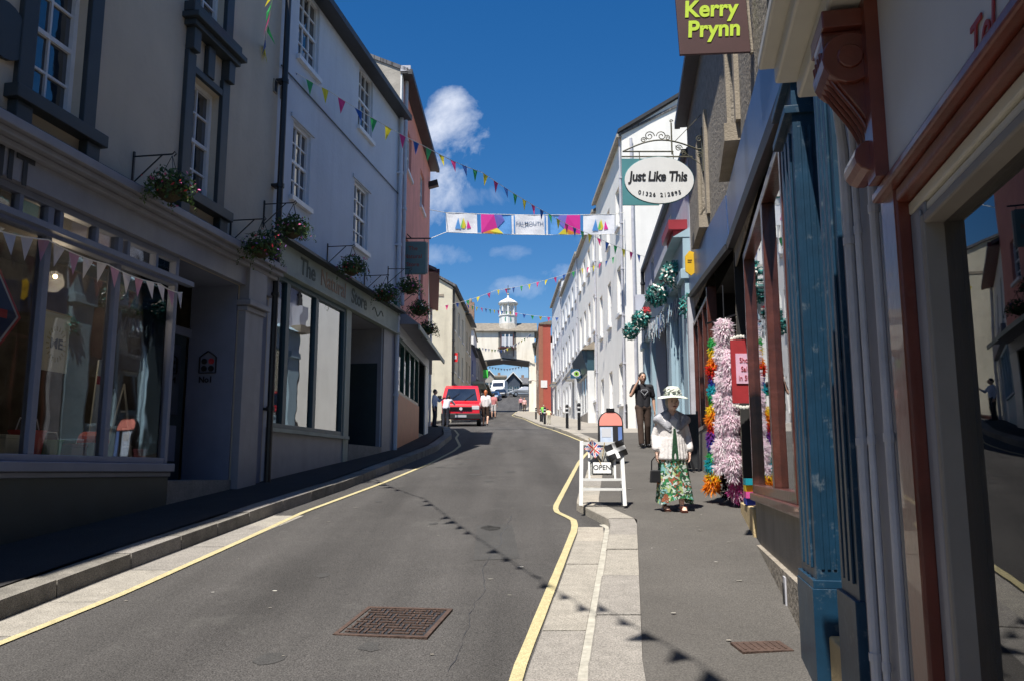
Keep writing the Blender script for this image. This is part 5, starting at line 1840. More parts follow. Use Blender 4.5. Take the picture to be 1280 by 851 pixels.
def person(name_label, loc, rz, h=1.75, J=None, skin=None, top=('t_shirt', None), sleeves=.5, legs=('trousers', None), leglen=1.0, shoe=None,
           hair=None, hairlen=0, voxel=.015, fem=False, group=None, torso_lean=0.0, face=True, extra=None, fingers=True):
    skin = skin or M['skin']
    hair = hair or M['hair']
    root = thing('person', name_label, 'person', loc, rz, group)
    s = h / 1.75
    root.scale = (s, s, s)
    sh = .175 if fem else .195
    D = dict(pelvis=(0, 0, .95), chest=(0, 0, 1.27), neck=(0, .01, 1.45), head=(0, -.02, 1.62),
             shL=(-sh, 0, 1.41), elL=(-sh - .06, .03, 1.13), wrL=(-sh - .07, -.05, .88),
             shR=(sh, 0, 1.41), elR=(sh + .06, .03, 1.13), wrR=(sh + .07, -.05, .88),
             hipL=(-.09, 0, .92), knL=(-.11, -.02, .51), anL=(-.12, .02, .09),
             hipR=(.09, 0, .92), knR=(.11, -.02, .51), anR=(.12, .02, .09))
    if J: D.update(J)
    D = {k: Vector(v) for k, v in D.items()}
    mb = MB()
    # head
    hc = D['head']
    mb.ball(hc, .1, M['skin'], 16, 12, (.82, .98, 1.18))
    mb.ball(hc + Vector((0, -.03, -.055)), .062, M['skin'], 12, 8, (.9, .95, .95))
    cap(mb, D['neck'], hc + Vector((0, .02, -.05)), .052, .05)
    if face:
        cap(mb, hc + Vector((0, -.098, .005)), hc + Vector((0, -.118, -.025)), .009, .014, n=8)
        for sx in (-1, 1):
            mb.ball(hc + Vector((sx * .083, .005, -.01)), .022, M['skin'], 8, 6, (.4, .8, 1.3))
    cap(mb, D['neck'] + Vector((0, 0, -.05)), D['chest'], .07, .10)
    for sx in (-1, 1):
        cap(mb, D['chest'] + Vector((sx * .06, 0, .02)), D['pelvis'] + Vector((sx * .05, 0, 0)), .095, .10)
    cap(mb, D['shL'], D['shR'], .055, .055)
    for S in 'LR':
        sg = -1 if S == 'L' else 1
        cap(mb, D['sh' + S], D['el' + S], .052, .04)
        cap(mb, D['el' + S], D['wr' + S], .041, .026)
        dv = (D['wr' + S] - D['el' + S]).normalized()
        if fingers:
            hand(mb, D['wr' + S], dv, sg, .6, 1.0)
        else:
            cap(mb, D['wr' + S], D['wr' + S] + dv * .1, .03, .025)
        cap(mb, D['hip' + S], D['kn' + S], .085, .055)
        cap(mb, D['kn' + S], D['kn' + S].lerp(D['an' + S], .35) + Vector((0, .015, 0)), .052, .055)
        cap(mb, D['kn' + S].lerp(D['an' + S], .35) + Vector((0, .015, 0)), D['an' + S], .053, .036)
        cap(mb, D['an' + S] + Vector((0, .02, -.04)), D['an' + S] + Vector((0, -.13, -.055)), .035, .03)
    body = fuse(mb, 'body', root, skin, voxel if not fingers else min(voxel, .0085), 3)
    # hair
    hb = MB()
    hb.ball(hc + Vector((0, .018, .022)), .104, hair, 14, 10, (.88, .98, 1.12))
    if hairlen:
        cap(hb, hc + Vector((0, .05, 0)), hc + Vector((0, .075, -hairlen)), .085, .06, hair)
    ho = fuse(hb, 'hair', root, hair, .015, 2)
    if face:
        e = MB()
        for sx in (-1, 1):
            e.ball(hc + Vector((sx * .032, -.089, .012)), .0115, M['black'], 8, 6, (1.2, .6, .7))
            e.bar(hc + Vector((sx * .018, -.095, .034)), hc + Vector((sx * .05, -.085, .034)), .006, .006, hair)
        e.build('eyes', root)
        MB().ball(hc + Vector((0, -.096, -.055)), .022, mat('lip', (.35, .1, .09), .5), 10, 6, (1.1, .5, .32)).build('mouth', root)
    # top
    if top[1] is not None:
        t = MB()
        for sx in (-1, 1):
            cap(t, D['chest'] + Vector((sx * .07, 0, .03)), D['pelvis'] + Vector((sx * .06, 0, .0)), .118, .115)
        cap(t, D['shL'], D['shR'], .068, .068)
        cap(t, D['neck'] + Vector((0, 0, -.04)), D['chest'], .08, .12)
        for S in 'LR':
            if sleeves <= .55:
                e_ = D['sh' + S].lerp(D['el' + S], sleeves * 1.4)
                cap(t, D['sh' + S], e_, .068, .064)
            else:
                cap(t, D['sh' + S], D['el' + S], .068, .055)
                cap(t, D['el' + S], D['el' + S].lerp(D['wr' + S], .92), .055, .042)
        fuse(t, top[0], root, top[1], voxel, 3)
    if legs[1] is not None:
        t = MB()
        cap(t, D['hipL'], D['hipR'], .108, .108)
        for S in 'LR':
            cap(t, D['hip' + S], D['kn' + S], .103, .078)
            if leglen > .5:
                cap(t, D['kn' + S], D['kn' + S].lerp(D['an' + S], (leglen - .5) * 2), .076, .066)
        fuse(t, legs[0], root, legs[1], voxel, 3)
    sm = shoe or M['black']
    for S in 'LR':
        t = MB()
        a = D['an' + S]
        cap(t, a + Vector((0, .03, -.045)), a + Vector((0, -.15, -.052)), .043, .040)
        fuse(t, 'shoe', root, sm, voxel, 1)
    return root, D


P = lambda px, py, hh=.11: gp(px, py, hh)
tee = mat('charcoal_cotton', (.018, .017, .022), .85, .2, 20)
brown_tr = mat('brown_trousers', (.055, .032, .022), .85, .2, 15)
white_cot = mat('white_cotton', (.74, .70, .68), .8, .05, 20, .25, 40)
# ---- woman in white jacket
p = P(841, 637)
dist = p.y
hgt = 1.60
root = thing('person', 'older woman in pale wide brimmed hat, white jacket and long green patterned skirt', 'person', (p.x, p.y, p.z), R(4))
s = (pt(841, 484, p.y).z - p.z) / 1.72
print('woman y', p.y, 'height', s * 1.72)
root.scale = (s, s, s)
root.rotation_euler.x = R(4)
mb = MB()
hc = Vector((0, -.06, 1.50))
mb.ball(hc, .098, M['skin'], 16, 12, (.85, .98, 1.15))
mb.ball(hc + Vector((0, -.035, -.055)), .06, M['skin'], 12, 8, (.95, .95, .9))
cap(mb, hc + Vector((0, -.1, .0)), hc + Vector((0, -.122, -.03)), .010, .016, n=8)
for sx in (-1, 1): mb.ball(hc + Vector((sx * .086, .005, -.01)), .022, M['skin'], 8, 6, (.4, .8, 1.3))
cap(mb, (0, .01, 1.33), hc + Vector((0, .02, -.05)), .055, .05)
for sx in (-1, 1):
    cap(mb, (sx * .06, 0, 1.20), (sx * .07, 0, .9), .10, .12)
    cap(mb, (sx * .17, .01, 1.27), (sx * .235, .04, 1.02), .055, .045)
    cap(mb, (sx * .235, .04, 1.02), (sx * .235, -.05, .80), .042, .027)
    hand(mb, (sx * .235, -.05, .80), (0, -.06, -1), sx, .8, 1.0)
cap(mb, (-.17, .01, 1.27), (.17, .01, 1.27), .06, .06)
LEG = ((-.09, -.02, .48, -.10, .05), (.09, -.09, .48, .10, -.1))
for x0, ky, kz, ax, ay in LEG:
    cap(mb, (x0, 0, .88), (x0, ky, kz), .09, .055)
    cap(mb, (x0, ky, kz), (ax, ay, .10), .055, .036)
    cap(mb, (ax, ay + .02, .045), (ax + (.01 if ax > 0 else -.01), ay - .12, .035), .035, .032)
    for i in range(5):
        cap(mb, (ax + (i - 2) * .013, ay - .13, .03), (ax + (i - 2) * .015, ay - .165 - (.0, .008, .008, .004, -.004)[i], .024), .010, .009, n=6)
fuse(mb, 'body', root, mat('weathered_skin', (.74, .48, .37), .6, .1, 25, .3, 60), .0085, 3)
hb = MB()
hb.ball(hc + Vector((0, .03, .0)), .104, M['skin'], 14, 10, (.98, .95, 1.02))
fuse(hb, 'hair', root, mat('grey_hair', (.32, .30, .28), .6, .3, 60), .015, 2)
e = MB()
for sx in (-1, 1):
    e.ball(hc + Vector((sx * .034, -.088, .012)), .011, M['black'], 8, 6, (1.3, .6, .6))
    e.bar(hc + Vector((sx * .02, -.096, .032)), hc + Vector((sx * .05, -.086, .030)), .005, .005, M['hair'])
e.build('eyes', root)
MB().ball(hc + Vector((0, -.098, -.055)), .024, mat('lip', (.35, .1, .09), .5), 10, 6, (1.1, .5, .3)).build('mouth', root)
# jacket, hanging open below the waist
t = MB()
t.lathe([(.05, .70), (.222, .70), (.218, .76), (.20, .90), (.185, 1.02), (.178, 1.15), (.165, 1.26), (.08, 1.31)], (0, 0, 0), white_cot, 40, 1.0, .70)
for sx in (-1, 1):
    cap(t, (sx * .15, .01, 1.27), (sx * .232, .045, 1.03), .066, .056)
    cap(t, (sx * .232, .045, 1.03), (sx * .236, -.03, .86), .056, .060)
cap(t, (-.14, .01, 1.27), (.14, .01, 1.27), .072, .072)
# soft creases
for k_ in range(9):
    a_ = -2.6 + k_ * .26
    cap(t, (.19 * math.cos(a_), .135 * math.sin(a_), 1.0), (.222 * math.cos(a_), .158 * math.sin(a_), .72), .008, .016, n=8)
fuse(t, 'jacket', root, white_cot, .011, 5)
bt_ = MB()
for i in range(8):
    bt_.ball((0.0, -.155, 1.10 - i * .045), .010, M['black'], 8, 6)
bt_.prism([(-.010, 1.14), (.010, 1.14), (.055, .69), (-.055, .69)], -.162, -.120, pm_front := mat('green_under_blouse', (.02, .08, .035), .8, .5, 30))
bt_.build('front_trim', root)
# grey shawl over the shoulders
t = MB()
for sx in (-1, 1):
    cap(t, (sx * .05, .03, 1.345), (sx * .21, .0, 1.255), .06, .062)
    cap(t, (sx * .20, -.03, 1.26), (sx * .05, -.10, 1.10), .058, .035)
    cap(t, (sx * .07, -.03, 1.32), (sx * .06, -.10, 1.16), .055, .04)
cap(t, (-.19, .05, 1.25), (.19, .05, 1.25), .07, .07)
fuse(t, 'shawl', root, mat('grey_chiffon', (.36, .36, .39), .85, .2, 25, .5, 70), .012, 2)
# patterned skirt
pm = bpy.data.materials.new('floral_print')
pm.use_nodes = True
N, Lk = pm.node_tree.nodes, pm.node_tree.links
vo = N.new('ShaderNodeTexVoronoi'); vo.inputs['Scale'].default_value = 30
tcn = N.new('ShaderNodeTexCoord')
nz = N.new('ShaderNodeTexNoise'); nz.inputs['Scale'].default_value = 9
ad = N.new('ShaderNodeMixRGB'); ad.inputs[0].default_value = .22
Lk.new(tcn.outputs['Object'], nz.inputs['Vector']); Lk.new(tcn.outputs['Object'], ad.inputs[1]); Lk.new(nz.outputs['Color'], ad.inputs[2]); Lk.new(ad.outputs[0], vo.inputs['Vector'])
cr_ = N.new('ShaderNodeValToRGB'); cr_.color_ramp.interpolation = 'CONSTANT'
els = [(0, (.03, .22, .07)), (.2, (.55, .62, .55)), (.34, (.02, .10, .05)), (.48, (.20, .42, .42)), (.6, (.03, .05, .03)), (.7, (.40, .50, .20)), (.82, (.32, .09, .04)), (.9, (.62, .66, .62))]
cr_.color_ramp.elements[0].position = 0; cr_.color_ramp.elements[0].color = (*els[0][1], 1)
cr_.color_ramp.elements[1].position = els[1][0]; cr_.color_ramp.elements[1].color = (*els[1][1], 1)
for p_, c_ in els[2:]:
    q_ = cr_.color_ramp.elements.new(p_); q_.color = (*c_, 1)
sx_n = N.new('ShaderNodeSeparateColor'); Lk.new(vo.outputs['Color'], sx_n.inputs[0]); Lk.new(sx_n.outputs[0], cr_.inputs[0])
Lk.new(cr_.outputs[0], N['Principled BSDF'].inputs['Base Color']); N['Principled BSDF'].inputs['Roughness'].default_value = .75
sk = MB()
vs, fs = [], []
NN, RW_ = 48, 14
for j in range(RW_ + 1):
    t_ = j / RW_
    z = 1.0 - t_ * .87
    for i in range(NN):
        a = 2 * math.pi * i / NN
        rr = .155 + .075 * t_ + .028 * t_ * math.sin(a * 7 + .6) + .015 * t_ * math.sin(a * 11 + t_ * 3)
        xs_ = .02 * t_ + .05 * max(0, t_ - .45) * (1 if math.cos(a) > .2 else 0)
        zz_ = z - (.05 * math.sin(a * 2 + 1) * t_ ** 3)
        vs.append((rr * 1.02 * math.cos(a) + xs_, rr * .78 * math.sin(a) - .02 * t_, zz_))
for j in range(RW_):
    for i in range(NN):
        fs.append((j * NN + i, (j + 1) * NN + i, (j + 1) * NN + (i + 1) % NN, j * NN + (i + 1) % NN))
sk.add(vs, fs, pm)
sk.build('skirt', root, smooth=True)
# hat
hm = mat('pale_sage_straw', (.62, .66, .58), .85, .12, 30, .4, 90)
ht = MB()
vs, fs = [], []
prof = [(.003, .185), (.07, .18), (.098, .155), (.106, .10), (.108, .055), (.15, .045), (.185, .03), (.212, .018), (.213, .012), (.19, .022), (.15, .036), (.1, .045)]
for r_, z in prof:
    for i in range(32):
        a = 2 * math.pi * i / 32
        wv = .012 * math.sin(a * 3 + .5) * (r_ / .235) ** 2
        vs.append((r_ * math.cos(a), r_ * math.sin(a), z + wv))
for j in range(len(prof) - 1):
    for i in range(32):
        fs.append((j * 32 + i, (j + 1) * 32 + i, (j + 1) * 32 + (i + 1) % 32, j * 32 + (i + 1) % 32))
ht.add(vs, fs, hm)
hat = ht.build('hat', root, smooth=True, loc=hc + Vector((0, .0, .045)))
rn = random.Random(5)
rb = MB()
for i in range(46):
    a = rn.uniform(0, 2 * math.pi); z = rn.uniform(.05, .15); r_ = .105
    c = Vector((r_ * math.cos(a), r_ * math.sin(a), z))
    u_ = Vector((rn.uniform(-1, 1), rn.uniform(-1, 1), rn.uniform(-.5, 1))).normalized() * rn.uniform(.02, .04)
    v_ = Vector((-math.sin(a), math.cos(a), .3)).normalized() * .02
    rb.face([c - u_ - v_, c + u_ - v_, c + u_ + v_ + Vector((.01, 0, .01)), c - u_ + v_], rn.choice([hm, mat('grey_ribbon', (.35, .38, .36), .7), M['fl_white']]))
rb.build('ribbon', hat)
for x0, ky, kz, ax, ay in LEG:
    MB().box(ax - .045, ax + .045, ay - .175, ay + .06, -.006, .012, M['brownwood']).box(ax - .048, ax + .048, ay - .11, ay - .085, .012, .072, M['brownwood']).build('sandal', root, bevel=.004)
# handbag, held in her right hand
bg_ = MB()
cxx = Vector((-.235, -.065, 0))
bg_.prism([(-.07, 0), (.07, 0), (.055, .15), (-.055, .15)], -.035, .035, M['black'])
hbg = bg_.build('handbag', None, bevel=.012)
hbg.location = root.location + Vector((-.245 * s, -.08 * s, .38 * s))
tag(hbg, 'small black handbag hanging from the right hand of the woman in white', 'handbag')
MB().tube([(-.045, 0, .15), (-.04, 0, .26), (0, 0, .31), (.04, 0, .26), (.045, 0, .15)], .008, M['black'], 6).build('strap', hbg)

# ---- man on the phone
p = P(805, 559)
hm_ = pt(803, 465, p.y).z - p.z
print('man', p.y, hm_)
pr, D = person('young man in dark t-shirt and brown trousers holding a phone to his ear', p, R(8), hm_,
               J=dict(elL=(-.30, -.06, 1.20), wrL=(-.17, -.13, 1.48), elR=(.27, .04, 1.12), wrR=(.27, -.02, .86), knL=(-.10, -.10, .52), anL=(-.10, -.14, .10), knR=(.10, .0, .5), anR=(.12, .1, .10)),
               top=('t_shirt', tee), legs=('trousers', brown_tr), voxel=.013, skin=M['darkskin'])
em = MB()
pp = [(-.06, 1.33), (.06, 1.33), (.085, 1.29), (0, 1.2), (-.085, 1.29)]
for a_, b_ in zip(pp, pp[1:] + pp[:1]):
    em.bar((a_[0], -.138, a_[1]), (b_[0], -.138, b_[1]), .010, .01, M['panelwhite'], up=(0, 1, 0))
em.build('chest_emblem', pr)
ph = MB().box(-.035, .035, -.008, .008, -.06, .06, M['black']).build('mobile_phone', None, bevel=.006)
wp = Matrix.Rotation(R(8), 3, 'Z') @ (Vector((-.125, -.09, 1.56)) * (hm_ / 1.75)) + Vector(p)
ph.location = wp; ph.rotation_euler = (0, R(15), R(70))
MB().box(-.028, .028, -.0095, -.0081, -.05, .05, M['win']).build('screen', ph)
tag(ph, 'black mobile phone held to the ear of the man in dark t-shirt', 'phone')

# ---- people round the van and beyond (small in the picture)
pale = mat('pale_blue_shirt', (.40, .46, .58), .8, .1, 20)
navyc = mat('navy_cloth', (.015, .018, .03), .85, .2, 20)
far_kw = dict(voxel=.022, fingers=True)
def far_person(lab, px, py, toppy, rz, hh=.0, **kw):
    p = P(px, py, hh)
    H_ = pt(px, toppy, p.y).z - p.z
    return person(lab, p, rz, H_, **{**far_kw, **kw})
far_person('man in dark waistcoat standing by the wall at the left of the red van', 543, 533, 486, R(80), .13, top=('shirt', pale), sleeves=.9, legs=('trousers', navyc), skin=M['darkskin'], J=dict(elR=(.24, -.15, 1.2), wrR=(.2, -.33, 1.3)))
pr, D = far_person('man in pale shirt leaning over the bonnet of the red van', 557, 533, 490, R(160), .0, top=('shirt', mat('grey_white_shirt', (.50, .50, .56), .8)), sleeves=.9, legs=('trousers', navyc), skin=M['darkskin'],
                   J=dict(chest=(0, -.14, 1.24), neck=(0, -.27, 1.38), head=(0, -.36, 1.5), shL=(-.19, -.24, 1.35), shR=(.19, -.24, 1.35), elL=(-.25, -.45, 1.2), wrL=(-.2, -.65, 1.17), elR=(.25, -.45, 1.2), wrR=(.2, -.65, 1.17)))
far_person('woman with auburn hair in white top and dark shorts walking up the road', 607, 532, 487, R(175), .0, top=('blouse', white_cot), sleeves=.9, legs=('shorts', brown_tr), leglen=.45, hair=M['hair_red'], hairlen=.12, fem=True, J=dict(anL=(-.1, .14, .12), anR=(.12, -.12, .1)))
far_person('woman in white and red top walking beyond the auburn haired woman', 617, 522, 491, R(170), .0, top=('blouse', mat('rose_cloth', (.55, .2, .2), .8)), sleeves=.5, legs=('shorts', white_cot), leglen=.45, fem=True)
far_person('man in dark clothes partly hidden behind the red van', 602, 527, 491, R(190), .0, top=('shirt', navyc), legs=('trousers', navyc))
far_person('person in pink top and dark trousers on the far right kerb under the bridge', 651, 511.5, 495.5, R(10), .1, top=('blouse', mat('pink_cloth', (.75, .35, .38), .8)), legs=('trousers', navyc), fem=True)
far_person('person in pale pink shirt holding a white bag beyond the kerb bulge', 655.5, 514, 497, R(0), .1, top=('shirt', mat('blush_cloth', (.70, .42, .40), .8)), legs=('trousers', brown_tr), hair=M['hair_red'])
far_person('person in cream clothes stooping beside the bollards at the brick wall', 686, 530, 508, R(200), .1, top=('shirt', mat('cream_cloth', (.60, .55, .34), .8)), legs=('trousers', mat('stone_cloth', (.45, .42, .33), .8)),
           J=dict(chest=(0, -.12, 1.22), neck=(0, -.22, 1.36), head=(0, -.30, 1.48), shL=(-.19, -.2, 1.34), shR=(.19, -.2, 1.34)))
far_person('person in lime green vest standing behind the bollards', 679.5, 527, 505, R(20), .1, top=('vest', mat('lime_cloth', (.25, .75, .12), .7)), legs=('trousers', navyc))

# ================================================================== VEHICLES
def wheel(parent, x, y, r, side, wd=.2):
    w_ = MB()
    w_.tube([(x - wd / 2 * side * 0, y, r), (x + wd * side, y, r)], r, M['black'], 20)
    o = w_.build('wheel', parent, smooth=False)
    m_ = MB()
    m_.tube([(x + wd * side - .0, y, r), (x + (wd + .012) * side, y, r)], r * .62, mat('wheel_rim', (.35, .35, .36), .35, metal=.7), 16)
    m_.build('rim', o)
    return o


def vehicle(name, label, cat, loc, rz, prof, glassz, width, paint, wheels, wr, group=None, roofin=.14, sidewin=(), lampcol=None, front_glass=None, plate=True, zbelt=None, hdl=None, bump=None):
    """front faces -y. prof: side outline (y, z) polygon. Body narrows above zbelt."""
    root = thing(name, label, cat, loc, rz, group)
    hw_ = width / 2
    ztop = max(z for _, z in prof)

    def xw(z, y=0):
        k = 0 if z < zbelt else (z - zbelt) / (ztop - zbelt)
        ed = min(abs(y - prof[0][0]), abs(y - max(q[0] for q in prof)))
        return hw_ - roofin * k - (.06 if ed < .12 else 0)
    mb = MB()
    n = len(prof)
    L_ = [(-xw(z, y), y, z) for y, z in prof]; R_ = [(xw(z, y), y, z) for y, z in prof]
    i0 = len(mb.v)
    mb.add(L_ + R_, [tuple(range(n))[::-1] if True else (), tuple(range(n, 2 * n))] + [(i, (i + 1) % n, (i + 1) % n + n, i + n) for i in range(n)], paint)
    body = mb.build('body', root, bevel=.04)
    # glass: front and rear screens and side windows set proud of the body
    for (y0, z0, y1, z1) in glassz:
        g = MB()
        d = Vector((0, y1 - y0, z1 - z0)).normalized()
        nn = Vector((0, -d.z, d.y))
        if y0 > .5 * max(q[0] for q in prof): nn = -nn
        a, c = .12, .1
        m1 = Vector((0, y0, z0)) + d * .06 + nn * .015
        m2 = Vector((0, y1, z1)) - d * .08 + nn * .015
        w1_, w2_ = xw(z0) - .09, xw(z1) - .09
        g.face([(-w1_, m1.y, m1.z), (w1_, m1.y, m1.z), (w2_, m2.y, m2.z), (-w2_, m2.y, m2.z)], M['win'])
        g.build('windscreen', root)
    for (ya, yb, z0, z1, sl1, sl2) in sidewin:
        for sg in (-1, 1):
            g = MB()
            g.face([(sg * (xw(z0) + .008), ya, z0), (sg * (xw(z0) + .008), yb, z0), (sg * (xw(z1) + .008), yb - sl2, z1), (sg * (xw(z1) + .008), ya + sl1, z1)], M['win'])
            g.build('side_window', root)
    for y in wheels:
        for sg in (-1, 1):
            wheel(root, sg * (hw_ - .2), y, wr, sg)
    if hdl:
        for sg in (-1, 1):
            MB().box(sg * (hw_ - hdl[3] - .08), sg * (hw_ - .08), hdl[0] - .03, hdl[0] + .05, hdl[1], hdl[2], mat('headlamp_glass', (.75, .77, .78), .1, .05, 30, spec=.8)).build('headlight', root, bevel=.012)
    if bump:
        MB().box(-hw_ + .01, hw_ - .01, bump[0] - .07, bump[0] + .25, bump[1], bump[2], mat('bumper_plastic', (.025, .025, .027), .6)).build('bumper', root, bevel=.03)
    if plate:
        MB().box(-.26, .26, (bump[0] if bump else 0) - .085, (bump[0] if bump else 0) - .071, plate, plate + .11, M['panelwhite']).build('number_plate', root)
    return root


vanred = mat('van_red_paint', (.62, .012, .018), .25, .05, 5, coat=.6)
Yv = 38.6
xv = (pt(551, 520, Yv).x + pt(600, 520, Yv).x) / 2 + .02
van = vehicle('van', 'bright red panel van parked facing down the street on the left', 'van', (xv, Yv, gz(Yv + 1.5) - .12), R(2),
              [(0, .32), (-.02, .62), (.02, .86), (.10, 1.02), (.62, 1.14), (1.30, 1.80), (1.6, 1.90), (4.6, 1.92), (4.75, 1.7), (4.78, .36)],
              [(.62, 1.14, 1.30, 1.80)], 1.84, vanred, (.85, 3.75), .32, sidewin=[(1.0, 1.85, 1.16, 1.70, .45, .0)], zbelt=1.1, roofin=.15,
              hdl=(.02, .78, .95, .34), bump=(.02, .34, .60), plate=.42)
van.rotation_euler = (math.atan(.078), 0, R(2))
mb = MB().box(-.5, .5, -.03, .02, .72, .90, mat('bumper_plastic', (.025, .025, .027), .6))
for i in range(3): mb.box(-.5, .5, -.04, -.03, .745 + i * .05, .76 + i * .05, M['black'])
mb.build('grille', van)
mb = MB().tube([(0, -.045, .81), (0, -.055, .81)], .075, M['sash'], 18)
mb.build('badge', van)
for sg in (-1, 1):
    MB().box(sg * .93, sg * 1.12, .95, 1.05, 1.2, 1.42, M['black']).build('wing_mirror', van, bevel=.02)
MB().bar((-.55, .62, 1.19), (-.1, .95, 1.53), .02, .02, M['black']).bar((.15, .62, 1.19), (.6, .95, 1.53), .02, .02, M['black']).build('wiper', van)
wp_ = mat('white_vehicle_paint', (.75, .75, .75), .3, .05, 5, coat=.4)
def ground_veh(o, Y, sl=.12):
    o.rotation_euler.x = math.atan(sl)
Y = 128
vehicle('van', 'white high roofed van facing down the hill beyond the bridge', 'van', (pt(621, 490, Y).x, Y, gz(Y)), R(-8),
        [(0, .35), (-.02, .8), (.1, 1.15), (.9, 1.4), (1.5, 2.2), (1.8, 2.55), (5.5, 2.6), (5.6, .4)], [(.9, 1.4, 1.5, 2.2)], 2.05, wp_, (1.0, 4.4), .35,
        sidewin=[(1.2, 2.2, 1.4, 2.0, .4, 0)], zbelt=1.4, roofin=.1, hdl=(.0, .85, 1.05, .3), bump=(.0, .38, .68), plate=.45)
carprof = [(0, .28), (-.02, .6), (.06, .76), (1.05, .92), (1.75, 1.38), (2.1, 1.45), (3.1, 1.42), (3.85, 1.02), (4.2, .95), (4.25, .3)]
carsw = [(1.3, 2.3, .93, 1.33, .5, 0), (2.4, 3.5, .93, 1.33, 0, .5)]
def car(label, px, py, Y, rz, paint):
    o = vehicle('car', label, 'car', (pt(px, py, Y).x, Y, gz(Y) + .02), rz, carprof, [(1.05, .92, 1.75, 1.38), (3.85, 1.02, 3.1, 1.42)], 1.75, paint, (.85, 3.35), .31,
                group='cars parked beyond the bridge', sidewin=carsw, zbelt=.9, roofin=.22, hdl=(.0, .6, .74, .3), bump=(.0, .3, .5), plate=.36)
    return o
car('blue hatchback parked in front of the white van beyond the bridge', 615, 495, 112, R(-6), mat('blue_vehicle_paint', (.04, .09, .20), .3, coat=.4))
car('black car parked behind the blue hatchback beyond the bridge', 624, 497, 119, R(-4), mat('black_vehicle_paint', (.012, .012, .014), .25, coat=.5))
c_ = car('silver car standing sideways across the top of the street', 641, 495, 122, R(-84), mat('silver_vehicle_paint', (.42, .43, .45), .3, .03, 5, metal=.5, coat=.5))
c_.location.x = pt(637, 495, 122).x

# ================================================================== STREET FURNITURE, SIGNS
def bollard_src():
    r_ = thing('bollard', 'x', 'bollard', group='black bollards along the right pavement')
    MB().lathe([(.055, -.1), (.055, .85), (.062, .86), (.062, .9), (.05, .94), (.02, .97)], (0, 0, 0), M['black'], 12).build('post', r_)
    for z in (.62, .78):
        MB().lathe([(.058, z), (.058, z + .05)], (0, 0, 0), M['sash'], 12).build('white_band', r_)
    return r_
bs = bollard_src()
blab = ['tall black bollard nearest the camera, beside the navy shopfront', 'second black bollard, just left of the nearest one', 'black bollard in front of the cream clothed stooping person',
        'black bollard beside the person in lime vest', 'farthest black bollard, against the red brick corner']
for i, (px, py) in enumerate(((724, 537), (709, 535), (681, 530), (676, 526.5), (670, 523.5))):
    p = gp(px, py, .1)
    H_ = pt(px, (503, 505, 508, 509, 509)[i], p.y).z - p.z
    if i == 0: bs.location = p; bs['label'] = blab[0]; bs.scale = (1, 1, H_ / .97)
    else: dup(bs, p, 0, blab[i], (1, 1, H_ / .97))

# white A-board with OPEN
p = P(753, 631, .11)
ab = thing('pavement_sign', 'white wooden A-frame sign with an OPEN notice at the kerb corner', 'sign', p, R(-4))
w_ = .54
def Afr(mb, yb_, yt, mt, hh_=.80, hw_=.27, low=.2):
    for sg in (-1, 1):
        mb.bar((sg * hw_, yb_, 0), (sg * (hw_ - .02), yt, hh_), .045, .03, mt, up=(0, 1, 0))
    a = lambda z: yb_ + (yt - yb_) * z / hh_
    mb.bar((-hw_ + .02, a(low), low), (hw_ - .02, a(low), low), .04, .03, mt, up=(0, 0, 1))
    mb.bar((-hw_ + .02, a(low + .12), low + .12), (hw_ - .02, a(low + .12), low + .12), .03, .03, mt)
    mb.bar((-hw_ + .02, a(hh_ - .03), hh_ - .03), (hw_ - .02, a(hh_ - .03), hh_ - .03), .03, .04, mt)
    for sg in (-1, 1):
        mb.bar((sg * (hw_ - .11), a(low + .12), low + .12), (sg * (hw_ - .11), a(hh_ - .03), hh_ - .03), .025, .03, mt, up=(0, 1, 0))
    return a
mb = MB(); a_ = Afr(mb, -.18, .0, M['white']); mb.build('front_frame', ab)
mb = MB(); Afr(mb, .2, .02, M['white']); mb.build('rear_frame', ab)
mb = MB()
tilt = math.atan(.18 / .8)
mb.box(-.15, .15, -.006, .006, -.19, .19, mat('pebble_panel', (.30, .30, .28), .8, .5, 60))
pn = mb.build('panel', ab); pn.location = (0, a_(.56) + .012, .56); pn.rotation_euler.x = -tilt
nb = MB().box(-.15, .15, -.022, -.010, -.10, .10, M['black']).box(-.135, .135, -.027, -.0222, -.085, .085, M['white'])
no_ = nb.build('open_notice', ab); no_.location = (0, a_(.46), .46); no_.scale = (.82, 1, .82); no_.rotation_euler.x = -tilt
text('OPEN', .105, M['black'], no_, (0, -.029, 0), offset=.001, align='CENTER', ext=.001)
# flags on it
def cloth_flag(mb, w, h_, cf, org, ux, uz, nx=24, nz_=16):
    org, ux, uz = Vector(org), Vector(ux), Vector(uz)
    nrm = ux.cross(uz).normalized()
    for i in range(nx):
        for j in range(nz_):
            q = []
            for (a, b_) in ((i, j), (i + 1, j), (i + 1, j + 1), (i, j + 1)):
                u_, v_ = a / nx, b_ / nz_
                q.append(org + ux * w * (u_ - .5) + uz * h_ * (v_ - .5) + nrm * .022 * math.sin(u_ * 6 + v_ * 3))
            mb.face(q, cf((i + .5) / nx * 2 - 1, (j + .5) / nz_ * 2 - 1))
bk, whf = M['black'], mat('flag_white', (.75, .75, .75), .7)
fb_, frd = mat('flag_navy', (.02, .05, .25), .7), mat('flag_scarlet', (.6, .02, .04), .7)
corn = lambda x, y: whf if (abs(x) < .13 or abs(y) < .2) else bk
def jack(x, y):
    if abs(x) < .10 or abs(y) < .17: return frd
    if abs(x) < .18 or abs(y) < .30: return whf
    d_ = min(abs(x - y), abs(x + y))
    if d_ < .10: return frd
    if d_ < .28: return whf
    return fb_
fl = thing('flag', 'small black flag with white cross tied to the white A-frame sign', 'flag', (p.x + .13, p.y - .10, p.z + .68), R(-4))
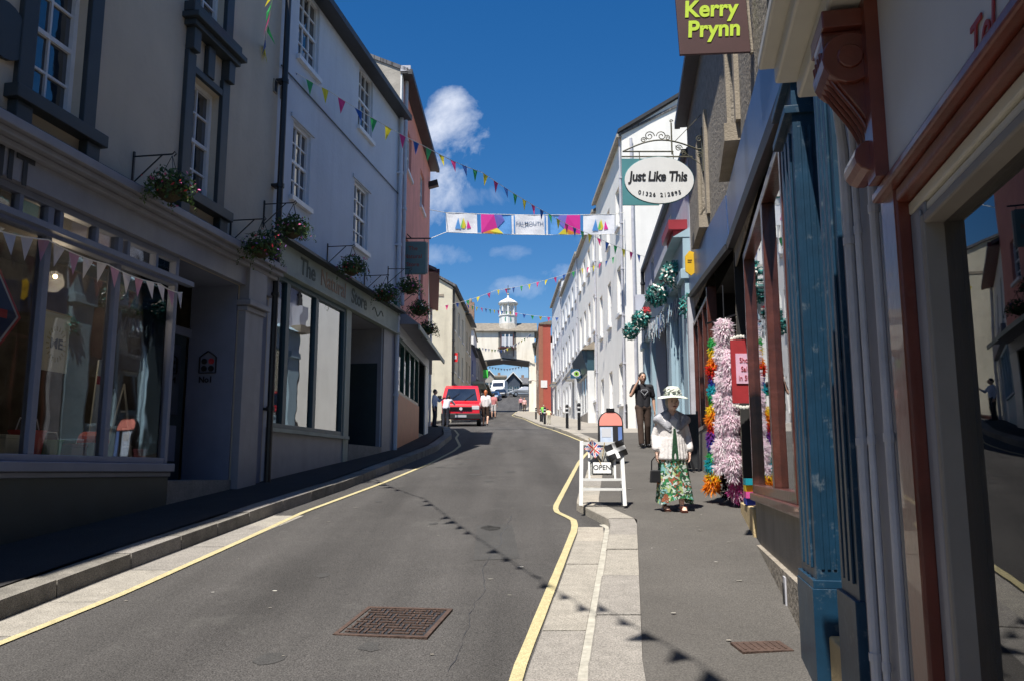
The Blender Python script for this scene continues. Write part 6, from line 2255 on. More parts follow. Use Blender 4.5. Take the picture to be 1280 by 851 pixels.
mb = MB(); cloth_flag(mb, .25, .20, corn, (.04, 0, 0), (math.cos(R(-22)), 0, math.sin(R(22))), (math.sin(R(-22)), 0, math.cos(R(22)))); mb.build('cloth', fl)
MB().tube([(-.15, .015, -.22), (-.10, .015, .1)], .006, M['step'], 6).build('stick', fl)
fl = thing('flag', 'small union flag tied to the left of the white A-frame sign', 'flag', (p.x - .11, p.y - .10, p.z + .70), R(-4))
mb = MB(); cloth_flag(mb, .18, .15, jack, (0, 0, 0), (math.cos(R(40)), 0, -math.sin(R(40))), (math.sin(R(40)), 0, math.cos(R(40)))); mb.build('cloth', fl)
MB().tube([(.12, .015, -.26), (-.06, .015, .14)], .006, M['step'], 6).build('stick', fl)
# black round topped A-board
p = P(764, 578, .11)
wd_ = .41
hb_ = pt(764, 512, p.y).z - p.z
bb = thing('pavement_sign', 'black round topped A-board with salmon cap and pale poster panel', 'sign', p, R(-3))
def arch(w2, z0, z1):
    return [(-w2, z0), (w2, z0), (w2, z1 - w2)] + [(w2 * math.cos(a), z1 - w2 + w2 * math.sin(a)) for a in [math.pi * i / 12 for i in range(1, 12)]] + [(-w2, z1 - w2)]
hw2 = .245
mb = MB().prism(arch(hw2, .02, hb_), -.02, .02, M['black'])
fbd = mb.build('front_board', bb, bevel=.008); fbd.location = (0, -.16, 0); fbd.rotation_euler.x = -R(10)
sal = mat('salmon_panel', (.75, .25, .20), .6, .05, 5)
MB().prism([(x, z) for x, z in arch(hw2 - .025, hb_ - .30, hb_ - .025)], -.026, -.0205, sal).build('cap_panel', fbd)
pst = mat('sky_poster', (.50, .58, .72), .4, .25, 5)
MB().box(-.21, .035, -.028, -.0205, .16, hb_ - .33, pst).box(.14, .215, -.028, -.0205, .16, hb_ - .33, mat('blue_poster', (.12, .2, .45), .4)).box(-.18, .0, -.032, -.0285, .5, hb_ - .36, M['panelwhite']).build('poster', fbd)
mb = MB().prism(arch(hw2, .02, hb_), -.02, .02, M['black'])
rbd = mb.build('rear_board', bb, bevel=.008); rbd.location = (0, .21, 0); rbd.rotation_euler.x = R(10)
MB().box(-.08, .08, -.03, .03, hb_ - .03, hb_ + .03, M['black']).build('hinge', bb)
# black easel board against the ice blue shop
p = P(868, 592, .11)
p = Vector((p.x - .1, p.y + .5, gz(p.y + .5) + .11))
eb = thing('display_board', 'black folding display board standing behind the woman by the ice blue shop', 'sign', p, R(-10))
MB().box(-.28, .28, -.02, .02, .05, 1.0, mat('black_board', (.02, .022, .025), .7, .3, 10)).build('panel', eb)
MB().bar((-.28, -.05, 0), (-.28, 0, 1.05), .04, .03, M['black']).build('leg', eb)
MB().bar((.28, -.05, 0), (.28, 0, 1.05), .04, .03, M['black']).build('leg', eb)
MB().bar((-.1, .0, 1.0), (.2, -.25, 0), .03, .03, M['black']).build('strut', eb)

def wall_sign(name, label, TL, BR, Y, th=.03):
    a, c = pt(*TL, Y), pt(*BR, Y)
    o = thing(name, label, 'sign', ((a.x + c.x) / 2, Y, c.z))
    return o, abs(c.x - a.x), abs(a.z - c.z)
# brown hanging sign
o, w_, h_ = wall_sign('hanging_sign', 'brown hanging shop sign with lime green hand lettering', (846, -40), (938, 68), 6.9)
h_ = .74
brs = mat('brown_sign_board', (.075, .035, .035), .5, .08, 5)
MB().box(-w_ / 2, w_ / 2, -.015, .015, 0, h_, brs).build('board', o, bevel=.004)
MB().box(w_ / 2 + .001, w_ / 2 + .02, -.03, .03, -.01, h_ + .1, M['sandstone']).build('edge_frame', o)
lime = mat('lime_lettering', (.50, .68, .04), .6, .03, 5)
text('Kerry', .215, lime, o, (-w_ / 2 + .06, -.018, .415), shear=.12, offset=.006, sx=.93)
text('Prynn', .215, lime, o, (-w_ / 2 + .075, -.018, .225), shear=.12, offset=.006, sx=.93)
MB().bar((-w_ / 2, 0, h_ + .03), (w_ / 2 + .15, 0, h_ + .03), .025, .025, M['black']).build('bracket', o)
o.rotation_euler.y = R(-2.5)
# white oval sign on a scroll bracket
Ys = 13.3
o, w_, h_ = wall_sign('hanging_sign', 'white oval hanging sign with black brush lettering on a scrolled iron bracket', (780, 197), (868, 255), Ys)
NS = 40
el = [(w_ / 2 * math.cos(2 * math.pi * i / NS), h_ / 2 + h_ / 2 * math.sin(2 * math.pi * i / NS)) for i in range(NS)]
MB().prism(el, -.02, .02, M['white']).build('board', o)
rim = MB(); rim.tube([(x * 1.0, 0, z) for x, z in el + el[:1]], .012, mat('teal_sign', (.07, .24, .26), .5), 6, cap=False); rim.build('rim', o)
text('Just Like This', .235, bk, o, (-w_ / 2 + .075, -.024, h_ * .57), shear=.15, offset=.006, sx=.80, space=.95)
for i, ch in enumerate('01326 212895'):
    if ch == ' ': continue
    t_ = (i - 5.5) / 5.5
    text(ch, .095, bk, o, (t_ * .33, -.024, .14 + .045 * t_ * t_), rot=(R(90), -R(0) - t_ * R(14), 0), align='CENTER', offset=.001)
ix = pt(878, 190, Ys).x - o.location.x
zb_ = h_ + .10
ir = MB(); K = mat('weathered_iron', (.09, .085, .055), .6, .3, 20)
ir.tube([(-w_ / 2 - .02, 0, zb_), (w_ * .22, 0, zb_)], .013, K, 6)
arc = [(-w_ / 2 - .02 + (ix + w_ / 2) * t, 0, zb_ + .18 * math.sin(math.pi * min(1, t * 1.05)) ** 1.0 + .04 * t) for t in [i / 20 for i in range(21)]]
ir.tube(arc, .013, K, 6)
def scroll(cx, cz, r0, n=1.6, sg=1, ph=0):
    return [(cx + sg * r0 * (1 - t * .8) * math.cos(ph + t * n * 2 * math.pi), 0, cz + r0 * (1 - t * .8) * math.sin(ph + t * n * 2 * math.pi)) for t in [i / 28 for i in range(29)]]
for cx_, cz_, r_, sg_ in ((-.14, zb_ + .27, .085, 1), (.06, zb_ + .27, .085, -1), (-.24, zb_ + .2, .05, 1), (.16, zb_ + .24, .05, -1), (.34, zb_ + .06, .06, 1), (.42, zb_ - .03, .05, -1), (ix - .05, zb_ + .22, .06, 1), (ix - .05, zb_ - .06, .06, -1)):
    ir.tube(scroll(cx_, cz_, r_, 1.5, sg_), .008, K, 5)
ir.tube([(w_ * .20, 0, zb_ - .05), (w_ * .20, 0, zb_ + .5)], .013, K, 6)
ir.tube(scroll(w_ * .20, zb_ + .53, .03, 1), .009, K, 5)
ir.tube([(w_ * .25, 0, zb_ + .18), (ix, 0, zb_ + .65)], .006, K, 5)
ir.tube([(w_ * .25, 0, zb_ + .1), (ix, 0, zb_ - .25)], .007, K, 5)
ir.box(ix - .01, ix + .02, -.03, .03, zb_ - .35, zb_ + .42, K)
ir.build('scroll_bracket', o)
for xx in (-w_ * .27, w_ * .22):
    MB().tube([(xx, 0, h_ * .92), (xx - .01, 0, zb_)], .008, K, 5).build('hook', o)
# teal square board behind it
o, w_, h_ = wall_sign('hanging_sign', 'plain teal square board hanging behind the white oval sign', (777, 199), (824, 257), 13.9)
MB().box(-w_ / 2, w_ / 2, -.015, .015, 0, h_, mat('teal_sign', (.07, .24, .26), .5)).build('board', o)
MB().bar((-w_ / 2, 0, h_ + .04), (.60 + w_ / 2, 0, h_ + .04), .02, .02, K).build('bracket', o)
# yellow sign
o, w_, h_ = wall_sign('projecting_sign', 'small yellow rounded sign projecting beside the ice blue shop', (856, 314), (868, 345), 14.9)
MB().prism([(-w_ / 2, .08), (0.02, 0), (w_ / 2, .05), (w_ / 2, h_ - .03), (.0, h_), (-w_ / 2, h_ - .1)], -.02, .02, mat('yellow_sign', (.80, .48, .02), .5)).build('board', o)
MB().box(-.04, .04, -.024, -.0205, h_ * .6, h_ * .63, M['brownwood']).box(-.04, .03, -.024, -.0205, h_ * .52, h_ * .55, M['brownwood']).build('lettering', o)
MB().bar((w_ / 2, 0, h_ * .5), (w_ / 2 + .1, 0, h_ * .5), .02, .02, M['black']).build('bracket', o)
# shop sign on the left
Yn = 21.4
o, w_, h_ = wall_sign('hanging_sign', 'sea green hanging shop sign with rust red lettering on the coral red house', (501, 303), (532, 343), Yn)
sg_m = mat('sea_green_board', (.12, .21, .20), .6, .1, 4)
MB().box(-w_ / 2, w_ / 2, -.06, .06, 0, h_, sg_m).build('board', o, bevel=.004)
MB().box(w_ / 2 + .001, w_ / 2 + .05, -.05, .05, .02, h_ - .02, M['fascia_green']).build('side_panel', o)
rl = mat('rust_lettering', (.32, .06, .04), .6)
for i, t_ in enumerate(('The', 'Natural', 'Store')):
    text(t_, .155, rl, o, (0, -.064, h_ * (.78 - .25 * i)), align='CENTER', offset=.001)
xw_ = pt(497, 300, Yn).x - o.location.x
br = MB().bar((xw_ - .12, 0, h_ + .1), (w_ / 2 + .12, 0, h_ + .1), .03, .03, M['black']).bar((xw_ - .12, 0, h_ + .55), (-.05, 0, h_ + .1), .025, .025, M['black'])
br.bar((-w_ / 2 + .1, 0, h_), (-w_ / 2 + .1, 0, h_ + .1), .015, .015, M['black']).bar((w_ / 2 - .05, 0, h_), (w_ / 2 - .05, 0, h_ + .1), .015, .015, M['black'])
br.build('bracket', o)
o, w_, h_ = wall_sign('projecting_sign', 'small pale projecting sign with dark green emblem under the hanging basket', (473, 374), (500, 395), 19.6)
MB().box(-w_ / 2, w_ / 2, -.05, .05, 0, h_, M['fascia_green']).build('board', o)
MB().prism([(-w_ * .36, h_ * .38), (w_ * .30, h_ * .42), (w_ * .40, h_ * .85), (-w_ * .28, h_ * .78)], -.058, -.0505, mat('dark_green_emblem', (.01, .09, .03), .5)).build('emblem', o)
# red sign, green sign, eye sign, far
o, w_, h_ = wall_sign('projecting_sign', 'bright red box sign projecting from the tall cream gabled house', (565, 441), (572, 452), 47.3)
MB().box(-w_ / 2, w_ / 2, -.05, .05, 0, h_, mat('red_sign', (.75, .02, .02), .4)).build('board', o); MB().box(-w_ * .3, w_ * .3, -.06, -.052, h_ * .3, h_ * .7, M['white']).build('emblem', o)
o, w_, h_ = wall_sign('hanging_sign', 'lime green banner sign projecting near the bridge on the left', (604, 462), (610, 472), 70)
MB().box(-w_ / 2, w_ / 2, -.04, .04, 0, h_, mat('green_sign', (.08, .65, .08), .5)).build('board', o); MB().bar((-w_ / 2 - .1, 0, h_), (w_ / 2, 0, h_ + .02), .04, .04, M['black']).build('bracket', o)
o, w_, h_ = wall_sign('projecting_sign', 'dark blue sign with a white eye symbol beside the navy shopfront', (713, 461), (728, 472.5), 43.8)
MB().box(-w_ / 2, w_ / 2, -.04, .04, 0, h_, mat('eye_sign_blue', (.02, .09, .16), .5)).build('board', o)
ey = MB()
pe = [(-w_ * .44 + w_ * .88 * i / 16, h_ / 2 + h_ * .36 * math.sin(math.pi * i / 16)) for i in range(17)] + [(w_ * .44 - w_ * .88 * i / 16, h_ / 2 - h_ * .36 * math.sin(math.pi * i / 16)) for i in range(1, 16)]
ey.prism(pe, -.048, -.0405, M['white'])
ey.tube([(0, -.049, h_ / 2), (0, -.054, h_ / 2)], h_ * .27, mat('iris_green', (.25, .5, .05), .5), 16)
ey.tube([(0, -.0545, h_ / 2), (0, -.058, h_ / 2)], h_ * .12, bk, 12)
ey.build('eye_symbol', o)
MB().bar((w_ / 2, 0, h_ * .5), (w_ / 2 + .6, 0, h_ * .5), .03, .03, M['black']).build('bracket', o)
# floodlight on the red house end
a = pt(541, 231, 26.2)
fl = thing('floodlight', 'black floodlight on an arm at the end of the coral red house', 'lamp', a)
MB().obox((0, 0, 0), (.17, 0, .05), (0, .12, 0), (-.02, 0, .09), M['black']).build('housing', fl)
MB().bar((-.32, 0, -.05), (0, 0, -.03), .04, .04, M['black']).bar((-.32, 0, .12), (-.32, 0, -.14), .04, .03, M['black']).build('arm', fl)
# slim wall spotlight arm on the stone house
a = pt(893, 205, 12.6)
fl = thing('wall_arm', 'slim white metal arm fixed to the rough stone house near the oval sign', 'bracket', a)
MB().bar((-.14, 0, 0), (.05, 0, 0), .03, .03, M['pvc']).bar((-.12, 0, .13), (.03, 0, .02), .03, .02, M['pvc']).build('arm', fl)

# ================================================================== BUNTING AND BANNER
def bunting(label, pts3, order, n, size, sag=.0, seed=0, first=.02, last=.98, cordmat=None, wind=.5):
    """cord through the points, flags hanging from it"""
    rn = random.Random(seed)
    root = thing('bunting', label, 'bunting', pts3[0])
    o0 = Vector(pts3[0])
    # smooth polyline with sag
    segs = []
    for a, c in zip(pts3, pts3[1:]):
        for i in range(20):
            t = i / 20
            q = Vector(a).lerp(Vector(c), t)
            q.z -= sag * 4 * t * (1 - t)
            segs.append(q - o0)
    segs.append(Vector(pts3[-1]) - o0)
    MB().tube(segs, .006 * (1 + size), cordmat or M['fl_white'], 5).build('cord', root)
    acc = [0]
    for a, c in zip(segs, segs[1:]): acc.append(acc[-1] + (c - a).length)
    def at(s_):
        for i in range(len(acc) - 1):
            if acc[i + 1] >= s_:
                return segs[i].lerp(segs[i + 1], (s_ - acc[i]) / max(1e-6, acc[i + 1] - acc[i]))
        return segs[-1]
    Lt = acc[-1]
    for i in range(n):
        s0 = Lt * (first + (last - first) * i / max(1, n - 1))
        a, c = at(max(0, s0 - size * .42)), at(min(Lt, s0 + size * .42))
        m_ = (a + c) / 2
        d = (c - a).normalized()
        nr = Vector((d.y, -d.x, 0)).normalized()
        sw_ = rn.uniform(-1, 1) * wind
        tip = m_ + Vector((0, 0, -size * 1.15 * (1 - .18 * abs(sw_)))) + nr * size * .55 * sw_ + d * size * .25 * rn.uniform(-1, 1) * wind
        mt = FLAGC[order[i % len(order)]]
        mb = MB()
        mid = (m_ + tip) / 2 + nr * size * .14 * rn.uniform(-1, 1)
        la, lc = (a + tip) / 2, (c + tip) / 2
        mb.face([a, m_, mid, la], mt); mb.face([m_, c, lc, mid], mt); mb.face([la, mid, tip], mt); mb.face([mid, lc, tip], mt)
        o = mb.build('flag', root)
    return root
# overhead string running from the pale blue house back over the camera's right
wallp = pt(327, 70, 13.0)
bunting('bunting string going overhead from the pale blue and cream houses', [wallp, (-2.72, 9.2, wallp.z + .1), (-.62, 1.6, wallp.z + .1), (.3, -1.6, wallp.z + .1)], 'gybgp', 40, .27, .25, 1, .01, .97, wind=.9)
bunting('long multicoloured bunting string crossing from the cream house to the right shops',
        [pt(334, 66, 13.0), pt(408, 112, 14.6), pt(530, 183, 17.3), pt(603, 216, 19.4), pt(690, 270, 22.5), pt(735, 292, 24.3), pt(808, 322, 27.0)], 'pbgy', 34, .26, .04, 2, .015, .97, wind=.5)
bunting('multicoloured bunting string crossing above the street before the clock turret',
        [pt(543, 384, 44), pt(620, 363, 42), pt(727, 336, 36.5), pt(781, 313, 32.2)], 'ypbgyp', 23, .26, .12, 3, .01, .97)
bunting('faint bunting string passing just in front of the clock turret',
        [pt(571, 378, 55), pt(640, 390, 62), pt(700, 397, 62)], 'ypbg', 19, .30, .1, 4)
bunting('tiny bunting string across the front of the bridge building',
        [pt(590, 432, 75), pt(630, 437, 78), pt(664, 417, 80)], 'wygwb', 20, .28, .1, 5)
bunting('tiny pale bunting string below the bridge arch', [pt(604, 456, 90), pt(633, 461, 90), pt(660, 455, 90)], 'w', 16, .22, .05, 6)
# pink and white string on shop 1
b = B1
za_ = lambda px, py: b.world(*((lambda q: (q[0], -.2, q[1]))(b.uv(px, py, .2))))
bunting('pink and white bunting hanging along the lilac shopfront', [za_(-40, 276), za_(60, 300), za_(135, 331), za_(200, 355), za_(228, 366)], 'wkwwk', 16, .20, .03, 8, wind=.45, first=.01, last=.99)

Yb2 = 30.0
c00, c10, c11, c01 = pt(557, 266, Yb2), pt(768, 268, Yb2), pt(768, 293, Yb2), pt(558, 290.5, Yb2)
bn = thing('street_banner', 'row of five printed banner panels strung across the street against the sky', 'banner', c00)
O = Vector(c00)
def bp(u, v, off=0):
    top = c00.lerp(c10, u) + Vector((0, 0, -.25 * 4 * u * (1 - u) * .25)); bot = c01.lerp(c11, u) + Vector((0, 0, -.06 * 4 * u * (1 - u)))
    return top.lerp(bot, v) - O + Vector((0, -off + .014 * math.sin(u * 40 + v * 3), 0))
def pane(mb, u0, u1, v0, v1, mt, off=0, n=8):
    for i in range(n):
        a, c = u0 + (u1 - u0) * i / n, u0 + (u1 - u0) * (i + 1) / n
        for j in range(4):
            e0, e1 = v0 + (v1 - v0) * j / 4, v0 + (v1 - v0) * (j + 1) / 4
            mb.face([bp(a, e0, off), bp(a, e1, off), bp(c, e1, off), bp(c, e0, off)], mt)
def tri(mb, u0, u1, pts, mt, off=.02):
    mb.face([bp(u0 + (u1 - u0) * x, y, off) for x, y in pts], mt)
bw_ = mat('banner_white', (.80, .80, .82), .6, .03, 5, transl=.25)
bbl = mat('banner_blue', (.10, .32, .68), .6, .03, 5, transl=.25); bma = mat('banner_magenta', (.72, .02, .30), .6, .03, 5, transl=.25)
bor = mat('banner_orange', (.80, .28, .03), .6, .03, 5, transl=.25); byl = mat('banner_yellow', (.80, .66, .04), .6, .03, 5, transl=.25); bpu = mat('banner_purple', (.16, .14, .50), .6, .03, 5, transl=.25)
bgr = mat('banner_green', (.20, .60, .12), .6, .03, 5, transl=.25)
panels = [(0, .185), (.205, .385), (.39, .605), (.62, .80), (.815, 1.0)]
for i, (u0, u1) in enumerate(panels):
    mb = MB()
    if i in (0, 4):
        pane(mb, u0, u1, 0, 1, bw_)
        tri(mb, u0, u1, [(.28, .82), (.40, .24), (.48, .82)], bbl)
        tri(mb, u0, u1, [(.50, .78), (.57, .24), (.64, .6), (.60, .78)], byl)
        tri(mb, u0, u1, [(.46, .75), (.54, .3), (.56, .72)], bgr)
        tri(mb, u0, u1, [(.66, .78), (.70, .34), (.80, .74)], bma)
    elif i == 2:
        pane(mb, u0, u1, 0, 1, bw_)
        pane(mb, u0 + .012, u0 + .02, .04, .96, bbl, .02, 1); pane(mb, u1 - .02, u1 - .012, .04, .96, bbl, .02, 1)
    else:
        pane(mb, u0, u1, 0, 1, bbl)
        f = (lambda x: x) if i == 1 else (lambda x: 1 - x)
        tri(mb, u0, u1, [(f(.02), .02), (f(.02), .98), (f(.25), .85), (f(.55), .7), (f(.45), .02)], bma)
        tri(mb, u0, u1, [(f(.45), .02), (f(.55), .7), (f(.8), .3), (f(.7), .02)], bpu)
        tri(mb, u0, u1, [(f(.25), .85), (f(.4), .98), (f(.75), .98), (f(.55), .7)], byl)
        tri(mb, u0, u1, [(f(.05), .98), (f(.4), .98), (f(.5), .7)], bor, .025)
    mb.build('panel', bn)
qp = bp(.497, .45, .034)
text('FALMOUTH', .185, mat('banner_grey_text', (.15, .2, .3), .6), bn, (qp.x, qp.y, qp.z), align='CENTER', offset=.002, sx=1.05)
for v_, hh_ in ((0, 0), (1, 0)):
    e0 = bp(0, v_); e1 = bp(1, v_)
    wl = pt(534, 262 if v_ == 0 else 300, 27) - O
    wr = Vector((4.26, 30.9, pt(785, 266 if v_ == 0 else 296, 30.9).z)) - O
    MB().tube([wl, e0] + [bp(u / 10, v_) for u in range(1, 10)] + [e1, wr], .012, M['fl_white'], 5).build('cord', bn)

# ================================================================== PLANTS
def leafball(mb, c, r, n, mats, ls=.035, sc=(1, 1, 1), droop=0., rn=None, shell=.45):
    rn = rn or random
    for _ in range(n):
        v = Vector((rn.gauss(0, 1), rn.gauss(0, 1), rn.gauss(0, 1))).normalized()
        rr = r * (shell + (1 - shell) * rn.random() ** .6) * rn.uniform(.85, 1.12)
        q = Vector((c[0] + v.x * rr * sc[0], c[1] + v.y * rr * sc[1], c[2] + v.z * rr * sc[2] - droop * (abs(v.x) + abs(v.y)) * rn.random()))
        u_ = Vector((rn.uniform(-1, 1), rn.uniform(-1, 1), rn.uniform(-1, 1))).normalized()
        w_ = u_.cross(v + Vector((.01, .02, .03))).normalized()
        l = ls * rn.uniform(.6, 1.5)
        mb.face([q - u_ * l, q - w_ * l * .5, q + u_ * l, q + w_ * l * .5], rn.choice(mats))


def basket(label, loc, k, cat='hanging basket'):
    rn = random.Random(k)
    o = thing('hanging_basket', label, cat, loc, k * 1.1, 'hanging flower baskets along the left houses')
    MB().lathe([(.04, -.2), (.13, -.14), (.17, -.03), (.175, 0)], (0, 0, 0), M['wicker'], 14).build('bowl', o)
    ch_ = MB()
    for i in range(3):
        a = 2 * math.pi * i / 3
        ch_.tube([(.16 * math.cos(a), .16 * math.sin(a), 0), (0, 0, .36)], .005, M['black'], 4)
    ch_.build('chain', o)
    mb = MB()
    leafball(mb, (0, 0, .06), .27, 620, [M['leaf'], M['leaf'], M['leaf2']], .03, (1.05, 1.05, .62), .16, rn)
    for _ in range(16):
        a = rn.uniform(0, 2 * math.pi); L_ = rn.uniform(.12, .42); r0 = rn.uniform(.2, .3)
        for q_ in range(int(L_ / .02)):
            t_ = q_ * .02
            c_ = Vector(((r0 + .25 * t_) * math.cos(a) + rn.uniform(-.015, .015), (r0 + .25 * t_) * math.sin(a) + rn.uniform(-.015, .015), .04 - t_))
            u_ = Vector((rn.uniform(-1, 1), rn.uniform(-1, 1), rn.uniform(-1, .2))).normalized() * .022
            w_ = Vector((rn.uniform(-1, 1), rn.uniform(-1, 1), rn.uniform(-1, 1))).normalized() * .011
            mb.face([c_ - u_, c_ - w_, c_ + u_, c_ + w_], rn.choice([M['leaf'], M['leaf2']]))
    mb.build('foliage', o)
    mb = MB()
    cs = [[M['fl_pink'], M['fl_white']], [M['fl_red'], M['fl_pink']], [M['fl_vio'], M['fl_red']]][k % 3]
    leafball(mb, (0, 0, .06), .30, 55, cs, .022, (1.05, 1.05, .6), .16, rn, .9)
    mb.build('flowers', o)
    return o


def basket_on(bb, px, py, out_, k, label, arm=.62):
    s_, z = bb.uv(px, py, out_)
    p = bb.world(s_, -out_, z)
    basket(label, p, k)
    bb.bracket(s_, z + .38, arm if arm > out_ else out_ + .0)
basket_on(B1, 213, 232, .5, 1, 'leafy basket on the cream house between its two tall windows', .5)
basket_on(B1, 327, 306, .5, 2, 'bushy trailing basket where the cream house meets the pale blue one', .5)
basket_on(B2, 366, 283, .5, 3, 'basket with red blooms under the first pale blue house window', .5)
basket_on(B2, 440, 332, .5, 4, 'violet flowered basket above the sage green fascia', .5)
basket_on(B2, 483, 366, .5, 5, 'dark basket at the corner of the pale blue house by the drainpipe', .5)
basket_on(B3, 512, 357, .5, 6, 'basket directly under the sea green hanging sign', .5)
basket_on(B3, 524, 385, .5, 7, 'middle basket above the canopy of the coral red house', .5)
basket_on(B3, 534, 410, .5, 8, 'farthest basket at the low end of the canopy', .5)

def pompom(label, px, py, Y, r, k, red=False):
    rn = random.Random(k + 40)
    p = pt(px, py, Y)
    o = thing('flower_ball', label, 'flower ball', p, 0, 'teal flower balls on the ice blue shop')
    mb = MB()
    leafball(mb, (0, 0, 0), r, 430, [M['fl_teal'], M['fl_teal'], M['fl_dteal'], M['fl_white'], M['fl_dteal']], .05, (1, 1, 1), 0, rn, .7)
    mb.build('petals', o)
    if red:
        mb = MB(); leafball(mb, (.1, -.1, r * .7), r * .5, 60, [M['fl_red']], .05, rn=rn); mb.build('ribbon', o)
    MB().tube([(0, 0, 0), (.35, .1, .05)], .015, M['black'], 5).build('stem', o)
pompom('largest teal flower ball, nearest the yellow sign', 843, 344, 17.3, .30, 1)
pompom('round teal flower ball left of the largest one', 822, 369, 19.0, .27, 2)
pompom('teal flower ball with a red bow among its petals', 802, 399, 21.0, .24, 3, True)
pompom('lowest and smallest teal flower ball at the far end', 789, 414, 22.5, .23, 4)
pompom('teal flower ball half hidden at the edge of the stone house', 866, 384, 16.3, .26, 5)
# trailing silver tinsel under the flower balls
tn = MB(); rn = random.Random(9)
for i in range(170):
    t_ = rn.random()
    q = pt(846 - 44 * t_, 372 + 40 * t_, 17.8 + 3.6 * t_)
    q.x += rn.uniform(0, .25)
    l = rn.uniform(.15, .45)
    tn.bar(q, q + Vector((rn.uniform(-.06, .06), rn.uniform(-.06, .06), -l)), .012, .02, rn.choice([M['iceblue'], M['panelwhite'], M['fascia_blue']]))
tag(tn.build('tinsel_fringe'), 'silver blue tinsel fringe trailing beneath the teal flower balls', 'tinsel', kind='stuff')

# ================================================================== FEATHER BOAS at the doorway
def boa(label, top, bot, r, cols, n, k, bulge=None, sway=0):
    rn = random.Random(k)
    o = thing('feather_boa', label, 'feather boa', bot, 0, 'feather boas hanging at the shop doorway')
    top, bot = Vector(top), Vector(bot)
    L = (top - bot)
    MB().tube([(0, 0, 0), L], .012, cols[0] if not callable(cols) else cols(0), 6).build('cord', o)
    mb = MB()
    for _ in range(n):
        t = rn.random()
        c = L * t + Vector((sway * math.sin(t * 9), 0, 0))
        rr = r * (1 + .22 * math.sin(t * 40 + k) + .12 * math.sin(t * 17))
        if bulge: rr *= bulge(t)
        a = rn.uniform(0, 2 * math.pi)
        d = Vector((math.cos(a), math.sin(a), rn.uniform(-.9, .7))).normalized()
        tip = c + d * rr * rn.uniform(.5, 1.05)
        sd = d.cross(Vector((0, 0, 1))).normalized() * .0065
        mid = c + d * rr * .6 + Vector((0, 0, .01))
        mt = cols(t) if callable(cols) else rn.choice(cols)
        mb.face([c + d * rr * .2, mid - sd, tip + Vector((0, 0, -.02)), mid + sd], mt)
        if rn.random() < .5:
            sd2 = d.cross(sd).normalized() * .011
            mb.face([c + d * rr * .2, mid - sd2, tip, mid + sd2], mt)
    mb.build('feathers', o)
    return o
fth = lambda n, c: mat('feather_' + n, c, .85, .1, 20, transl=.4)
pk1, pk2, pk3, pk4 = fth('pale_pink', (.93, .78, .84)), fth('white', (.90, .88, .88)), fth('lilac_pink', (.90, .70, .80)), fth('magenta', (.78, .12, .42))
rb_ = [fth('orange', (.85, .28, .01)), fth('yellow', (.85, .62, .02)), fth('turquoise', (.01, .36, .44)), fth('green', (.04, .42, .10)), fth('blue', (.03, .06, .45)), fth('purple', (.16, .03, .30)), fth('red', (.70, .03, .01)), fth('orange', (.85, .28, .01)), fth('yellow', (.85, .62, .02)), fth('green', (.04, .42, .10)),
       fth('turquoise', (.01, .36, .44)), fth('blue', (.03, .06, .45)), fth('red', (.70, .03, .01)), fth('orange', (.85, .28, .01)), fth('yellow', (.85, .62, .02)), fth('green', (.04, .42, .10))]
Yq = 10.6
NF = 1
boa('rainbow coloured feather boa hanging at the left of the pink ones', pt(893, 425, Yq + .35), pt(890, 612, Yq + .35), .105, lambda t: rb_[min(15, int(t * 16))], 6000, 1, bulge=lambda t: 1.25 if t < .1 else 1)
boa('pale pink feather boa with white tuft at its top', pt(905, 402, Yq), pt(902, 588, Yq), .125, [pk1, pk1, pk2, pk2, pk3], 9500, 2, bulge=lambda t: 1.2 if t > .86 else 1)
boa('lilac pink feather boa hanging at the right of the white tufted one', pt(911, 440, Yq - .15), pt(917, 598, Yq - .15), .12, [pk1, pk3, pk1, pk2], 8000, 3)
boa('magenta feather boa ending lowest near the doorstep', pt(917, 500, Yq - .05), pt(922, 625, Yq - .05), .095, [pk4, pk4, pk3], 4600, 4, bulge=lambda t: 1.25 if t < .25 else .9)
boa('short black feather boa behind the coloured ones', pt(904, 520, Yq + .2), pt(908, 622, Yq + .2), .08, [fth('black', (.012, .012, .014))], 900, 5)
# rail they hang from
q = pt(905, 400, Yq)
ra = MB().bar((q.x - .12, Yq + .45, q.z + .03), (q.x + .12, Yq - .25, q.z + .03), .02, .02, M['black']).tube([(q.x, Yq, q.z + .03), (q.x, Yq, q.z + .45)], .008, M['black'], 5)
tag(ra.build('hanging_rail'), 'thin black rail from which the feather boas hang', 'rail')
# red scalloped notice in the doorway
Yn_ = 9.7
q = pt(930, 510, Yn_)
o = thing('hanging_notice', 'red and pink scalloped paper notice hanging in the shop doorway', 'sign', q)
wN = (pt(945, 510, Yn_).x - pt(917, 510, Yn_).x)
hN = pt(930, 425, Yn_).z - q.z
redc = mat('notice_red', (.36, .02, .025), .7, .1, 10); pkc = mat('notice_pink', (.75, .45, .58), .7, .1, 10)
MB().box(-wN / 2, wN / 2, -.01, .01, .06, hN, redc).box(-wN * .3, wN * .55, -.02, -.011, hN * .36, hN * .80, pkc).build('card', o)
mb = MB()
for i in range(7):
    for z_ in (.05, hN):
        mb.ball((-wN / 2 + wN * (i + .5) / 7, 0, z_ + (.02 if z_ > .1 else -.02) * math.sin(math.pi * (i + .5) / 7) * 2), .022, M['fl_white'], 8, 5, (1, .3, 1))
mb.build('lace_trim', o)
for i, t_ in enumerate(('Shop', 'Sale', 'in 50p')):
    text(t_, .085, redc, o, (wN * .12, -.023, hN * (.70 - .13 * i)), align='CENTER', sx=.8)
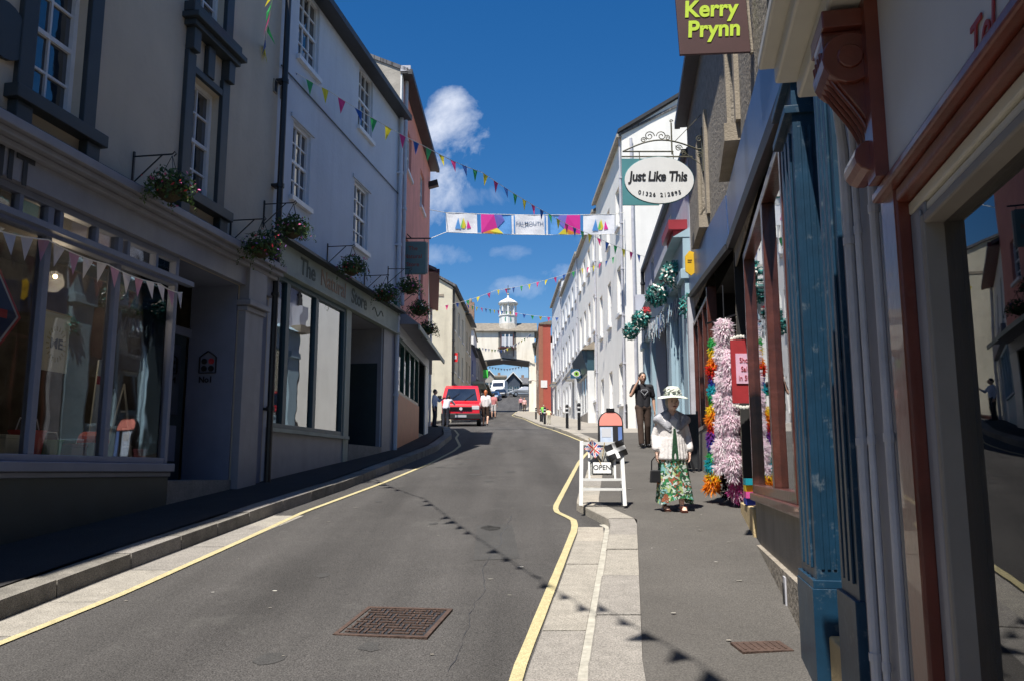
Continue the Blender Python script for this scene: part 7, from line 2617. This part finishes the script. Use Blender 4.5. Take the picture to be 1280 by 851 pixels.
# goods on the doorstep
q = RS2.world(.9, .1, zd + .2)
o = thing('toy_box', 'colourful stacked toy boxes on the shop doorstep behind the magenta boa', 'box', q, RS2.root.rotation_euler.z)
for i, c_ in enumerate(('blue', 'magenta', 'yellow', 'turquoise')):
    MB().box(-.2 + .02 * i, .16 + .03 * (i % 2), -.16, .14, .07 * i, .07 * i + .066, fth(c_, (.03, .06, .45))).build('box', o)

# ================================================================== GOODS IN THE FIRST SHOP WINDOW
b = B1
def inshop(px, py, dep):
    s_, z = b.uv(px, py, -dep)
    return b.world(s_, dep, z), s_, z
fl_z = zsill
def item(name, label, cat, px, dep, fn, z=None):
    s_, _ = b.uv(px, 520, -dep)
    w_ = b.world(s_, dep, (fl_z if z is None else z) + .003)
    o = thing(name, label, cat, w_, b.root.rotation_euler.z)
    fn(o)
    return o
cream_t = mat('cream_linen', (.62, .56, .42), .85, .08, 10)
def towel(o):
    MB().box(-.19, .19, -.004, .004, -.62, 0, cream_t).build('cloth', o)
    MB().tube([(-.21, 0, .0), (.21, 0, .0)], .01, M['step'], 6).build('rod', o)
    r_ = MB()
    for i in range(20):
        a = 2 * math.pi * i / 20
        r_.bar((.11 * math.cos(a), -.007, -.33 + .14 * math.sin(a)), (.15 * math.cos(a), -.007, -.33 + .19 * math.sin(a)), .012, .004, M['yellow'], up=(0, 1, 0))
    r_.build('sun_motif', o)
    text('ME', .15, bk, o, (0, -.008, -.33), align='CENTER', offset=.003)
s_t, z_t = b.uv(73, 392, -.25)
o = thing('tea_towel', 'cream tea towel printed ME in a yellow sunburst hung in the shop window', 'towel', b.world(s_t, .25, z_t), b.root.rotation_euler.z); towel(o)
def bucket(mt, r=.13, h_=.24):
    def f(o):
        MB().lathe([(r * .75, 0), (r, h_), (r * 1.06, h_), (r * 1.06, h_ + .015), (r * .9, h_ + .014), (r * .7, .02)], (0, 0, 0), mt, 18).build('tub', o)
        MB().tube([(-r, 0, h_), (-r * .7, 0, h_ + r * .8), (r * .7, 0, h_ + r * .8), (r, 0, h_)], .006, M['sash'], 6).build('handle', o)
    return f
item('bucket', 'red bucket standing in the lilac shop window', 'bucket', 36, .35, bucket(mat('red_enamel', (.5, .05, .05), .4), .17, .3))
item('bucket', 'green bucket standing beside the red one in the window', 'bucket', 66, .4, bucket(mat('green_enamel', (.10, .28, .05), .4), .12, .22))
def carton(mt, w_, h_, d_):
    def f(o):
        MB().box(-w_ / 2, w_ / 2, -d_ / 2, d_ / 2, 0, h_, mt).build('box', o, bevel=.008)
        MB().box(-w_ / 2 - .008, w_ / 2 + .008, -d_ / 2 - .008, d_ / 2 + .008, h_, h_ + .04, mt).build('lid', o, bevel=.006)
    return f
item('storage_box', 'dark red lidded box low in the lilac shop window', 'box', 92, .4, carton(mat('dark_red_card', (.3, .04, .04), .7), .3, .16, .25))
def cooler(o):
    MB().box(-.13, .13, -.1, .1, 0, .22, M['panelwhite']).build('base', o, bevel=.01)
    MB().prism([(-.14, .22), (.14, .22)] + [(.14 * math.cos(a), .22 + .13 * math.sin(a)) for a in [math.pi * i / 10 for i in range(1, 10)]], -.105, .105, mat('orange_red_enamel', (.7, .09, .03), .4)).build('domed_lid', o)
item('bread_bin', 'white tin with a domed orange red lid in the shop window', 'tin', 119, .3, cooler)
def stepl(o):
    k_ = mat('pale_metal', (.45, .45, .42), .5)
    for sg in (-1, 1):
        MB().bar((sg * .17, -.15, 0), (sg * .12, .05, 1.0), .03, .02, k_).build('leg', o)
        MB().bar((sg * .17, .25, 0), (sg * .12, .05, 1.0), .03, .02, k_).build('leg', o)
    for i in range(4):
        z = .2 + .22 * i
        MB().box(-.16 + .01 * i, .16 - .01 * i, -.16 + z * .2, -.06 + z * .2, z, z + .02, k_).build('tread', o)
    MB().tube([(-.12, .05, 1.0), (-.11, .05, 1.15), (-.05, .05, 1.23), (.05, .05, 1.23), (.11, .05, 1.15), (.12, .05, 1.0)], .012, k_, 6).build('hoop', o)
item('stepladder', 'pale metal stepladder in the shop window by the door', 'stepladder', 165, .6, stepl)
def poster(o):
    redb = mat('poster_red', (.45, .05, .06), .6)
    pts_ = [(-.32, 0), (0, -.42), (.32, 0), (0, .42)]
    MB().prism(pts_, -.01, .01, redb).build('board', o)
    MB().prism([(x * .88, z * .88) for x, z in pts_], -.014, -.0105, M['panelwhite']).build('border', o)
    MB().prism([(x * .78, z * .78) for x, z in pts_], -.018, -.0145, mat('poster_navy', (.03, .05, .12), .6)).build('field', o)
    MB().bar((-.12, -.02, 0), (.12, -.02, .0), .01, .08, redb).build('stripe', o)
s_t, z_t = b.uv(6, 390, -.1)
o = thing('diamond_sign', 'diamond shaped navy and red sign at the far left of the shop window', 'sign', b.world(s_t, .2, z_t), b.root.rotation_euler.z); poster(o)
item('bucket', 'small yellow bucket near the middle of the lilac shop window', 'bucket', 104, .6, bucket(M['yellow'], .10, .18))
item('gift_box', 'pink lidded gift box at the right end of the lilac shop window', 'box', 185, .35, carton(mat('pink_card', (.6, .2, .3), .7), .2, .14, .2))
item('gift_box', 'teal lidded gift box beside the pink one in the shop window', 'box', 198, .5, carton(mat('teal_card', (.05, .3, .3), .7), .18, .26, .18))
item('storage_box', 'cream lidded box at the far left of the lilac shop window', 'box', 10, .4, carton(cream_t, .3, .22, .25))
def runner(o):
    MB().prism([(-.1, 0), (.2, 0), (.13, 1.25), (.0, 1.25)], -.01, .01, mat('pale_apron', (.55, .58, .55), .8)).build('cloth', o)
    MB().box(-.02, .16, -.015, -.011, .95, 1.05, mat('poster_red', (.45, .05, .06), .6)).build('stripe', o)
item('apron', 'pale apron with a red band hanging by the middle of the window', 'apron', 118, .7, runner)
def table(o):
    MB().box(-.5, .5, -.25, .25, .55, .58, M['step']).build('top', o)
    for sx_ in (-1, 1):
        for sy_ in (-1, 1):
            MB().box(sx_ * .46 - .02, sx_ * .46 + .02, sy_ * .2 - .02, sy_ * .2 + .02, 0, .55, M['sash']).build('leg', o)
item('display_table', 'small display table with white legs deep inside the lilac shop', 'table', 150, 1.4, table)
rn = random.Random(4)
s_t, z_t = b.uv(170, 380, -.4)
o = thing('garland', 'leafy green garland trailing across the top of the shop window', 'garland', b.world(s_t, .3, z_t), b.root.rotation_euler.z)
mb = MB()
for i in range(12):
    leafball(mb, (-.5 + .09 * i, 0, .12 * math.cos(i * .5)), .07, 16, [M['leaf2'], M['leaf']], .03, rn=rn)
mb.build('leaves', o)
MB().tube([(-.5 + .09 * i, 0, .12 * math.cos(i * .5)) for i in range(12)], .006, M['leaf'], 5).build('cord', o)

# lit pendant lamp inside the first shop, seen through the glass
s_t, z_t = b.uv(69, 346, -.9)
lp = thing('pendant_lamp', 'small warm lit bulb hanging inside the lilac fronted shop', 'lamp', b.world(s_t, .9, z_t))
MB().ball((0, 0, 0), .022, mat('lit_bulb', (.9, .7, .4), .5, 0, 1, emis=(1, .62, .25, 22)), 10, 8).build('bulb', lp)
MB().tube([(0, 0, .02), (0, 0, .5)], .005, M['black'], 5).build('cable', lp)
ld = bpy.data.lights.new('bulb_light', 'POINT'); ld.energy = 14; ld.color = (1, .78, .55); ld.shadow_soft_size = .12
lo = bpy.data.objects.new('bulb_light', ld); COL.objects.link(lo); lo.parent = lp; lo.location = (0, 0, -.06)
